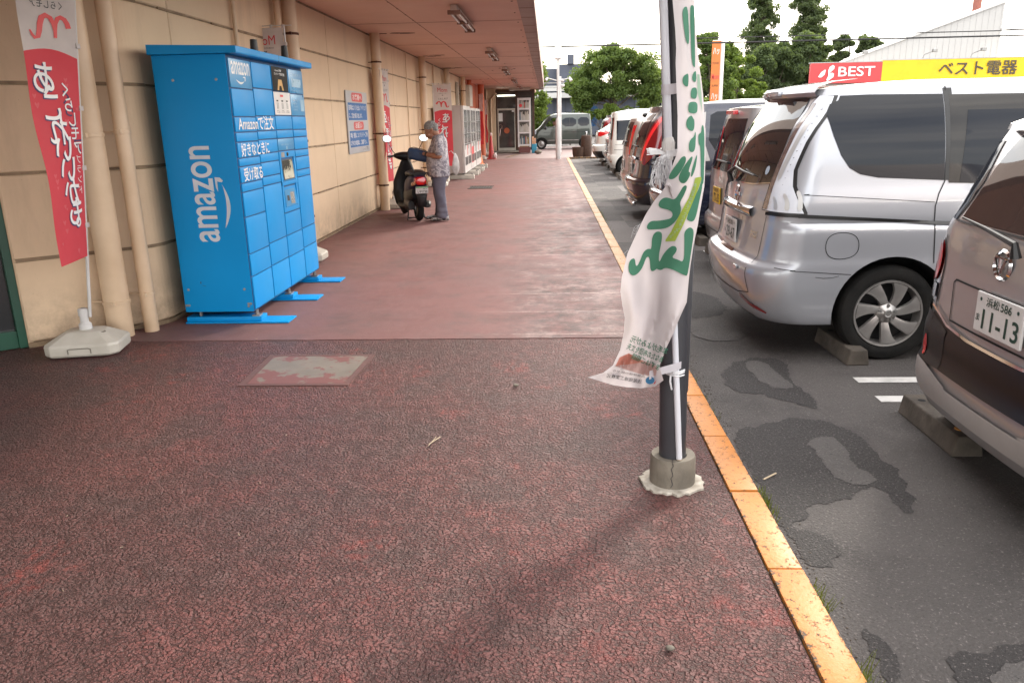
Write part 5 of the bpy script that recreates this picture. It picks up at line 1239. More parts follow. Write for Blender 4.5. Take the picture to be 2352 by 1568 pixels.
c.line('fuel_door', fd+[fd[0]], c.side(-1, .002), .005)
c.line('scratch', [(.45, .575), (.50, .568), (.56, .572), (.60, .582)], c.side(-1, .0025), .003)
# tall rear lamp wrapped round the corner
lamp_out = [(.33, 1.70), (.305, 1.54), (.272, 1.42), (.245, 1.25), (.262, 1.15), (.322, .984)]
wl = c.wrap(-1, .006)
def a_at(x, z):                                                # side x -> arc coordinate
    r, a = c.rc(z), c.xr(z); A = r*math.pi/2
    if x >= a+r: return A+(x-a-r)
    return r*math.acos(max(-1, min(1, (a+r-x)/r)))
lo = [(max(a_at(x-.05, z), .135 if z > 1.5 else .12), z) for x, z in lamp_out]
li = [(-.075, .988), (-.06, 1.08), (-.045, 1.22), (-.03, 1.40), (-.01, 1.56), (.01, 1.66), (.05, 1.705)]
c.patch('lamp_border', M['trim'], [(a+.022, z+.004) for a, z in lo]+[(lo[-1][0]+.022, .98)]+[(li[0][0]-.012, .982)]+[(a-.012, z) for a, z in li], c.wrap(-1, .0045), step=.04)
lp = c.patch('rear_lamp', mat('ribbed_white_lens', (.66, .69, .75), (.58, .61, .68), 9, .3, coat=.3), lo+li, wl, step=.03)
c.patch('reflector_strip', M['lampsilver'], [(.035, 1.18), (.055, 1.20), (.075, 1.40), (.09, 1.58), (.10, 1.66), (.075, 1.66), (.06, 1.56), (.045, 1.40), (.02, 1.22)], c.wrap(-1, .009), lp)
c.patch('inner_lens', mat('smoked_lens', (.16, .12, .11), (.10, .07, .07), 20, .1, coat=1), [(-.07, .992), (-.055, 1.1), (-.04, 1.24), (-.022, 1.42), (-.002, 1.58), (.02, 1.66), (.045, 1.66), (.03, 1.5), (.02, 1.35), (.012, 1.2), (-.005, .992)], c.wrap(-1, .008), lp)
for q in range(12): z = 1.16+q*.042; c.line('lens_rib', [(.085+q*.002, z), (lo[2][0]-.035+(.01 if z > 1.4 else 0), z-.003)], c.wrap(-1, .0085), .004, mat('rib', (.10, .11, .13), None, 4, .3) if q == 0 else bpy.data.materials['rib'], lp)
for q in range(3):
    x0 = .05+q*.075; c.patch('lower_segment', M['lampsilver'], smooth_poly([(x0+.012, 1.0), (x0+.045, 1.0), (x0+.030, 1.05+q*.014), (x0-.002, 1.085+q*.022), (x0-.022, 1.078+q*.022), (x0+.008, 1.04+q*.014)], 1), c.wrap(-1, .0085), lp)
c.patch('rear_lamp', M['clearlamp'], [(a, z) for a, z in lo+li], c.wrap(1, .006), step=.06)
# tailgate
hs = -.075
c.line('tailgate_seam', [(-.65, .44), (-.63, .56), (-.628, .72), (-.635, .95)], c.rear(.002), .006)
c.line('tailgate_seam', [(-.65, .44), (-.45, .405), (0, .40), (.45, .405), (.65, .44)], c.rear(.002), .007)
c.line('tailgate_seam', [(.65, .44), (.63, .56), (.628, .72), (.635, .95)], c.rear(.002), .006)
c.patch('rear_window', mat('rear_glass', (.02, .018, .018), None, 2, .02, spec=.6), [(-.60, 1.165), (-.30, 1.135), (0, 1.125), (.30, 1.135), (.60, 1.165), (.575, 1.40), (.52, 1.69), (.25, 1.715), (-.25, 1.715), (-.52, 1.69), (-.575, 1.40)], c.rear(.004), step=.08)
c.line('window_edge', [(-.605, 1.163), (-.30, 1.133), (0, 1.123), (.30, 1.133), (.605, 1.163)], c.rear(.005), .008, M['chrome'])
g = MB(); F_ = c.rear(.0)
rows = []
for k in range(13):
    y = -.40+.80*k/12; p = F_(y, .94); e = .030*(1-(abs(y)/.42)**6)
    rows.append([(p.x+.005, y, .985), (p.x-.012-e, y, .975), (p.x-.02-e, y, .955), (p.x-.012-e*.5, y, .925), (p.x+.005, y, .905)])
g.grid(rows); g.build('chrome_garnish', M['chrome'], c.b, smooth=True)
num_plate(c, 0, .785, '浜松', '301', 'ね', '29-67')
c.line('plate_recess', [(-.20, .70), (-.215, .90)], c.rear(.002), .006); c.line('plate_recess', [(-.19, .655), (.19, .655)], c.rear(.004), .02, M['chrome'])
p = F_(0, 1.045); g = MB(); g.lathe([(.045, .0), (.056, .008), (.062, .0)], 24, Matrix.Translation((p.x-.004, 0, 1.045)) @ Matrix.Rotation(rad(-90), 4, 'Y')); g.box((p.x-.014, -.066, 1.035), (p.x-.004, .066, 1.055)); g.build('emblem', M['chrome'], c.b, smooth=True)
g = MB(); put_text(g, 'HIGHWAY', lambda a, b: F_(-.44-a, .815+b)+Vector((-.006, 0, 0)), w=.12, h=.02, bold=.02); put_text(g, 'STAR', lambda a, b: F_(-.44-a, .785+b)+Vector((-.006, 0, 0)), w=.12, h=.025, bold=.03); g.build('lettering', M['chrome'], c.b, fix=False)
g = MB(); p = F_(-.45, .585); g.box((p.x-.010, -.51, .57), (p.x, -.43, .598), bev=.003); g.build('badge', M['chrome'], c.b)
g = MB(); p0 = F_(.23, 1.13); p1 = F_(-.20, 1.22); g.tube([p0+Vector((-.03, 0, -.02)), p0+Vector((-.05, 0, .05)), F_(.12, 1.225)+Vector((-.05, 0, 0)), F_(-.08, 1.205)+Vector((-.035, 0, 0)), F_(-.30, 1.19)+Vector((-.02, 0, 0))], .012, 8, rs=[.022, .018, .011, .009, .004]); g.build('wiper', M['trim'], c.b, smooth=True)
g = MB(); put_poly(g, [(-.47+.03*math.cos(k*.5), 1.235+.03*math.sin(k*.5)) for k in range(13)], lambda y, z: F_(y, z)+Vector((-.006, 0, 0))); g.build('sticker', mat('pale_sticker', (.35, .42, .5), None, 4, .4), c.b, fix=False)
# spoiler with the high stop lamp
g = MB(); rows = []
for k in range(15):
    y = -.60+1.2*k/14; p = F_(y*.95, 1.72); e = .055*(1-(abs(y)/.66)**4)
    rows.append([(p.x+.01, y, 1.690), (p.x-e*.8, y, 1.700), (p.x-e-.01, y, 1.725), (p.x-e+.015, y, 1.765), (p.x+.09, y, 1.79), (p.x+.25, y, 1.805)])
g.grid(rows); g.build('spoiler', silver, c.b, smooth=True)
g = MB(); p = F_(0, 1.72); g.box((p.x-.078, -.19, 1.712), (p.x-.04, .19, 1.748), bev=.008); g.build('stop_lamp', M['clearlamp'], c.b, smooth=True)
# bumper reflector
c.patch('bumper_reflector', M['redlamp_dark'], [(-.12, .375), (.10, .325), (.15, .31), (.16, .32), (.10, .352), (-.12, .405)], c.wrap(-1, .006))
for sy in (-1, 1):
    for wx in c.wheels: wheel(van, wx, sy*(c.hw(.35)-.02), .318, 'alloy8', sy, 7)
# --- navy van two bays further and dark van with tall red lamps -------------------------
navyp = paint('navy_paint', (.012, .014, .032), .1, .25); darkp = paint('dark_violet_paint', (.014, .010, .016), .1, .25)
def dress(t, c, lampm, lamp_poly=None, wk=.318, glass=True, dcol=None, plate=None, win_=None, rearwin=None, kind='alloy8', mirrored=True):
    c.patch('side_window', M['carglass'], win_ or [(.52, 1.64), (1.30, 1.66), (1.32, 1.12), (.60, 1.14), (.50, 1.3)], c.side(-1, .004), step=.08)
    c.patch('rear_window', M['carglass'], rearwin or [(-.60, 1.12), (.60, 1.12), (.52, 1.64), (-.52, 1.64)], c.rear(.004), step=.1)
    for sy in (-1, 1):
        c.patch('rear_lamp', lampm, lamp_poly or [(-.06, .98), (.16, .98), (.26, 1.5), (.2, 1.58), (.0, 1.58)], c.wrap(sy, .006), step=.06)
        for wx in c.wheels: wheel(t, wx, sy*(c.hw(.35)-.02), c.wr, kind, sy, 8 if kind == 'alloy8' else 10)
    if plate: num_plate(c, *plate)
    c.line('tailgate_seam', [(-.62, .45), (-.60, 1.1)], c.rear(.002), .006); c.line('tailgate_seam', [(-.62, .45), (.62, .45)], c.rear(.002), .006)
    g = MB(); F_ = c.rear(.0); g.tube([F_(.2, 1.08)+Vector((-.03, 0, 0)), F_(.1, 1.15)+Vector((-.03, 0, 0)), F_(-.3, 1.14)+Vector((-.02, 0, 0))], .011, 6); g.build('wiper', M['trim'], c.b)
    c.patch('bumper_reflector', M['redlamp_dark'], [(-.1, .38), (.1, .38), (.1, .42), (-.1, .42)], c.wrap(-1, .006))
t2, c2 = minivan((1.42, 10.95, GZ), navyp, 'navy blue minivan two bays beyond the silver minivan, half hidden by the torn banner', h=1.74)
dress(t2, c2, M['redlamp'], [(-.02, 1.0), (.10, 1.0), (.16, 1.55), (.06, 1.55)], win_=[(.62, 1.60), (.70, 1.64), (1.30, 1.66), (1.32, 1.14), (.70, 1.15), (.60, 1.3)], plate=(0, .78, '浜松', '300', 'さ', '41-08'))
c2.patch('pillar_reflection', mat('painted_reflection', (.40, .38, .37), None, 4, .2, coat=1), [(.50, 1.62), (.565, 1.64), (.54, 1.3), (.62, 1.05), (.54, 1.04), (.47, 1.3)], c2.side(-1, .005))  # pale patch painted in for a reflection on the rear pillar
c2.patch('rail', M['trim'], [(.4, .905), (2.4, .90), (2.4, .93), (.4, .935)], c2.side(-1, .004))
t3, c3 = minivan((1.30, 13.3, GZ), darkp, 'dark purple black minivan with tall bright red tail lamps left of the dark post', h=1.74)
dress(t3, c3, M['redlamp_dark'], [(-.10, .95), (.12, .86), (.34, 1.10), (.40, 1.60), (.10, 1.60), (.02, 1.3)], plate=(0, .78, '浜松', '302', 'た', '55-20'), win_=[(.60, 1.60), (.70, 1.64), (1.30, 1.66), (1.32, 1.12), (.55, 1.14)])
for sy in (-1, 1): c3.patch('light_bar', mat('bright_red_lens', (.85, .03, .035), None, 4, .1, coat=1), [(.0, .93), (.06, .92), (.09, 1.1), (.135, 1.35), (.18, 1.53), (.34, 1.545), (.34, 1.58), (.14, 1.58), (.085, 1.38), (.045, 1.15)], c3.wrap(sy, .009))
g = MB(); F_ = c3.rear(0); g.box((F_(0, .95).x-.03, -.45, .93), (F_(0, .95).x, .45, .98), bev=.008); g.build('chrome_garnish', M['chrome'], c3.b, smooth=True)
g = MB(); g.sphere((c3.xr(1.7)+.0, .62, 1.62), .05, (1.2, 1, .8)); g.build('parking_mirror', M['trim'], c3.b, smooth=True)
g = MB(); g.box((.05, -.6, .22), (.12, .6, .30), bev=.02); g.build('lower_lip', M['chrome'], c3.b, smooth=True)
# --- small tall wagons (kei) -------------------------------------------------------------
def kei(loc, paintm, label, h=1.70, wheels=(.50, 2.96), name='small_wagon', crown=.05, roofm=None, r=.27, lean=.10, cat='car'):
    t = empty(name, loc, 0, label, cat, 'cars parked in the bays'); L = 3.38
    c = Car(xr=[(.2, .10), (.35, .03), (.5, .0), (.56, .01), (.60, .045), (.9, .05), (min(1.1, h-.08), .07)]+([(1.4, .07+lean*.6)] if h > 1.45 else [])+[(h, .06+lean*1.3)],
            xf=[(.2, L-.05), (.5, L), (.85, L-.05), (1.0, L-.4)]+([(1.4, L-.8)] if h > 1.45 else [])+[(h, L-1.2)],
            hw=[(.2, .69), (.4, .725), (.8, .735), (min(1.0, h-.06), .73)]+([(1.1, .715), (1.5, .65)] if h > 1.52 else [])+[(h, .60 if h > 1.52 else .68)], rc=[(.2, .16), (.6, .17), (min(1.1, h-.1), .14), (h, .12)],
            zt=h, crown=crown, bow=.05, zb=.2, wheels=wheels, wr=r, ar=r*1.16)
    c.body(t, paintm); return t, c
silverp = paint('grey_silver_paint', (.33, .33, .34), .5, .3)
t4, c4 = kei((1.72, 8.3, GZ), silverp, 'pale grey small wagon with yellow plate between the silver and navy minivans', h=1.66)
dress(t4, c4, M['redlamp'], [(-.02, .92), (.07, .92), (.10, 1.45), (.02, 1.45)], kind='alloy8', win_=[(.35, 1.55), (1.2, 1.58), (1.2, 1.08), (.38, 1.1)], rearwin=[(-.55, 1.05), (.55, 1.05), (.48, 1.56), (-.48, 1.56)])
num_plate(c4, .0, .80, '浜松', '581', 'く', '72-35', m=mat('yellow_plate', (.62, .38, .02), None, 4, .4), ink=M['ink'])
g = MB(); p = c4.rear(0)(0, 1.6); g.box((p.x-.05, -.16, 1.60), (p.x-.0, .16, 1.64), bev=.006); g.build('stop_lamp', M['redlamp'], c4.b)
t5, c5 = kei((1.45, 15.75, GZ), paint('champagne_paint', (.38, .33, .30), .4, .3), 'champagne small wagon peeking out beyond the dark minivan with tall red lamps', h=1.56)
dress(t5, c5, M['redlamp'], [(-.05, .85), (.06, .85), (.10, 1.45), (-.0, 1.45)], kind='steel', win_=[(.35, 1.5), (1.2, 1.52), (1.2, 1.05), (.38, 1.05)], rearwin=[(-.55, 1.05), (.55, 1.05), (.48, 1.5), (-.48, 1.5)], plate=(.0, .72, '浜松', '580', 'あ', '30-16'))
whitep = paint('white_paint', (.68, .66, .62), 0, .3)
t6, c6 = kei((1.72, 23.15, GZ), whitep, 'white boxy high roofed small van with a roof antenna in the bays', h=1.72, crown=.09, lean=.05, name='small_van', cat='van')
dress(t6, c6, M['redlamp_dark'], [(-.07, .98), (.03, .98), (.03, 1.58), (-.05, 1.58)], kind='steel', win_=[(.16, 1.50), (.9, 1.53), (1.75, 1.53), (1.75, .98), (.16, .98)], rearwin=[(-.58, 1.0), (.58, 1.0), (.52, 1.58), (-.52, 1.58)], plate=(.3, .70, '浜松', '480', 'き', '63-27'))
for w_ in ((.30, .94), (.96, 1.65)): c6.line('body_rib', [(.1, .72), (2.4, .72)], c6.side(-1, .003), .010, M['gap'])
c6.line('crease', [(.12, .86), (2.4, .86)], c6.side(-1, .003), .006); c6.patch('roof_band', whitep, [(.15, 1.56), (3, 1.56), (3, 1.6), (.15, 1.6)], c6.side(-1, .006))
g = MB(); g.tube([(.55, -.1, 1.78), (.15, -.12, 2.02)], .008, 6, rs=[.012, .004]); g.sphere((.56, -.1, 1.80), .035); g.build('antenna', M['trim'], c6.b, smooth=True)
g = MB(); g.box((.9, -.25, 1.18), (1.0, .05, 1.45)); g.sphere((.92, -.1, 1.5), .1, (.6, 1, 1)); g.build('seat', M['offwhite'], c6.b)
t7, c7 = kei((1.80, 25.5, GZ), paint('ink_blue_paint', (.012, .012, .022), .1, .25), 'low dark blue hatchback with triangular red lamp between two white cars', h=1.02, crown=.30, name='hatchback')
dress(t7, c7, M['redlamp'], [(-.20, .86), (.12, .86), (.22, 1.0), (-.16, 1.0)], kind='steel', win_=[(.9, .98), (2.0, 1.0), (2.0, .93), (.9, .92)], rearwin=[(-.5, .9), (.5, .9), (.45, .99), (-.45, .99)])
t8 = empty('crossover', (1.55, 28.1, GZ), 0, 'white crossover with a sloping tailgate and pointed red lamps', 'car', 'cars parked in the bays')
c8 = Car(xr=[(.25, .18), (.40, .05), (.62, .0), (.68, .02), (.72, .12), (1.0, .14), (1.12, .17), (1.22, .34), (1.38, .62), (1.48, .80)], xf=[(.25, 3.9), (.6, 4.1), (.9, 3.9), (1.1, 3.0), (1.48, 2.3)],
         hw=[(.25, .82), (.5, .87), (.9, .87), (1.05, .84), (1.3, .74), (1.48, .66)], rc=[(.25, .25), (1, .28), (1.48, .2)], zt=1.48, crown=.06, bow=.12, zb=.25, wheels=(.85, 3.3), wr=.33)
c8.body(t8, whitep)
dress(t8, c8, M['redlamp'], [(-.10, 1.0), (.16, .97), (.50, 1.10), (.20, 1.18), (-.08, 1.12)], win_=[(.75, 1.16), (1.6, 1.22), (1.5, 1.43), (1.02, 1.43)], rearwin=[(-.56, 1.16), (.56, 1.16), (.48, 1.44), (-.48, 1.44)], plate=(0, .82, '浜松', '330', 'は', '18-44'))
c8.patch('bumper_cladding', M['trim'], [(-.6, .27), (.3, .27), (.35, .50), (-.6, .46)], c8.wrap(-1, .008))
t9, c9 = minivan((1.85, 30.7, GZ), navyp, 'very dark blue van at the far end of the bays behind the white crossover', h=1.66)
dress(t9, c9, M['redlamp_dark'])
# --- brown grey kei crossover at the right edge -------------------------------------------
tb_, cb = None, None
t10 = empty('small_crossover', (1.725, 3.09, GZ), 0, 'nearest brown grey small car with plate 11-13 at the right edge', 'car', 'cars parked in the bays')
bp = paint('brown_grey_paint', (.31, .29, .29), .45, .30)
c10 = Car(xr=[(.22, .10), (.30, .06), (.40, .04), (.46, .045), (.50, .06), (.62, .06), (.66, .07), (.9, .08), (1.08, .10), (1.18, .14), (1.45, .25), (1.54, .30)],
          xf=[(.2, 3.3), (.5, 3.38), (.9, 3.3), (1.0, 2.7), (1.54, 2.0)],
          hw=[(.22, .70), (.40, .735), (.65, .735), (.95, .735), (1.08, .73), (1.14, .71), (1.54, .645)], rc=[(.22, .15), (.6, .15), (.95, .15), (1.15, .13), (1.54, .10)], zt=1.54, crown=.06, bow=.045, zb=.22, wheels=(.50, 2.95), wr=.285)
c10.body(t10, bp)
F_ = c10.rear(0)
for sy in (1, -1):
    w_ = c10.wrap(sy, .006)
    mk = lambda cx_, cz_, rx_, rz_, n=22: [(cx_+rx_*math.cos(k*math.tau/n), cz_+rz_*math.sin(k*math.tau/n)) for k in range(n)]
    ch = c10.patch('lamp_rim', M['chrome'], mk(.05, .905, .088, .125)[0:12]+[(-.035, .87), (-.02, .74), (.12, .74), (.14, .87)], c10.wrap(sy, .005), step=.03)
    c10.patch('rear_lamp', M['redlamp'], mk(.05, .925, .066, .095), c10.wrap(sy, .012), ch, step=.03); c10.patch('clear_lens', M['clearlamp'], [(-.01, .822), (.11, .822), (.105, .755), (-.005, .755)], c10.wrap(sy, .011), ch, step=.03)
    c10.patch('bumper_reflector', M['redlamp'], mk(-.01, .53, .020, .050), c10.wrap(sy, .015))
    c10.patch('cladding_corner', M['trim'], [(-.2, .462), (.7, .40), (.9, .50), (.55, .70), (.30, .735), (.12, .722), (-.2, .64)], c10.wrap(sy, .010), step=.025)
    for wx in c10.wheels: wheel(t10, wx, sy*(c10.hw(.35)-.02), .285, 'alloy8', sy)
cladm = mat('cladding_gloss', (.010, .008, .008), None, 4, .3, spec=.35)
c10.patch('bumper_cladding', cladm, [(-.56, .46), (.56, .46), (.56, .70), (.42, .66), (.2, .645), (-.2, .645), (-.42, .66), (-.56, .70)], c10.rear(.008), step=.06)
c10.line('tailgate_seam', [(.58, .725), (.50, .70), (.40, .665), (.2, .65), (-.2, .65), (-.4, .665), (-.58, .72)], c10.rear(.012), .012, M['chrome'])
c10.line('tailgate_seam', [(.565, .71), (.57, .85), (.59, 1.05)], c10.rear(.003), .006)
c10.patch('under_guard', mat('under_guard', (.42, .40, .39), None, 4, .45, metal=.2), [(-.56, .30), (.56, .30), (.60, .345), (.58, .455), (.5, .44), (.3, .40), (-.3, .40), (-.5, .44), (-.56, .455)], c10.rear(.012), step=.06)
for sy in (1, -1): c10.patch('under_guard', bpy.data.materials['under_guard'], [(-.3, .315), (.25, .33), (.28, .42), (.15, .475), (-.06, .455), (-.3, .41)], c10.wrap(sy, .012), step=.05)
c10.patch('rear_window', mat('brown_glass', (.035, .026, .024), None, 2, .03, spec=.9), [(-.52, 1.13), (.52, 1.13), (.47, 1.35), (.40, 1.50), (-.40, 1.50), (-.47, 1.35)], c10.rear(.005), step=.08)
for sy in (1, -1): c10.patch('quarter_window', M['carglass'], [(-.02, 1.12), (.10, 1.13), (.16, 1.2), (.10, 1.45), (-.02, 1.47), (-.06, 1.3)], c10.wrap(sy, .005), step=.05)
c10.line('window_edge', [(-.55, 1.12), (.55, 1.12)], c10.rear(.006), .008, M['trim'])
c10.line('plate_recess', [(.40, .69), (.42, .86), (.40, .875), (-.40, .875), (-.42, .86), (-.40, .69), (.40, .69)], c10.rear(.003), .008)
num_plate(c10, -.02, .80, '浜松', '586', 'ま', '11-13', x=.056)
p = F_(0, 1.0); g = MB(); g.lathe([(.047, .0), (.056, .008), (.066, .0)], 28, Matrix.Translation((p.x-.004, .06, 1.0)) @ Matrix.Rotation(rad(-90), 4, 'Y')); 
for a, b in (((-.03, -.035), (.04, .0)), ((.04, .0), (-.03, .035)), ((-.03, .035), (-.03, -.035)), ((-.03, -.0), (.01, .0))): g.tube([(p.x-.014, .06-a[1], 1.0-a[0]*1), (p.x-.014, .06-b[1], 1.0-b[0]*1)], .006, 6)
g.build('emblem', M['chrome'], c10.b, smooth=True)
g = MB(); g.tube([F_(.44, 1.135)+Vector((-.035, 0, .01)), F_(.2, 1.12)+Vector((-.045, 0, .01)), F_(-.05, 1.1)+Vector((-.05, 0, .0)), F_(-.05, 1.05)+Vector((-.03, 0, 0))], .012, 8, rs=[.004, .009, .013, .022]); g.build('wiper', M['trim'], c10.b, smooth=True)
g = MB(); rows = []
for k in range(13):
    y = -.50+1.0*k/12; p = F_(y*.95, 1.5); e = .09*(1-(abs(y)/.56)**4); rows.append([(p.x+.02, y, 1.50), (p.x-e, y, 1.515), (p.x-e+.01, y, 1.54), (p.x+.08, y, 1.575), (p.x+.2, y, 1.59)])
g.grid(rows); g.build('spoiler', bp, c10.b, smooth=True)
# --- dark green small van crossing behind ---------------------------------------------------
t11 = empty('small_van', (2.42, 43.6, -.035), math.pi, 'dark green small van driving across beyond the end of the walkway', 'van')
# this one faces left, so its own x axis points to -X
gpn = paint('dark_green_paint', (.030, .040, .034), .3, .28)
c11 = Car(xr=[(.2, .06), (.5, .0), (1.0, .03), (1.78, .12)], xf=[(.2, 3.18), (.45, 3.28), (.75, 3.22), (.95, 3.10), (1.10, 2.90), (1.5, 2.55), (1.70, 2.35), (1.78, 2.2)],
          hw=[(.2, .70), (.5, .735), (1.0, .73), (1.6, .66), (1.78, .62)], rc=[(.2, .12), (1.78, .12)], zt=1.78, crown=.07, bow=.03, zb=.25, wheels=(.42, 2.72), wr=.28, rcf=.22)
c11.body(t11, gpn)
g = MB(); g.mi = 1; g.prism([(1.76, 1.14), (1.76, 1.60), (2.14, 1.60), (2.42, 1.34), (2.52, 1.14)], -2, 2, Matrix(((1, 0, 0, 0), (0, 0, 1, 0), (0, 1, 0, 0), (0, 0, 0, 1)))); co = g.build('cutter', [gpn, M['dark']])
co.parent = t11; md = c11.b.modifiers.new('b', 'BOOLEAN'); md.operation = 'DIFFERENCE'; md.object = co; md.solver = 'EXACT'
bpy.context.view_layer.update(); dg = bpy.context.evaluated_depsgraph_get(); me = bpy.data.meshes.new_from_object(c11.b.evaluated_get(dg)); c11.b.modifiers.clear(); c11.b.data = me; bpy.data.objects.remove(co)
for sy in (1, -1):
    sf_ = c11.side(sy, .004)
    c11.patch('rear_side_window', M['carglass'], smooth_poly([(.16, 1.18), (.18, 1.60), (.78, 1.62), (.78, 1.16)], 1), sf_); c11.patch('middle_window', M['carglass'], smooth_poly([(.88, 1.16), (.88, 1.60), (1.62, 1.60), (1.62, 1.15)], 1), sf_)
    c11.line('window_divider', [(1.22, 1.2), (1.22, 1.56)], c11.side(sy, .007), .03, M['trim'])
    g = MB(); f_ = c11.side(sy, .0); P_ = [f_(x, z) for x, z in ((1.76, 1.13), (1.76, 1.61), (2.14, 1.61), (2.43, 1.34), (2.53, 1.13), (1.76, 1.13))]; g.tube(P_, .018, 6); g.build('window_frame', M['trim'], c11.b)
    c11.line('door_seam', [(.83, .5), (.83, 1.65)], c11.side(sy, .003), .012); c11.line('door_seam', [(1.70, .5), (1.70, 1.65)], c11.side(sy, .003), .012)
    c11.line('rail', [(.1, .88), (1.7, .88), (2.6, .86)], c11.side(sy, .003), .02); c11.line('sill', [(.75, .46), (2.4, .46)], c11.side(sy, .004), .03, M['steel'])
    c11.patch('head_lamp', M['clearlamp'], [(3.0, .78), (3.16, .80), (3.10, 1.0), (3.02, .98)], c11.side(sy, .006))
    for wx in c11.wheels: wheel(t11, wx, sy*(c11.hw(.35)-.02), .28, 'steel', sy, 10)
    g = MB(); g.sphere((2.50, sy*.80, 1.10), .08, (.8, .6, 1.2)); g.build('side_mirror', M['trim'], c11.b, smooth=True)
    g = MB(); g.box((1.60, sy*.735, .93), (1.72, sy*.752, .98)); g.box((1.78, sy*.735, .93), (1.9, sy*.752, .98)); g.build('door_handle', M['trim'], c11.b)
c11.patch('bumper', M['trim'], [(2.9, .28), (3.25, .35), (3.25, .62), (3.0, .60)], c11.side(1, .006))
drv = empty('person', (.39, 43.32, .46), 0, 'driver in a white shirt inside the dark green small van', 'person')
g = MB(); g.sphere((0, 0, .82), .10, (1, .9, 1.15), n=3); g.tube([(0, 0, .76), (.02, 0, .68)], .05, 10); g.build('head', mat('driver_skin', (.30, .16, .10), None, 4, .6), drv, smooth=True)
g = MB(); g.sphere((.03, 0, .50), .2, (.9, .8, 1.1), n=3); g.tube([(.0, -.12, .62), (-.14, -.17, .50), (-.34, -.15, .55)], .05, 8, rs=[.07, .05, .035]); g.build('shirt', M['cloth_white'], drv, smooth=True)
# wheel stops: two blocks per bay ---------------------------------------------------------------
def stop_block(x, y, label, shared=None):
    t = empty('wheel_stop', (x, y, GZ), 0, label, 'wheel stop', 'concrete wheel stops in the parking bays')
    return t
first_stop = None
SS = [(3.83, 'wheel stop with orange reflector stud under the nearest brown grey car'), (5.27, 'wheel stop touching the rear wheel of the silver minivan'), (6.75, 'wheel stop at the far wheel of the silver minivan'), (7.85, 'wheel stop below the yellow plate of the pale grey small wagon'), (9.25, 'wheel stop between the pale grey wagon and the navy minivan'), (10.25, 'wheel stop at the near rear wheel of the navy minivan'), (11.75, 'wheel stop at the far rear wheel of the navy minivan'), (12.6, 'wheel stop under the near side of the dark minivan with tall red lamps'), (14.1, 'wheel stop under the far side of the dark minivan with tall red lamps'), (15.1, 'wheel stop under the near side of the champagne small wagon'), (16.5, 'wheel stop under the far side of the champagne small wagon'), (17.5, 'nearest wheel stop of the empty bay beyond the champagne wagon'), (18.9, 'second wheel stop of the empty bay beyond the champagne wagon'), (19.9, 'third wheel stop beyond the champagne wagon, nearer the white boxy van'), (21.4, 'last free wheel stop before the white boxy van'), (22.4, 'wheel stop by the near rear wheel of the white boxy van'), (23.9, 'wheel stop at the far side of the white boxy van'), (24.8, 'wheel stop under the near side of the low dark blue hatchback'), (26.3, 'wheel stop under the far side of the low dark blue hatchback'), (27.3, 'wheel stop under the near side of the white crossover'), (28.8, 'wheel stop under the far side of the white crossover'), (29.9, 'farthest wheel stop, under the very dark blue van')]
for y, lab in SS:
    lab = lab or 'small worn concrete wheel stop in the row receding under the parked cars'
    if first_stop is None:
        t = first_stop = stop_block(2.0, y, lab)
        mb = MB(); q = [(-.075, 0), (-.055, .105), (.055, .105), (.075, 0)]
        mb.prism(q, -.30, .30, Matrix(((1, 0, 0, 0), (0, 0, 1, 0), (0, 1, 0, 0), (0, 0, 0, 1)))); mb.build('block', M['concrete_dark'], t, bevel=.008)
        mb = MB(); mb.lathe([(.02, .1055), (.018, .1062), (0, .1062)], 14, Matrix.Translation((0, .2, 0))); mb.build('bolt_hole', M['dark'], t)
        stud = MB(); stud.lathe([(.026, .105), (.024, .109), (0, .110)], 16, Matrix.Translation((0, -.2, 0))); stud = stud.build('reflector_stud', mat('amber_stud', (.55, .22, .04), None, 4, .4), t, smooth=True)
    else:
        t = copy_tree(first_stop); t.location = (2.0+random.uniform(-.03, .03), y, GZ); t['label'] = lab; t.rotation_euler = (0, 0, random.uniform(-.03, .03))
        for ch in list(t.children):
            if ch.name.startswith('reflector_stud'): bpy.data.objects.remove(ch)
# ------------------------------------------------------------------ scooter
HD = math.atan2(1.05, -.42)
t = empty('scooter', (-2.08, 12.62, 0), HD, 'black and purple scooter with plate 1730 parked on its stand in front of the man', 'scooter')
blk = mat('scooter_black', (.006, .006, .007), None, 4, .38, spec=.35); pur = mat('scooter_purple', (.022, .014, .055), (.016, .012, .03), 4, .42, spec=.35)
def loft(mb, secs, n=20, cap=True, e=2.4):
    """secs: (x, y, z, half width y, half height z, tilt) superellipse rings facing +x"""
    R = []
    for x, y, z, ry, rz, *k in secs:
        tl = k[0] if k else 0; ring = []
        for j in range(n):
            a = j*math.tau/n; c_, s_ = math.cos(a), math.sin(a); yy = ry*math.copysign(abs(c_)**(2/e), c_); zz_ = rz*math.copysign(abs(s_)**(2/e), s_)
            ring.append(mb.bm.verts.new((x+zz_*math.sin(tl), y+yy, z+zz_*math.cos(tl))))
        R.append(ring)
    for i in range(len(R)-1):
        for j in range(n): mb.face([R[i][j], R[i][(j+1) % n], R[i+1][(j+1) % n], R[i+1][j]])
    if cap: mb.face(R[0][::-1]); mb.face(R[-1])
    return mb
def tyre(mb, x, r, w):
    mb.lathe([(r*.62, -w*.45), (r*.85, -w*.5), (r*.96, -w*.35), (r, 0), (r*.96, w*.35), (r*.85, w*.5), (r*.62, w*.45), (r*.62, -w*.45)], 36, Matrix.Translation((x, 0, r)) @ Matrix.Rotation(rad(90), 4, 'X'))
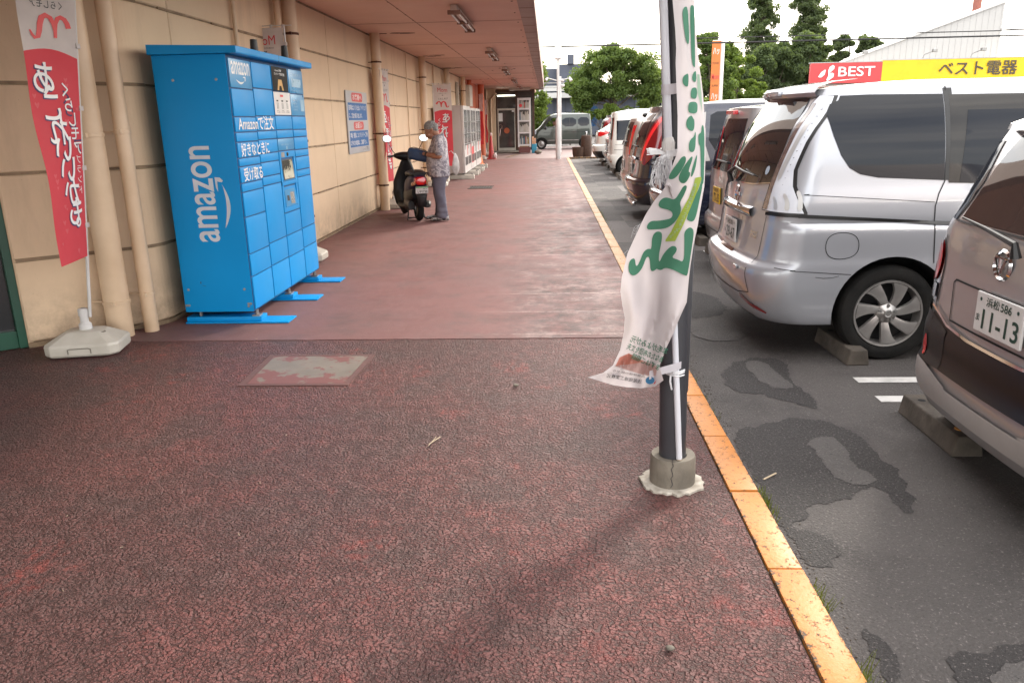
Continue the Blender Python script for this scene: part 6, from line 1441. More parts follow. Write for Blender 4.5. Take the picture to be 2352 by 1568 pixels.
for x in (0, 1.14):
    w_ = empty('wheel', (0, 0, 0)); w_.parent = t
    mb = MB(); tyre(mb, x, .205, .095); mb.build('tyre', M['tyre'], w_, smooth=True)
    mb = MB(); mb.lathe([(.0, -.03), (.05, -.03), (.12, -.02), (.125, -.035), (.13, -.035), (.13, .035), (.05, .03), (0, .03)], 24, Matrix.Translation((x, 0, .205)) @ Matrix.Rotation(rad(90), 4, 'X')); mb.build('rim', M['steel'], w_, smooth=True)
mb = MB(); loft(mb, [(-.24, 0, .66, .05, .05), (-.20, 0, .65, .10, .09), (-.08, 0, .61, .145, .14), (.12, 0, .56, .165, .17), (.30, 0, .50, .16, .20), (.42, 0, .42, .13, .18), (.48, 0, .36, .10, .12)]); mb.build('tail_body', pur, t, smooth=True)
mb = MB(); loft(mb, [(-.10, 0, .46, .12, .12), (.05, 0, .42, .15, .16), (.30, 0, .38, .17, .20), (.44, 0, .36, .15, .18), (.50, 0, .34, .12, .14)]); mb.build('side_cover', blk, t, smooth=True)
mb = MB(); loft(mb, [(-.18, 0, .735, .09, .03), (-.10, 0, .75, .13, .045), (.12, 0, .755, .145, .05), (.32, 0, .735, .13, .055), (.46, 0, .71, .09, .05), (.50, 0, .70, .05, .03)]); mb.build('seat', mat('seat_vinyl', (.012, .012, .013), None, 6, .45, bump=.1), t, smooth=True)
mb = MB(); loft(mb, [(.40, 0, .20, .14, .07), (.60, 0, .19, .17, .06), (.80, 0, .20, .18, .07), (.92, 0, .24, .17, .09)]); mb.build('floor_board', blk, t, smooth=True)
mb = MB(); loft(mb, [(.80, 0, .18, .15, .10, -.3), (.88, 0, .36, .21, .14, -.3), (.90, 0, .55, .20, .14, -.3), (.86, 0, .74, .14, .11, -.2), (.83, 0, .88, .09, .06, 0)]); 
bmesh.ops.scale(mb.bm, vec=(1, 1, 1), verts=mb.bm.verts[:])
mb.build('leg_shield', blk, t, smooth=True)
mb = MB()
R = []
for z, xr_, wy, th in ((.12, .84, .13, .06), (.22, .86, .20, .08), (.40, .88, .235, .10), (.58, .885, .215, .11), (.72, .87, .16, .11), (.84, .83, .11, .09), (.92, .81, .07, .06)):
    R.append([mb.bm.verts.new((xr_+th*math.sin(a)*(1.6 if math.sin(a) > 0 else .5), wy*math.cos(a), z)) for a in [k*math.tau/20 for k in range(20)]])
for i in range(len(R)-1):
    for j in range(20): mb.face([R[i][j], R[i][(j+1) % 20], R[i+1][(j+1) % 20], R[i+1][j]])
mb.face(R[0][::-1]); mb.face(R[-1]); mb.build('front_cowl', blk, t, smooth=True)
mb = MB(); loft(mb, [(1.02, 0, .36, .05, .04), (1.06, 0, .42, .075, .04), (1.16, 0, .435, .08, .04), (1.30, 0, .38, .07, .03), (1.36, 0, .30, .05, .03)]); mb.build('front_fender', blk, t, smooth=True)
mb = MB(); mb.tube([(1.12, .075, .22), (.98, .075, .62)], .02, 10); mb.tube([(1.12, -.075, .22), (.98, -.075, .62)], .02, 10); mb.build('fork', M['steel'], t, smooth=True)
hb = MB(); 
R = []
for k in range(17):
    y = -.21+.42*k/16; f = abs(y)/.21; w = .085*(1-f**2)+.028; h_ = .05*(1-f**2)+.026
    R.append([hb.bm.verts.new((.80+w*math.cos(a)+.0-.05*f, y, .985+h_*math.sin(a)+.02*f)) for a in [j*math.tau/16 for j in range(16)]])
for i in range(16):
    for j in range(16): hb.face([R[i][j], R[i][(j+1) % 16], R[i+1][(j+1) % 16], R[i+1][j]])
hb.face(R[0][::-1]); hb.face(R[-1]); hbo = hb.build('handlebar_cover', blk, t, smooth=True)
mb = MB(); loft(mb, [(.745, 0, 1.03, .075, .006, .5), (.775, 0, 1.043, .085, .006, .5)]); mb.build('meter', M['clearlamp'], hbo)
for s in (-1, 1):
    mb = MB(); mb.tube([(.76, s*.19, 1.0), (.72, s*.32, .995)], .016, 10); mb.build('grip', M['black'], hbo, smooth=True)
    mb = MB(); mb.tube([(.79, s*.22, .985), (.75, s*.32, .96)], .005, 6); mb.build('brake_lever', M['black'], hbo, smooth=True)
    mb = MB(); top = (.76, s*.30, 1.235); mb.tube([(.77, s*.17, 1.02), (.78, s*.22, 1.08), top], .006, 6); mb.build('mirror_stalk', M['black'], hbo)
    nl = Matrix.Rotation(-HD, 3, 'Z') @ Vector((.62, -1.68, .36) if s < 0 else (.95, -1.45, .42)).normalized(); up_ = (Vector((0, 0, 1))-nl*nl.z).normalized(); sx_ = up_.cross(nl)
    Mm = Matrix.Translation((.75, s*.31, 1.28)) @ Matrix((up_, -sx_, nl)).transposed().to_4x4()
    mb = MB(); pr = [(.055*math.copysign(abs(math.cos(a))**.75, math.cos(a)), .075*math.copysign(abs(math.sin(a))**.75, math.sin(a))) for a in [k*math.tau/24 for k in range(24)]]
    mb.prism(pr, -.02, .0, Mm); mi = mb.build('mirror', M['black'], hbo, bevel=.004)
    mb = MB(); put_poly(mb, [(a*.9, b*.9) for a, b in pr], lambda a, b: Mm @ Vector((a, b, .0025))); mb.build('mirror_glass', mat('mirror_glass', (.85, .85, .85), None, 4, .02, metal=1) if s < 0 else bpy.data.materials['mirror_glass'], mi)
# tail lamp, indicators, plate, mudguard
mb = MB(); loft(mb, [(-.275, 0, .64, .07, .045), (-.262, 0, .645, .085, .062), (-.20, 0, .65, .10, .07), (-.14, 0, .65, .10, .07)], e=3); mb.build('tail_lamp', M['redlamp'], t, smooth=True)
for s in (-1, 1): mb = MB(); loft(mb, [(-.235, s*.10, .61, .018, .024), (-.19, s*.115, .60, .022, .034), (-.14, s*.12, .59, .016, .024)]); mb.build('indicator', mat('amber_lens', (.45, .22, .12), None, 4, .12, coat=1) if s < 0 else bpy.data.materials['amber_lens'], t, smooth=True)
MG = Matrix.Translation((-.295, 0, .505)) @ Matrix.Rotation(rad(-12), 4, 'Y')
mb = MB(); mb.box((-.006, -.10, -.05), (.0, .10, .06), M=MG, bev=.004); pt = mb.build('number_plate', M['plate'], t)
pf = lambda a, b: MG @ Vector((-.0075, .10-a, -.05+b))
mb = MB(); put_poly(mb, [(.003, .092), (.197, .092), (.197, .108), (.003, .108)], pf); mb.build('green_band', mat('plate_band', (.10, .35, .12), None, 4, .5), pt, fix=False)
mb = MB(); put_text(mb, 'いF1730', lambda a, b: pf(.03+a, .010+b), w=.155, h=.042, bold=.02); put_text(mb, '浜松市', lambda a, b: pf(.11+a, .066+b), w=.07, h=.018, bold=.02); mb.build('lettering', M['ink'], pt, fix=False)
mb = MB(); put_text(mb, 'はままつ', lambda a, b: pf(.02+a, .068+b), w=.07, h=.016, bold=.02); mb.build('lettering', M['orange'], pt, fix=False)
mb = MB(); mb.grid([[(-.225, -.09, .47), (-.235, 0, .47), (-.225, .09, .47)], [(-.28, -.085, .43), (-.29, 0, .43), (-.28, .085, .43)], [(-.27, -.075, .36), (-.285, 0, .36), (-.27, .075, .36)], [(-.245, -.07, .24), (-.262, 0, .24), (-.245, .07, .24)]]); g = mb.build('mudguard', M['black'], t, smooth=True)
sd_ = g.modifiers.new('s', 'SOLIDIFY'); sd_.thickness = .006
mb = MB(); loft(mb, [(-.12, -.13, .25, .03, .03), (-.02, -.15, .26, .055, .06), (.25, -.15, .24, .055, .055), (.34, -.13, .22, .04, .04)]); mb.build('muffler', M['black'], t, smooth=True)
mb = MB(); loft(mb, [(.0, .12, .25, .05, .07), (.3, .12, .26, .06, .09), (.45, .10, .25, .04, .06)]); mb.build('gear_case', M['black'], t, smooth=True)
mb = MB(); mb.tube([(.28, .11, .20), (.20, .14, .02), (.16, .16, .01)], .012, 8); mb.tube([(.28, -.11, .20), (.20, -.14, .02), (.16, -.16, .01)], .012, 8); mb.tube([(.20, -.14, .03), (.20, .14, .03)], .01, 8); mb.build('centre_stand', M['black'], t, smooth=True)
mb = MB(); mb.tube([(-.12, .13, .72), (-.22, .12, .765), (-.25, 0, .775), (-.22, -.12, .765), (-.12, -.13, .72)], .010, 8); mb.build('grab_rail', M['black'], t, smooth=True)
# ------------------------------------------------------------------ the man
PX, PY = -1.70, 12.58
def pw(a, b, z): return Vector((PX-a, PY-b, z))          # a forward (towards -X), b to his left (towards us)
def blob(mb, p, r, sc=(1, 1, 1), n=2, M=None): mb.sphere(p, r, sc, n, M)
def chain(mb, pts, rs, n=14):
    mb.tube(pts, 0, n, rs=rs)
    for p, r in zip(pts, rs): mb.sphere(p, r*.99, n=2)
def fuse(mb, name, m, parent, vox=.012, sm=4, it=.6):
    o = mb.build(name, m, None, fix=True)
    r = o.modifiers.new('r', 'REMESH'); r.mode = 'VOXEL'; r.voxel_size = vox; r.use_smooth_shade = True
    s_ = o.modifiers.new('s', 'SMOOTH'); s_.factor = it; s_.iterations = sm
    dg = bpy.context.evaluated_depsgraph_get(); me = bpy.data.meshes.new_from_object(o.evaluated_get(dg)); o.modifiers.clear(); o.data = me
    me.polygons.foreach_set('use_smooth', [True]*len(me.polygons)); o.parent = parent
    if parent: o.matrix_parent_inverse = Matrix.Translation(-parent.location)
    return o
skin = mat('skin', (.33, .155, .095), (.28, .125, .075), 14, .55); 
man = empty('person', (PX, PY, 0), 0, 'grey haired man in a patterned grey shirt looking down at his blue bag', 'person')
hp0 = pw
def hp(a, b, z):
    c_, s_ = math.cos(rad(32)), math.sin(rad(32)); a0, z0 = .03, 1.36; da, dz = a-a0, z-z0
    return hp0(a0+da*c_+dz*s_, b, z0-da*s_+dz*c_+.012)
mb = MB()
blob(mb, hp(.085, 0, 1.455), .088, (1.08, .86, 1.12), 3)             # skull
blob(mb, hp(.13, 0, 1.40), .062, (1.0, .9, 1.0), 3)                  # face
blob(mb, hp(.148, 0, 1.352), .036, (1.1, 1, .9)); blob(mb, hp(.12, 0, 1.36), .05, (1, 1, .8))
chain(mb, [pw(.0, 0, 1.27), pw(.035, 0, 1.34), hp(.06, 0, 1.42)], [.06, .055, .055])
chain(mb, [hp(.182, 0, 1.432), hp(.207, 0, 1.405), hp(.204, 0, 1.395)], [.010, .014, .010], 8)    # nose
blob(mb, hp(.176, 0, 1.452), .022, (1, 2.0, .5)); blob(mb, hp(.187, 0, 1.372), .013, (1, 1.7, .7)); blob(mb, hp(.184, 0, 1.358), .012, (1, 1.5, .7))
for s in (-1, 1):
    blob(mb, hp(.172, s*.03, 1.436), .014); blob(mb, hp(.06, s*.079, 1.432), .024, (.75, .35, 1.2)); blob(mb, hp(.15, s*.045, 1.40), .026)
# torso core so the body is one figure
chain(mb, [pw(.0, 0, 1.24), pw(.02, 0, 1.1), pw(.03, 0, .9)], [.12, .13, .13])
for s in (-1, 1):
    sh = pw(-.015, s*.175, 1.215); el = pw(-.035, s*.262, 1.02); wr = pw(.215, s*.135, 1.055); 
    chain(mb, [pw(.0, s*.08, 1.22), sh], [.05, .05]); chain(mb, [sh, pw(-.02, s*.225, 1.12), el], [.052, .046, .040]); chain(mb, [el, pw(.07, s*.222, 1.03), wr], [.042, .041, .026])
    palm = pw(.245, s*.075, 1.06); blob(mb, palm, .036, (1.1, .55, .9)); chain(mb, [wr, palm], [.026, .026], 10)
    for k in range(4):                                               # fingers curling down over the bag's rim
        y = s*(.075-.0)+(.0); a0 = .262+.004*(k % 2); b0 = s*.075+(k-1.5)*.004*s; z0 = 1.083-.017*k
        chain(mb, [pw(a0, b0, z0), pw(a0+.028, b0-s*.008, z0-.004), pw(a0+.040-.003*abs(k-1), b0-s*.022, z0-.018), pw(a0+.036, b0-s*.034, z0-.030)], [.0095, .009, .0082, .007], 8)
    chain(mb, [pw(.235, s*.055, 1.085), pw(.255, s*.035, 1.09), pw(.272, s*.022, 1.078)], [.011, .0095, .008], 8)
for s in (-1, 1): chain(mb, [pw(.02, s*.08, .85), pw(.03, s*.085, .50), pw(-.0, s*.09, .10), pw(-.0, s*.09, .06)], [.085, .062, .042, .04]); 
body = fuse(mb, 'body', skin, man, .0065, 3)
# hair
hair = mat('grey_hair', (.10, .096, .092), (.30, .29, .28), 75, .8, bump=1.0, bs=160)
mb = MB(); blob(mb, hp(.065, 0, 1.487), .093, (1.10, .90, .98), 3); blob(mb, hp(.015, 0, 1.445), .07, (.9, 1.0, 1.1), 3); blob(mb, hp(.005, 0, 1.405), .045, (.7, 1.35, .9)); blob(mb, hp(.118, 0, 1.508), .038, (1, 1.5, .6))
R_ = random.Random(4)
for k in range(120):
    a, b = R_.uniform(0, math.tau), R_.uniform(.15, 1.45); d = Vector((math.cos(a)*math.sin(b)*1.06, math.sin(a)*math.sin(b)*.88, math.cos(b)*.98)); p = hp(.06, 0, 1.487)+d*.090
    if d.x < -.75 and d.z < .45: continue
    blob(mb, p, R_.uniform(.008, .014), (1, 1, .6))
fuse(mb, 'hair', hair, man, .006, 1)
mb = MB(); 
for s in (-1, 1): P_ = [hp(.196+.002*math.cos(k*.5), s*.034+.020*math.cos(k*.5), 1.436+.015*math.sin(k*.5)) for k in range(14)]; mb.tube(P_, .0016, 5); mb.tube([hp(.196, s*.055, 1.44), hp(.13, s*.082, 1.44), hp(.065, s*.085, 1.437)], .0016, 5)
mb.tube([hp(.198, -.014, 1.44), hp(.198, .014, 1.44)], .0016, 5)
o = mb.build('glasses', M['steel'], man); o.matrix_parent_inverse = Matrix.Translation(-man.location)
# shirt with blotchy pattern
sb = NB('patterned_shirt'); v1 = sb.noise(17, 3, .5, dist=1.0); v2 = sb.noise(30, 3, .6, dist=.5)
cc = sb.mix(sb.rng(v1, .47, .52), (.36, .33, .35), (.20, .18, .205)); cc = sb.mix(sb.rng(v2, .56, .60), cc, (.47, .44, .45)); cc = sb.mix(sb.rng(sb.noise(11, 3), .6, .63), cc, (.145, .13, .16))
sb.base(cc); sb.set(rough=.8); sb.bump(sb.noise(9, 4, .6, dist=.8), .7, .03)
def ell(mb, secs, n=36):
    """stacked horizontal rings: (a, b, z, half depth, half width, wobble)"""
    R = []
    for i, (a, b, z, ra, rb, wb) in enumerate(secs):
        ring = []
        for k in range(n):
            th = k*math.tau/n; q = 1+wb*math.sin(th*5+i*.9)+wb*.6*math.sin(th*9-i*.7); ring.append(mb.bm.verts.new(pw(a+ra*math.cos(th)*q, b+rb*math.sin(th)*q, z)))
        R.append(ring)
    for i in range(len(R)-1):
        for k in range(n): mb.face([R[i][k], R[i][(k+1) % n], R[i+1][(k+1) % n], R[i+1][k]])
    mb.face(R[0][::-1]); mb.face(R[-1]); return mb
mb = MB()
ell(mb, [(.015, 0, .70, .172, .215, .02), (.02, 0, .74, .178, .215, .02), (.03, 0, .85, .182, .215, .018), (.04, 0, .95, .183, .213, .015), (.035, 0, 1.05, .168, .21, .012), (.015, 0, 1.15, .145, .205, .01), (-.005, 0, 1.22, .125, .20, .0), (-.015, 0, 1.275, .105, .165, 0), (-.005, 0, 1.315, .088, .11, 0), (.005, 0, 1.335, .080, .085, 0)])
for s in (-1, 1):
    chain(mb, [pw(-.005, s*.13, 1.235), pw(-.015, s*.185, 1.225), pw(-.025, s*.222, 1.15), pw(-.03, s*.238, 1.09), pw(-.03, s*.245, 1.075)], [.078, .076, .072, .074, .072])
fuse(mb, 'shirt', sb.m, man, .010, 2)
rows = []
for zi, (rr0, dz) in enumerate(((.088, .0), (.092, .035), (.098, .020), (.104, -.012))):
    row = []
    for k in range(25):
        th = -2.75+5.5*k/24; fr = .5-.5*math.cos(th)          # 0 at the nape, 1 at the throat
        row.append(pw(.012-rr0*math.cos(th), rr0*.95*math.sin(th), 1.325+dz-.045*fr*(1.0 if zi < 3 else 1.35)))
    rows.append(row)
mb = MB(); mb.grid(rows); o = mb.build('collar', mat('collar_grey', (.10, .095, .12), (.26, .24, .27), 25, .8), man, smooth=True, sharp=80); o.matrix_parent_inverse = Matrix.Translation(-man.location)
sd_ = o.modifiers.new('s', 'SOLIDIFY'); sd_.thickness = .008
# trousers, slightly baggy
tr = mat('grey_trousers', (.150, .145, .185), (.105, .10, .135), 5, .85, bump=1.0, bs=14)
mb = MB(); ell(mb, [(.01, 0, .66, .14, .18, 0), (.01, 0, .80, .15, .19, 0)])
for s in (-1, 1):
    st = .02 if s > 0 else .05
    n = 24; R = []
    for i, (a, b, z, ra, rb) in enumerate(((.01, .085, .78, .13, .10), (.01, .09, .66, .118, .092), (.02, .095, .56, .105, .080), (.025, .095, .50, .098, .074), (.02, .095, .42, .090, .070), (.005, .095, .34, .086, .068), (.0, .095, .28, .088, .070), (-.005, .095, .22, .083, .067), (-.005, .095, .17, .092, .072), (-.008, .095, .13, .084, .069), (-.005, .095, .09, .098, .076), (-.005, .095, .05, .092, .074))):
        ring = []
        for k in range(n): th = k*math.tau/n; q = 1+.04*math.sin(th*4+z*18)+.05*math.sin(z*60+th*2)*(1 if z < .3 else .25); ring.append(mb.bm.verts.new(pw(a+st*(1-z)*(-.6 if s > 0 else .9)+ra*math.cos(th)*q, s*b+rb*math.sin(th)*q, z)))
        R.append(ring)
    for i in range(len(R)-1):
        for k in range(n): mb.face([R[i][k], R[i][(k+1) % n], R[i+1][(k+1) % n], R[i+1][k]])
    mb.face(R[0][::-1]); mb.face(R[-1])
fuse(mb, 'trousers', tr, man, .009, 1)
for s, da in ((1, -.02), (-1, .09)):
    mb = MB(); ell2 = []
    R = []
    for f in [k/10 for k in range(11)]:
        a = da-.10+.285*f; w = .042+.012*math.sin(f*3.1)-.012*(f > .9); h = (.085-.045*max(0, f-.25)) if f < .95 else .035
        if f < .1: w *= .8
        R.append([mb.bm.verts.new(pw(a, s*.095+w*math.cos(th), max(.012, .012+h*.5+h*.5*math.sin(th)))) for th in [j*math.tau/16 for j in range(16)]])
    for i in range(10):
        for j in range(16): mb.face([R[i][j], R[i][(j+1) % 16], R[i+1][(j+1) % 16], R[i+1][j]])
    mb.face(R[0][::-1]); mb.face(R[-1]); sh_ = mb.build('shoe', mat('shoe_pattern', (.42, .40, .40), (.03, .03, .035), 22, .6, lo=.46, hi=.52, detail=2) if s > 0 else bpy.data.materials['shoe_pattern'], man, smooth=True); sh_.matrix_parent_inverse = Matrix.Translation(-man.location)
    mb = MB(); mb.prism([(a, b) for a, b in [(PX-(da-.10+.143+.148*math.cos(th)), PY-(s*.095+.052*math.sin(th))) for th in [j*math.tau/24 for j in range(24)]]], .0, .022); so_ = mb.build('sole', M['black'], sh_); so_.matrix_parent_inverse = Matrix.Translation(-man.location)
mb = MB(); Q = Matrix.Translation(pw(.185, .15, 1.052)) @ Matrix.Rotation(rad(-90), 4, 'Y') @ Matrix.Rotation(rad(14), 4, 'Y') @ Matrix.Rotation(rad(-20), 4, 'X'); mb.lathe([(.0305, -.013), (.034, -.012), (.034, .012), (.0305, .013)], 20, Q); mb.sphere(pw(.178, .178, 1.055), .020, (1, .5, 1)); o = mb.build('wristwatch', M['black'], man, smooth=True); o.matrix_parent_inverse = Matrix.Translation(-man.location)
# navy bag resting over the saddle in his hands, strap hanging down
t = empty('shoulder_bag', (PX-.30, PY-.02, .98), 0, 'navy blue shoulder bag held open by the man with black straps hanging down', 'bag')
nb = mat('navy_nylon', (.018, .045, .105), (.014, .034, .085), 8, .55, bump=.6, bs=14)
mb = MB(); loft(mb, [(-.185, 0, .09, .07, .055), (-.165, 0, .085, .085, .085), (-.06, 0, .065, .09, .095), (.05, 0, .035, .09, .09), (.125, 0, .02, .085, .085), (.145, 0, .015, .06, .05)], e=3.2, n=28); mb.build('pouch', nb, t, smooth=True)
mb = MB(); P_ = [(-.17, .0, .165), (-.10, .0, .176), (0, 0, .152), (.10, 0, .12)]; mb.tube(P_, .006, 6); mb.tube([(-.19, -.03, .04), (-.19, -.075, .10), (-.16, -.082, .165)], .005, 6); mb.tube([(-.0, -.094, .09), (.03, -.096, .08)], .006, 6); mb.build('zip', M['black'], t, smooth=True)
def ribbon(mb, pts, w, th=.003):
    A, B_ = [], []
    for p in pts: p = Vector(p); A.append(p+Vector((0, -w/2, 0)) + Vector((-w*.3, 0, 0))); B_.append(p+Vector((0, w/2, 0))+Vector((w*.3, 0, 0)))
    mb.grid([A, B_])
mb = MB(); mb.tube([(-.185, -.03, .07), (-.185, -.06, .0), (-.16, -.06, -.08), (-.13, -.06, -.15), (-.10, -.06, -.22), (-.06, -.06, -.27)], .013, 6); mb.tube([(.12, -.11, .07), (.165, -.14, .02), (.185, -.15, -.08), (.195, -.155, -.22), (.20, -.16, -.33), (.185, -.16, -.42)], .011, 6, rs=[.008, .012, .012, .011, .010, .006]); mb.build('strap', M['black'], t, smooth=True)
# thin white shopping bag hanging at his back
t = empty('plastic_bag', (PX+.24, PY+.05, .95), 0, 'small translucent white plastic bag hanging behind the man at his elbow', 'bag')
pb = mat('thin_plastic', (.70, .68, .67), (.5, .48, .47), 14, .25, transl=.4)
mb = MB(); R = []
for i, (z, w, d_) in enumerate(((.10, .012, .01), (.04, .035, .03), (-.04, .05, .045), (-.12, .055, .05), (-.19, .045, .035), (-.235, .015, .01))):
    R.append([mb.bm.verts.new((w*math.cos(a)*(1+.2*math.sin(3*a+i))+.03*(.1-z)*1.0, d_*math.sin(a)*(1+.2*math.cos(4*a+i)), z)) for a in [k*math.tau/20 for k in range(20)]])
for i in range(len(R)-1):
    for k in range(20): mb.face([R[i][k], R[i][(k+1) % 20], R[i+1][(k+1) % 20], R[i+1][k]])
mb.face(R[-1]); mb.build('bag', pb, t, smooth=True)
mb = MB(); mb.tube([(-.02, 0, .09), (-.06, 0, .14), (-.09, 0, .12)], .006, 6); mb.build('handle', pb, t)
# ------------------------------------------------------------------ trees and planting
def leafmat(name, a, b_, tr=.45):
    b = NB(name); c = b.mix(b.rng(b.noise(1.1, 4), .38, .62), a, b_); c = b.mix(b.rng(b.noise(9, 2), .3, .7), c, tuple(x*.55 for x in a)); b.base(c); b.set(rough=.55, spec=.3)
    t = b.n.new('ShaderNodeBsdfTranslucent'); ms = b.n.new('ShaderNodeMixShader'); ms.inputs[0].default_value = tr
    m2 = b.mix(.5, c, (.22, .30, .03)); b.t.links.new(m2, t.inputs['Color']); b.t.links.new(b.b.outputs[0], ms.inputs[1]); b.t.links.new(t.outputs[0], ms.inputs[2]); b.t.links.new(ms.outputs[0], b.n['Material Output'].inputs['Surface']); return b.m
LM = dict(mid=leafmat('leaf_mid', (.15, .22, .06), (.095, .16, .045)), bright=leafmat('leaf_bright', (.17, .24, .045), (.12, .19, .04)), dark=leafmat('leaf_dark', (.12, .165, .075), (.085, .125, .06), .42), conifer=leafmat('leaf_conifer', (.12, .16, .075), (.085, .12, .06), .42))
M['bark'] = mat('bark', (.09, .07, .05), (.05, .04, .03), 12, .9, bump=.8)
def leaves(rng, C, Rd, n, size, flat=.0):
    """quads scattered near clump centres C with radii Rd"""
    k = rng.integers(0, len(C), n); d = rng.normal(size=(n, 3)); d /= np.linalg.norm(d, axis=1)[:, None]; r = rng.random(n)**.45
    P = C[k]+d*(r*1.0)[:, None]*Rd[k]
    u = rng.normal(size=(n, 3)); u /= np.linalg.norm(u, axis=1)[:, None]; w = rng.normal(size=(n, 3)); w -= (w*u).sum(1)[:, None]*u; w /= np.linalg.norm(w, axis=1)[:, None]
    s = size*(.6+.8*rng.random(n)); u *= s[:, None]; w *= (s*.55)[:, None]
    V = np.empty((n, 4, 3)); V[:, 0] = P-u; V[:, 1] = P+w; V[:, 2] = P+u; V[:, 3] = P-w
    return V.reshape(-1, 3)
def np_mesh(name, V, m, parent):
    n = len(V)//4; me = bpy.data.meshes.new(name); me.vertices.add(len(V)); me.vertices.foreach_set('co', V.astype(np.float32).ravel())
    me.loops.add(4*n); me.loops.foreach_set('vertex_index', np.arange(4*n, dtype=np.int32)); me.polygons.add(n); me.polygons.foreach_set('loop_start', np.arange(n, dtype=np.int32)*4); me.polygons.foreach_set('loop_total', np.full(n, 4, np.int32))
    me.update(calc_edges=True); me.materials.append(m); o = bpy.data.objects.new(name, me); COL.objects.link(o); o.parent = parent; return o
def tree(loc, clumps, label, m='mid', n=9000, size=.12, trunk=(.14, 1.6), seed=1, cr=(.55, .9), nc=60, name='tree', cat='tree', group=None, taper=None, gaps=0):
    """clumps: list of big ellipsoids (x, y, z, rx, ry, rz); small clumps are strewn near their surfaces"""
    rng = np.random.default_rng(seed); t = empty(name, loc, 0, label, cat, group)
    C, Rd = [], []
    for q in range(nc):
        e = clumps[rng.integers(0, len(clumps))] if q >= len(clumps) else clumps[q]
        d = rng.normal(size=3); d /= np.linalg.norm(d); f = rng.uniform(.35, 1.0)
        C.append([e[0]+d[0]*e[3]*f, e[1]+d[1]*e[4]*f, e[2]+d[2]*e[5]*f]); r = rng.uniform(*cr); Rd.append([r, r, r*.75])
    C, Rd = np.array(C), np.array(Rd)
    np_mesh('crown', leaves(rng, C, Rd, n, size), LM[m], t)
    mb = MB(); tr, th = trunk; top = max(e[2] for e in clumps)
    mb.tube([(0, 0, -.1), (.03, 0, th*.5), (0, .02, th), (.05, 0, (th+top)/2), (0, 0, top)], tr, 10, rs=[tr*1.25, tr, tr*.85, tr*.55, tr*.2])
    for q in range(min(16, len(C))):
        p = C[q]; z0 = th*rng.uniform(.85, 1.15)+.1*max(0, p[2]-th)
        mb.tube([(0, 0, z0), (p[0]*.45, p[1]*.45, z0+(p[2]-z0)*.6), tuple(p)], .05, 6, rs=[tr*.42, tr*.25, tr*.07])
    mb.build('trunk', M['bark'], t, smooth=True); return t
# the big round tree straight ahead: crown spans x 1.2..6.8 at 50 m, top 6.1
tree((4.1, 50, -.1), [(-1.5, 0, 4.0, 1.1, 1.3, .9), (-.6, .2, 4.9, 1.1, 1.3, .8), (.4, 0, 5.2, 1.0, 1.2, .75), (1.6, 0, 4.7, .9, 1.2, .8), (2.0, .1, 3.7, .75, 1.1, .8), (.3, 0, 4.0, 1.5, 1.4, .9), (-2.2, 0, 3.5, .6, .8, .6), (-.9, .2, 3.2, .9, 1, .5), (-2.0, 0, 2.7, .3, .4, .6), (1.2, 0, 3.3, .8, .9, .5), (2.1, 0, 3.0, .6, .8, .5), (-1.5, 0, 2.9, .8, .9, .5), (-.2, 0, 3.1, .9, .9, .4)], 'big round green tree with a single trunk beyond the far car park in the middle', 'mid', n=60000, size=.075, trunk=(.14, 2.2), seed=3, cr=(.35, .62), nc=170)
# greenery behind the canopy end, left of the lamp post
tree((-.9, 49, 0), [(0, 0, 3.6, .9, 1, 1.1), (.3, 0, 2.2, 1.0, 1, 1.0), (-.8, 0, 3.4, 1, 1, 1.2), (.4, .2, 4.3, .4, .5, .9)], 'leafy tree rising behind the end of the canopy left of the lamp post', 'bright', n=14000, size=.075, trunk=(.12, 1.2), seed=5, cr=(.25, .5), nc=70)
tree((1.4, 49.5, 0), [(-.6, 0, 1.2, 1.0, .6, .6), (-1.5, 0, 1.1, .9, .6, .8)], 'low bright bush behind the dark green small van, left of the lamp post', 'bright', n=7000, size=.06, trunk=(.04, .4), seed=6, cr=(.2, .35), nc=40, name='bush', cat='bush')
tree((3.3, 49, 0), [(0, 0, 1.75, 1.0, .5, .35), (.5, 0, 2.0, .4, .4, .25), (-.9, 0, 1.6, .5, .4, .3)], 'bright green bush in front of the grey building left of the big tree trunk', 'bright', n=4500, size=.08, trunk=(.04, .8), seed=7, cr=(.15, .3), nc=30, name='bush', cat='bush')
tree((5.6, 49.5, 0), [(0, 0, 1.85, 1.1, .5, .30), (.2, 0, 2.25, .25, .3, .25), (-.7, 0, 1.75, .5, .4, .3)], 'bright green bush right of the big tree trunk above the parked cars', 'bright', n=4500, size=.08, trunk=(.04, .8), seed=8, cr=(.15, .3), nc=30, name='bush', cat='bush')
tree((11.9, 60, 0), [(0, 0, 5.5, 1.2, 1, 1.2), (.6, 0, 4.0, 1.4, 1, 1.4), (-.4, 0, 6.6, .6, .6, .6), (.8, 0, 2.4, 1.2, 1, 1.2)], 'broad leaved tree directly behind the orange pylon sign', 'mid', n=30000, size=.10, trunk=(.15, 2), seed=9, cr=(.3, .6), nc=70)
tree((15.6, 68, 0), [(0, 0, 5.2, 1.4, 1, 1.3), (-.8, 0, 6.3, .8, .8, .9), (.3, 0, 3.4, 1.7, 1, 1.4), (-1.2, 0, 2.6, 1.6, 1, 1.3), (1.6, 0, 3.8, 1.3, 1, 1.6)], 'yellow green loose tree right of the orange pylon sign', 'bright', n=22000, size=.11, trunk=(.1, 1.5), seed=10, cr=(.3, .6), nc=60)
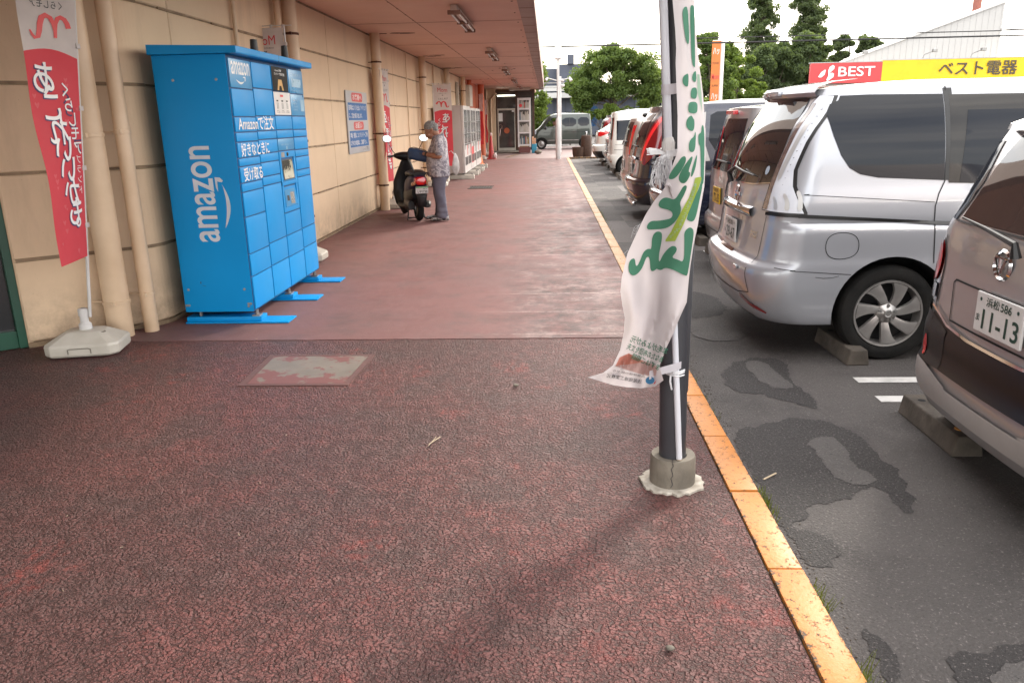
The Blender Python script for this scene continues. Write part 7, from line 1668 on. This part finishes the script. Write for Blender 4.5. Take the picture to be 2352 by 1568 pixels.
# tall pair of conifers: narrow crowns running up out of the picture
def spire(x, y, H, w, z0, seed, label):
    rng = np.random.default_rng(seed); cl = []
    for k in range(16): f = k/15; z = z0+(H-z0)*f; r = w*(1-f)**.5+.35; cl.append((rng.uniform(-.2, .2)*r, 0, z, r, r, .8))
    return tree((x, y, 0), cl, label, 'conifer', n=42000, size=.11, trunk=(.22, H*.5), seed=seed, cr=(.30, .65), nc=260, name='conifer')
spire(22.9, 90, 15.6, 2.1, 5.5, 11, 'tall narrow conifer, left one of the two running up past the top of the photo')
spire(28.1, 91, 16.2, 2.2, 5.5, 12, 'tall narrow conifer, right one of the two, above the rounded dark trees')
tree((22.6, 82, 0), [(0, 0, 6.6, 2.1, 1.5, 1.7), (0, 0, 4.4, 2.6, 1.5, 2.0), (.6, 0, 2.0, 2.8, 1.5, 1.6), (1.4, 0, 6.0, 1.6, 1.4, 1.5)], 'dark rounded tree at the foot of the left conifer', 'dark', n=60000, size=.13, trunk=(.2, 2), seed=13, cr=(.45, .85), nc=110)
tree((25.7, 83, 0), [(0, 0, 7.6, 2.0, 1.5, 1.6), (.3, 0, 5.6, 2.7, 1.5, 2.0), (-.3, 0, 3.2, 3.0, 1.5, 1.9), (-1.6, 0, 6.4, 1.4, 1.2, 1.4), (1.6, 0, 4.6, 1.6, 1.2, 1.6)], 'largest dark rounded tree in the clump left of the red and yellow shop sign', 'dark', n=70000, size=.13, trunk=(.2, 2), seed=14, cr=(.45, .85), nc=120)
tree((19.8, 80, 0), [(0, 0, 5.0, 1.7, 1.2, 1.6), (0, 0, 2.6, 1.9, 1.2, 1.6), (.8, 0, 6.6, 1.2, 1, 1.2)], 'dark tree between the yellow green tree and the conifers', 'dark', n=26000, size=.13, trunk=(.2, 2), seed=17, cr=(.4, .8), nc=60)
tree((34.8, 97, 0), [(0, 0, 8.9, 2.1, 1.2, 1.6), (-2.1, 0, 8.0, 1.7, 1, 1.6), (2.0, 0, 8.6, 1.7, 1, 1.1), (-3.6, 0, 9.8, .6, .5, 1.1), (-3, 0, 5.8, 2.2, 1, 1.8), (2.6, 0, 7.6, 1.0, .8, .9)], 'airy dark tree above the left end of the red shop sign', 'conifer', n=40000, size=.14, trunk=(.2, 4), seed=15, cr=(.35, .7), nc=75)
LM['far'] = leafmat('leaf_far_haze', (.15, .19, .10), (.11, .145, .08))  # distance haze put into the leaf colour as a paler tone
for x_, h_, sd_n, lab in ((16.5, 7.6, 31, 'pale hazy tree filling the gap behind the yellow green tree'), (21.0, 8.6, 32, 'pale hazy tree seen between the left conifer and the yellow green tree'), (31.5, 8.4, 33, 'pale hazy tree just right of the rounded dark trees'), (38.5, 8.0, 34, 'pale hazy tree low behind the red shop sign')):
    tree((x_, 104, 0), [(0, 0, h_-1.4, 2.2, 1, 1.5), (-1.6, 0, h_-3, 2.2, 1, 1.7), (1.6, 0, h_-3.2, 2.2, 1, 1.7), (0, 0, 3, 3, 1, 2)], lab, 'far', n=26000, size=.15, trunk=(.2, 3), seed=sd_n, cr=(.5, .9), nc=70)
# ------------------------------------------------------------------ far buildings
bw = mat('grey_blue_cladding', (.065, .075, .105), (.055, .064, .09), 2, .6); lw = mat('pale_cladding', (.44, .44, .43), (.38, .38, .37), 1, .6)
t = empty('grey_building', (5, 75, 0), 0, 'dark grey blue building with a pale canopy band behind the big round tree', 'building')
def inT(o, loc): o.parent = t; o.matrix_parent_inverse = Matrix.Translation([-x for x in loc]); return o
lo_ = (5, 75, 0)
mb = MB(); mb.box((-.5, 75, 0), (8.9, 83, 3.55)); mb.box((1.0, 76, 3.6), (4.6, 83, 6.3)); mb.box((-3, 77, 3.6), (2.2, 83, 6.0)); mb.box((1.9, 75.5, 6.3), (2.5, 76, 7.1)); inT(mb.build('wall', bw), lo_)
mb = MB(); mb.box((-1.5, 73.4, 3.3), (8.2, 75, 3.75)); mb.box((-1.5, 73.3, 4.0), (6.0, 74.9, 4.5)) if 0 else mb.box((-1.5, 73.6, 3.9), (5.6, 74.9, 4.35)); inT(mb.build('canopy', lw), lo_)
mb = MB()
for k in range(9): mb.box((-.4+k*1.05, 74.94, .1), (-.38+k*1.05, 74.998, 3.2))
inT(mb.build('shutter_seam', M['trim']), lo_)
t = empty('pale_building', (10, 76, 0), 0, 'pale box building with a small square window right of the big round tree', 'building'); lo_ = (10, 76, 0)
mb = MB(); mb.box((8.95, 76, 0), (12.2, 82, 3.7)); inT(mb.build('wall', lw), lo_)
mb = MB(); mb.box((9.7, 75.95, 2.2), (10.6, 75.999, 2.9)); inT(mb.build('window', M['glass']), lo_)
mb = MB(); mb.box((8.7, 75.6, 3.71), (12.3, 82, 3.8)); inT(mb.build('roof', M['white']), lo_)
# electronics shop with red and yellow fascia and a white wedge screen
t = empty('electronics_shop', (30, 70, 0), 0, 'electronics shop with a red and yellow name board and white wedge shaped wall above', 'building'); lo_ = (30, 70, 0)
mb = MB(); mb.box((23.6, 70.4, 0), (64, 73, 5.4)); inT(mb.build('wall', mat('shop_wall', (.50, .48, .44), None, 1, .6)), lo_)
redb = mat('board_red', (.60, .05, .055), None, 1, .45); yelb = mat('board_yellow', (.78, .52, .005), None, 1, .45)
mb = MB(); mb.box((22.1, 70.0, 3.9), (27.95, 70.39, 5.52)); b1 = inT(mb.build('name_board', redb), lo_)
mb = MB(); mb.box((27.952, 70.0, 3.9), (64, 70.39, 5.62)); b2 = inT(mb.build('name_board', yelb), lo_)
mb = MB(); mb.box((22.0, 69.98, 5.521), (27.95, 70.42, 5.58)); mb.box((27.95, 69.98, 5.621), (64, 70.42, 5.68)); inT(mb.build('board_cap', lw), lo_)
mb = MB(); fn = lambda a, b: Vector((a, 69.93, b)); put_text(mb, 'BEST', lambda a, b: fn(24.35+a, 4.42+b), w=3.0, h=.78, bold=.02)
put_poly(mb, [(22.72, 4.45), (22.8, 4.38), (23.0, 4.38), (23.25, 4.6), (23.32, 4.95), (23.25, 5.0), (22.95, 4.8)], fn); put_poly(mb, [(23.55, 4.55), (23.5, 4.9), (23.62, 5.2), (23.85, 5.35), (24.02, 5.25), (24.0, 5.05), (23.75, 4.8)], fn); put_poly(mb, [(23.42, 4.2), (23.6, 4.62), (23.85, 4.75), (24.02, 4.65), (24.0, 4.4), (23.8, 4.25), (23.5, 4.05)], fn)
o = mb.build('lettering', M['inkwhite'], b1, fix=False)
mb = MB(); put_text(mb, 'ベスト電器', lambda a, b: fn(32.55+a, 4.3+b), w=6.35, h=1.1, bold=.018); o = mb.build('lettering', mat('board_ink', (.06, .045, .03), None, 2, .5), b2, fix=False)
mb = MB(); Q = Matrix(((1, 0, 0, 0), (0, 0, 1, 0), (0, 1, 0, 0), (0, 0, 0, 1))); mb.prism([(25.0, 5.4), (38.3, 5.4), (38.3, 10.15), (26.4, 6.05)], 72.0, 73.2, Q); inT(mb.build('wedge_screen', mat('wedge_white', (.43, .425, .42), (.41, .405, .40), .6, .5)), lo_)
mb = MB(); mb.prism([(24.8, 5.45), (26.3, 6.14), (38.42, 10.3), (38.42, 10.13), (26.4, 6.0)], 71.85, 73.3, Q); inT(mb.build('wedge_cap', M['white']), lo_)
mb = MB()
for k in range(24): x = 26.6+k*.5; mb.box((x, 71.985, 5.5), (x+.02, 72.001, min(10.0, 6.05+(x-26.4)*.3445)))
inT(mb.build('wedge_seam', mat('seam_grey', (.40, .395, .39), None, 1, .6)), lo_)
for x in (25.6, 31.2, 35.1):
    mb = MB(); mb.tube([(x, 70.2, 5.6), (x+.1, 70.1, 6.0), (x+.6, 69.6, 6.25)], .03, 6); mb.box((x+.5, 69.4, 6.15), (x+.85, 69.75, 6.4), bev=.03); inT(mb.build('sign_light', M['steel']), lo_)
t = tag((lambda mb: (mb.tube([(45, 90, 0), (45, 90, 16)], .42, 12), mb.build('red_mast', mat('mast_red', (.30, .10, .07), (.24, .08, .06), 3, .6), smooth=True))[1])(MB()), 'rust red mast rising behind the white wedge at the top right', 'mast')
# orange pylon sign
t = empty('pylon_sign', (11.3, 55, 0), 0, 'tall orange pylon sign with a white side behind the parked vans', 'sign'); 
mb = MB(); mb.prism([(-.42, 0), (.28, 0), (.50, .5), (-.22, .3)], 0.02, 6.25); mb.build('column', M['white'], t, bevel=.03)
opn = mat('pylon_orange', (.58, .17, .03), (.50, .14, .03), 2, .5)
mb = MB(); mb.prism([(-.46, -.10), (.12, -.10), (.12, -.002), (-.44, -.002)], .2, 6.2); bd = mb.build('board', opn, t)
mb = MB(); fn = lambda a, b: Vector((-.42+a, -.104, b))
put_text(mb, 'ハックドラッグ'[:2], lambda a, b: fn(.05+a, 5.35+b), w=.40, h=.42, bold=.03); put_text(mb, 'ハッ', lambda a, b: fn(.05+a, 2.5+b), w=.40, h=.45, bold=.03); mb.build('lettering', M['inkwhite'], bd, fix=False)
mb = MB(); put_text(mb, 'Mom', lambda a, b: fn(.02+a, 3.8+b), w=.48, h=.36, bold=.04); mb.build('lettering', M['inkred'], bd, fix=False)
mb = MB(); put_text(mb, 'FOOD', lambda a, b: fn(.05+a, 4.75+b), w=.42, h=.14, bold=.03); put_text(mb, 'SUPER', lambda a, b: fn(.05+a, 3.35+b), w=.42, h=.12, bold=.03); mb.build('lettering', M['wood'], bd, fix=False)
# overhead wires
for (xa, xb, z, r, lab) in ((-14, 80, 5.62, .028, 'upper thin overhead cable crossing the sky'), (-14, 80, 5.36, .045, 'thicker lower overhead cable crossing the sky')):
    mb = MB(); mb.tube([(xa+(xb-xa)*k/40, 46+.02*k, z+.000*k-.5*math.sin(math.pi*k/40)*.0) for k in range(41)], r, 6); tag(mb.build('overhead_cable', M['trim'], smooth=True), lab, 'cable')
mb = MB(); mb.tube([(38.2, 72, 8.0), (60, 74, 7.2)], .05, 6); tag(mb.build('overhead_cable', M['trim'], smooth=True), 'short cable leaving the right edge of the white wedge', 'cable')
# small far flags
def flag(x, y, m, label):
    t = empty('small_flag', (x, y, 0), 0, label, 'flag'); mb = MB(); mb.tube([(0, 0, 0), (0, 0, 2.35)], .03, 6); mb.build('pole', M['white'], t)
    mb = MB(); mb.grid([[(.03, 0, 1.0), (.25, .05, 1.0), (.45, 0, 1.05)], [(.03, 0, 2.3), (.25, .05, 2.28), (.5, 0, 2.2)]]); mb.build('cloth', m, t)
flag(2.05, 52, M['cloth_red'], 'small red flag standing in front of the grey building'); flag(2.75, 52.5, mat('flag_blue_far', (.03, .12, .3), None, 4, .6), 'small blue and white flag beside the red one in front of the grey building')
# ------------------------------------------------------------------ weeds and litter along the kerb
rng = np.random.default_rng(5)
def grass(cx, cy, n, sx, sy, h, mm):
    P = np.stack([cx+rng.normal(size=n)*sx, cy+rng.normal(size=n)*sy, np.full(n, GZ)], 1); a = rng.random(n)*6.28; l = h*(.4+rng.random(n)); w = .0022
    d = np.stack([np.cos(a), np.sin(a), np.zeros(n)], 1); e = np.stack([-np.sin(a), np.cos(a), np.zeros(n)], 1); tip = P+d*(l*.6)[:, None]; tip[:, 2] += l
    V = np.empty((n, 4, 3)); V[:, 0] = P-e*w; V[:, 1] = P+e*w; V[:, 2] = tip+e*w*.3; V[:, 3] = tip-e*w*.3; return V.reshape(-1, 3)
weed = leafmat('weed_leaf', (.16, .17, .035), (.09, .11, .03))
spots = [(.905, 1.62, 60, .012, .10, .05, 0), (.91, 1.9, 90, .012, .07, .055, 0), (.905, 2.35, 70, .010, .05, .05, 0), (.915, 3.05, 120, .012, .09, .035, 0), (.90, 7.6, 220, .012, .35, .06, 0), (.90, 13, 200, .012, .9, .06, 0), (.9, 4.3, 60, .01, .2, .03, 0)]
V = np.concatenate([grass(*s) for s in spots]); o = np_mesh('kerb_weeds', V, weed, None); tag(o, 'tufts of grass and moss growing along the yellow kerb', 'weeds', kind='stuff')
mb = MB(); R_ = random.Random(21)
for k in range(900):
    x = .90+abs(R_.gauss(0, .05)); y = R_.uniform(.9, 9); r = R_.uniform(.0015, .005); mb.sphere((x, y, GZ+r*.5), r, (1, R_.uniform(.7, 1.3), .7), n=1)
tag(mb.build('loose_grit', M['concrete_dark']), 'loose grit gathered at the foot of the kerb', 'grit', kind='stuff')
mb = MB(); 
for k in range(46):
    x, y = R_.uniform(-2.6, .7), R_.uniform(1.3, 9); a = R_.uniform(0, 6.28); l = R_.uniform(.006, .02); mb.tube([(x, y, .003), (x+l*math.cos(a), y+l*math.sin(a), .004)], .0012, 4)
tag(mb.build('straw_litter', mat('straw', (.45, .36, .25), None, 5, .7)), 'scattered bits of straw and twig lying on the red walkway', 'litter', kind='stuff')
mb = MB(); mb.tube([(-.60, 3.57, .003), (-.555, 3.66, .005)], .0025, 5); mb.tube([(-.60, 3.55, .003), (-.575, 3.66, .006)], .0015, 5); tag(mb.build('twig', bpy.data.materials['straw']), 'pale dry twig on the rough red walkway', 'twig')
mb = MB(); mb.tube([(.97, 3.28, GZ+.004), (1.04, 3.33, GZ+.012)], .004, 5); tag(mb.build('twig', bpy.data.materials['straw']), 'short pale twig lying by the yellow kerb on the asphalt', 'twig')
for k, (x, y, r, lab) in enumerate(((.36, 2.03, .011, 'grey pebble on the walkway near the bottom edge'), (-.20, 4.45, .014, 'dark pebble on the walkway below the torn banner'))):
    mb = MB(); mb.sphere((x, y, r*.5), r, (1.3, 1, .6)); tag(mb.build('pebble', M['concrete'], smooth=True), lab, 'pebble')
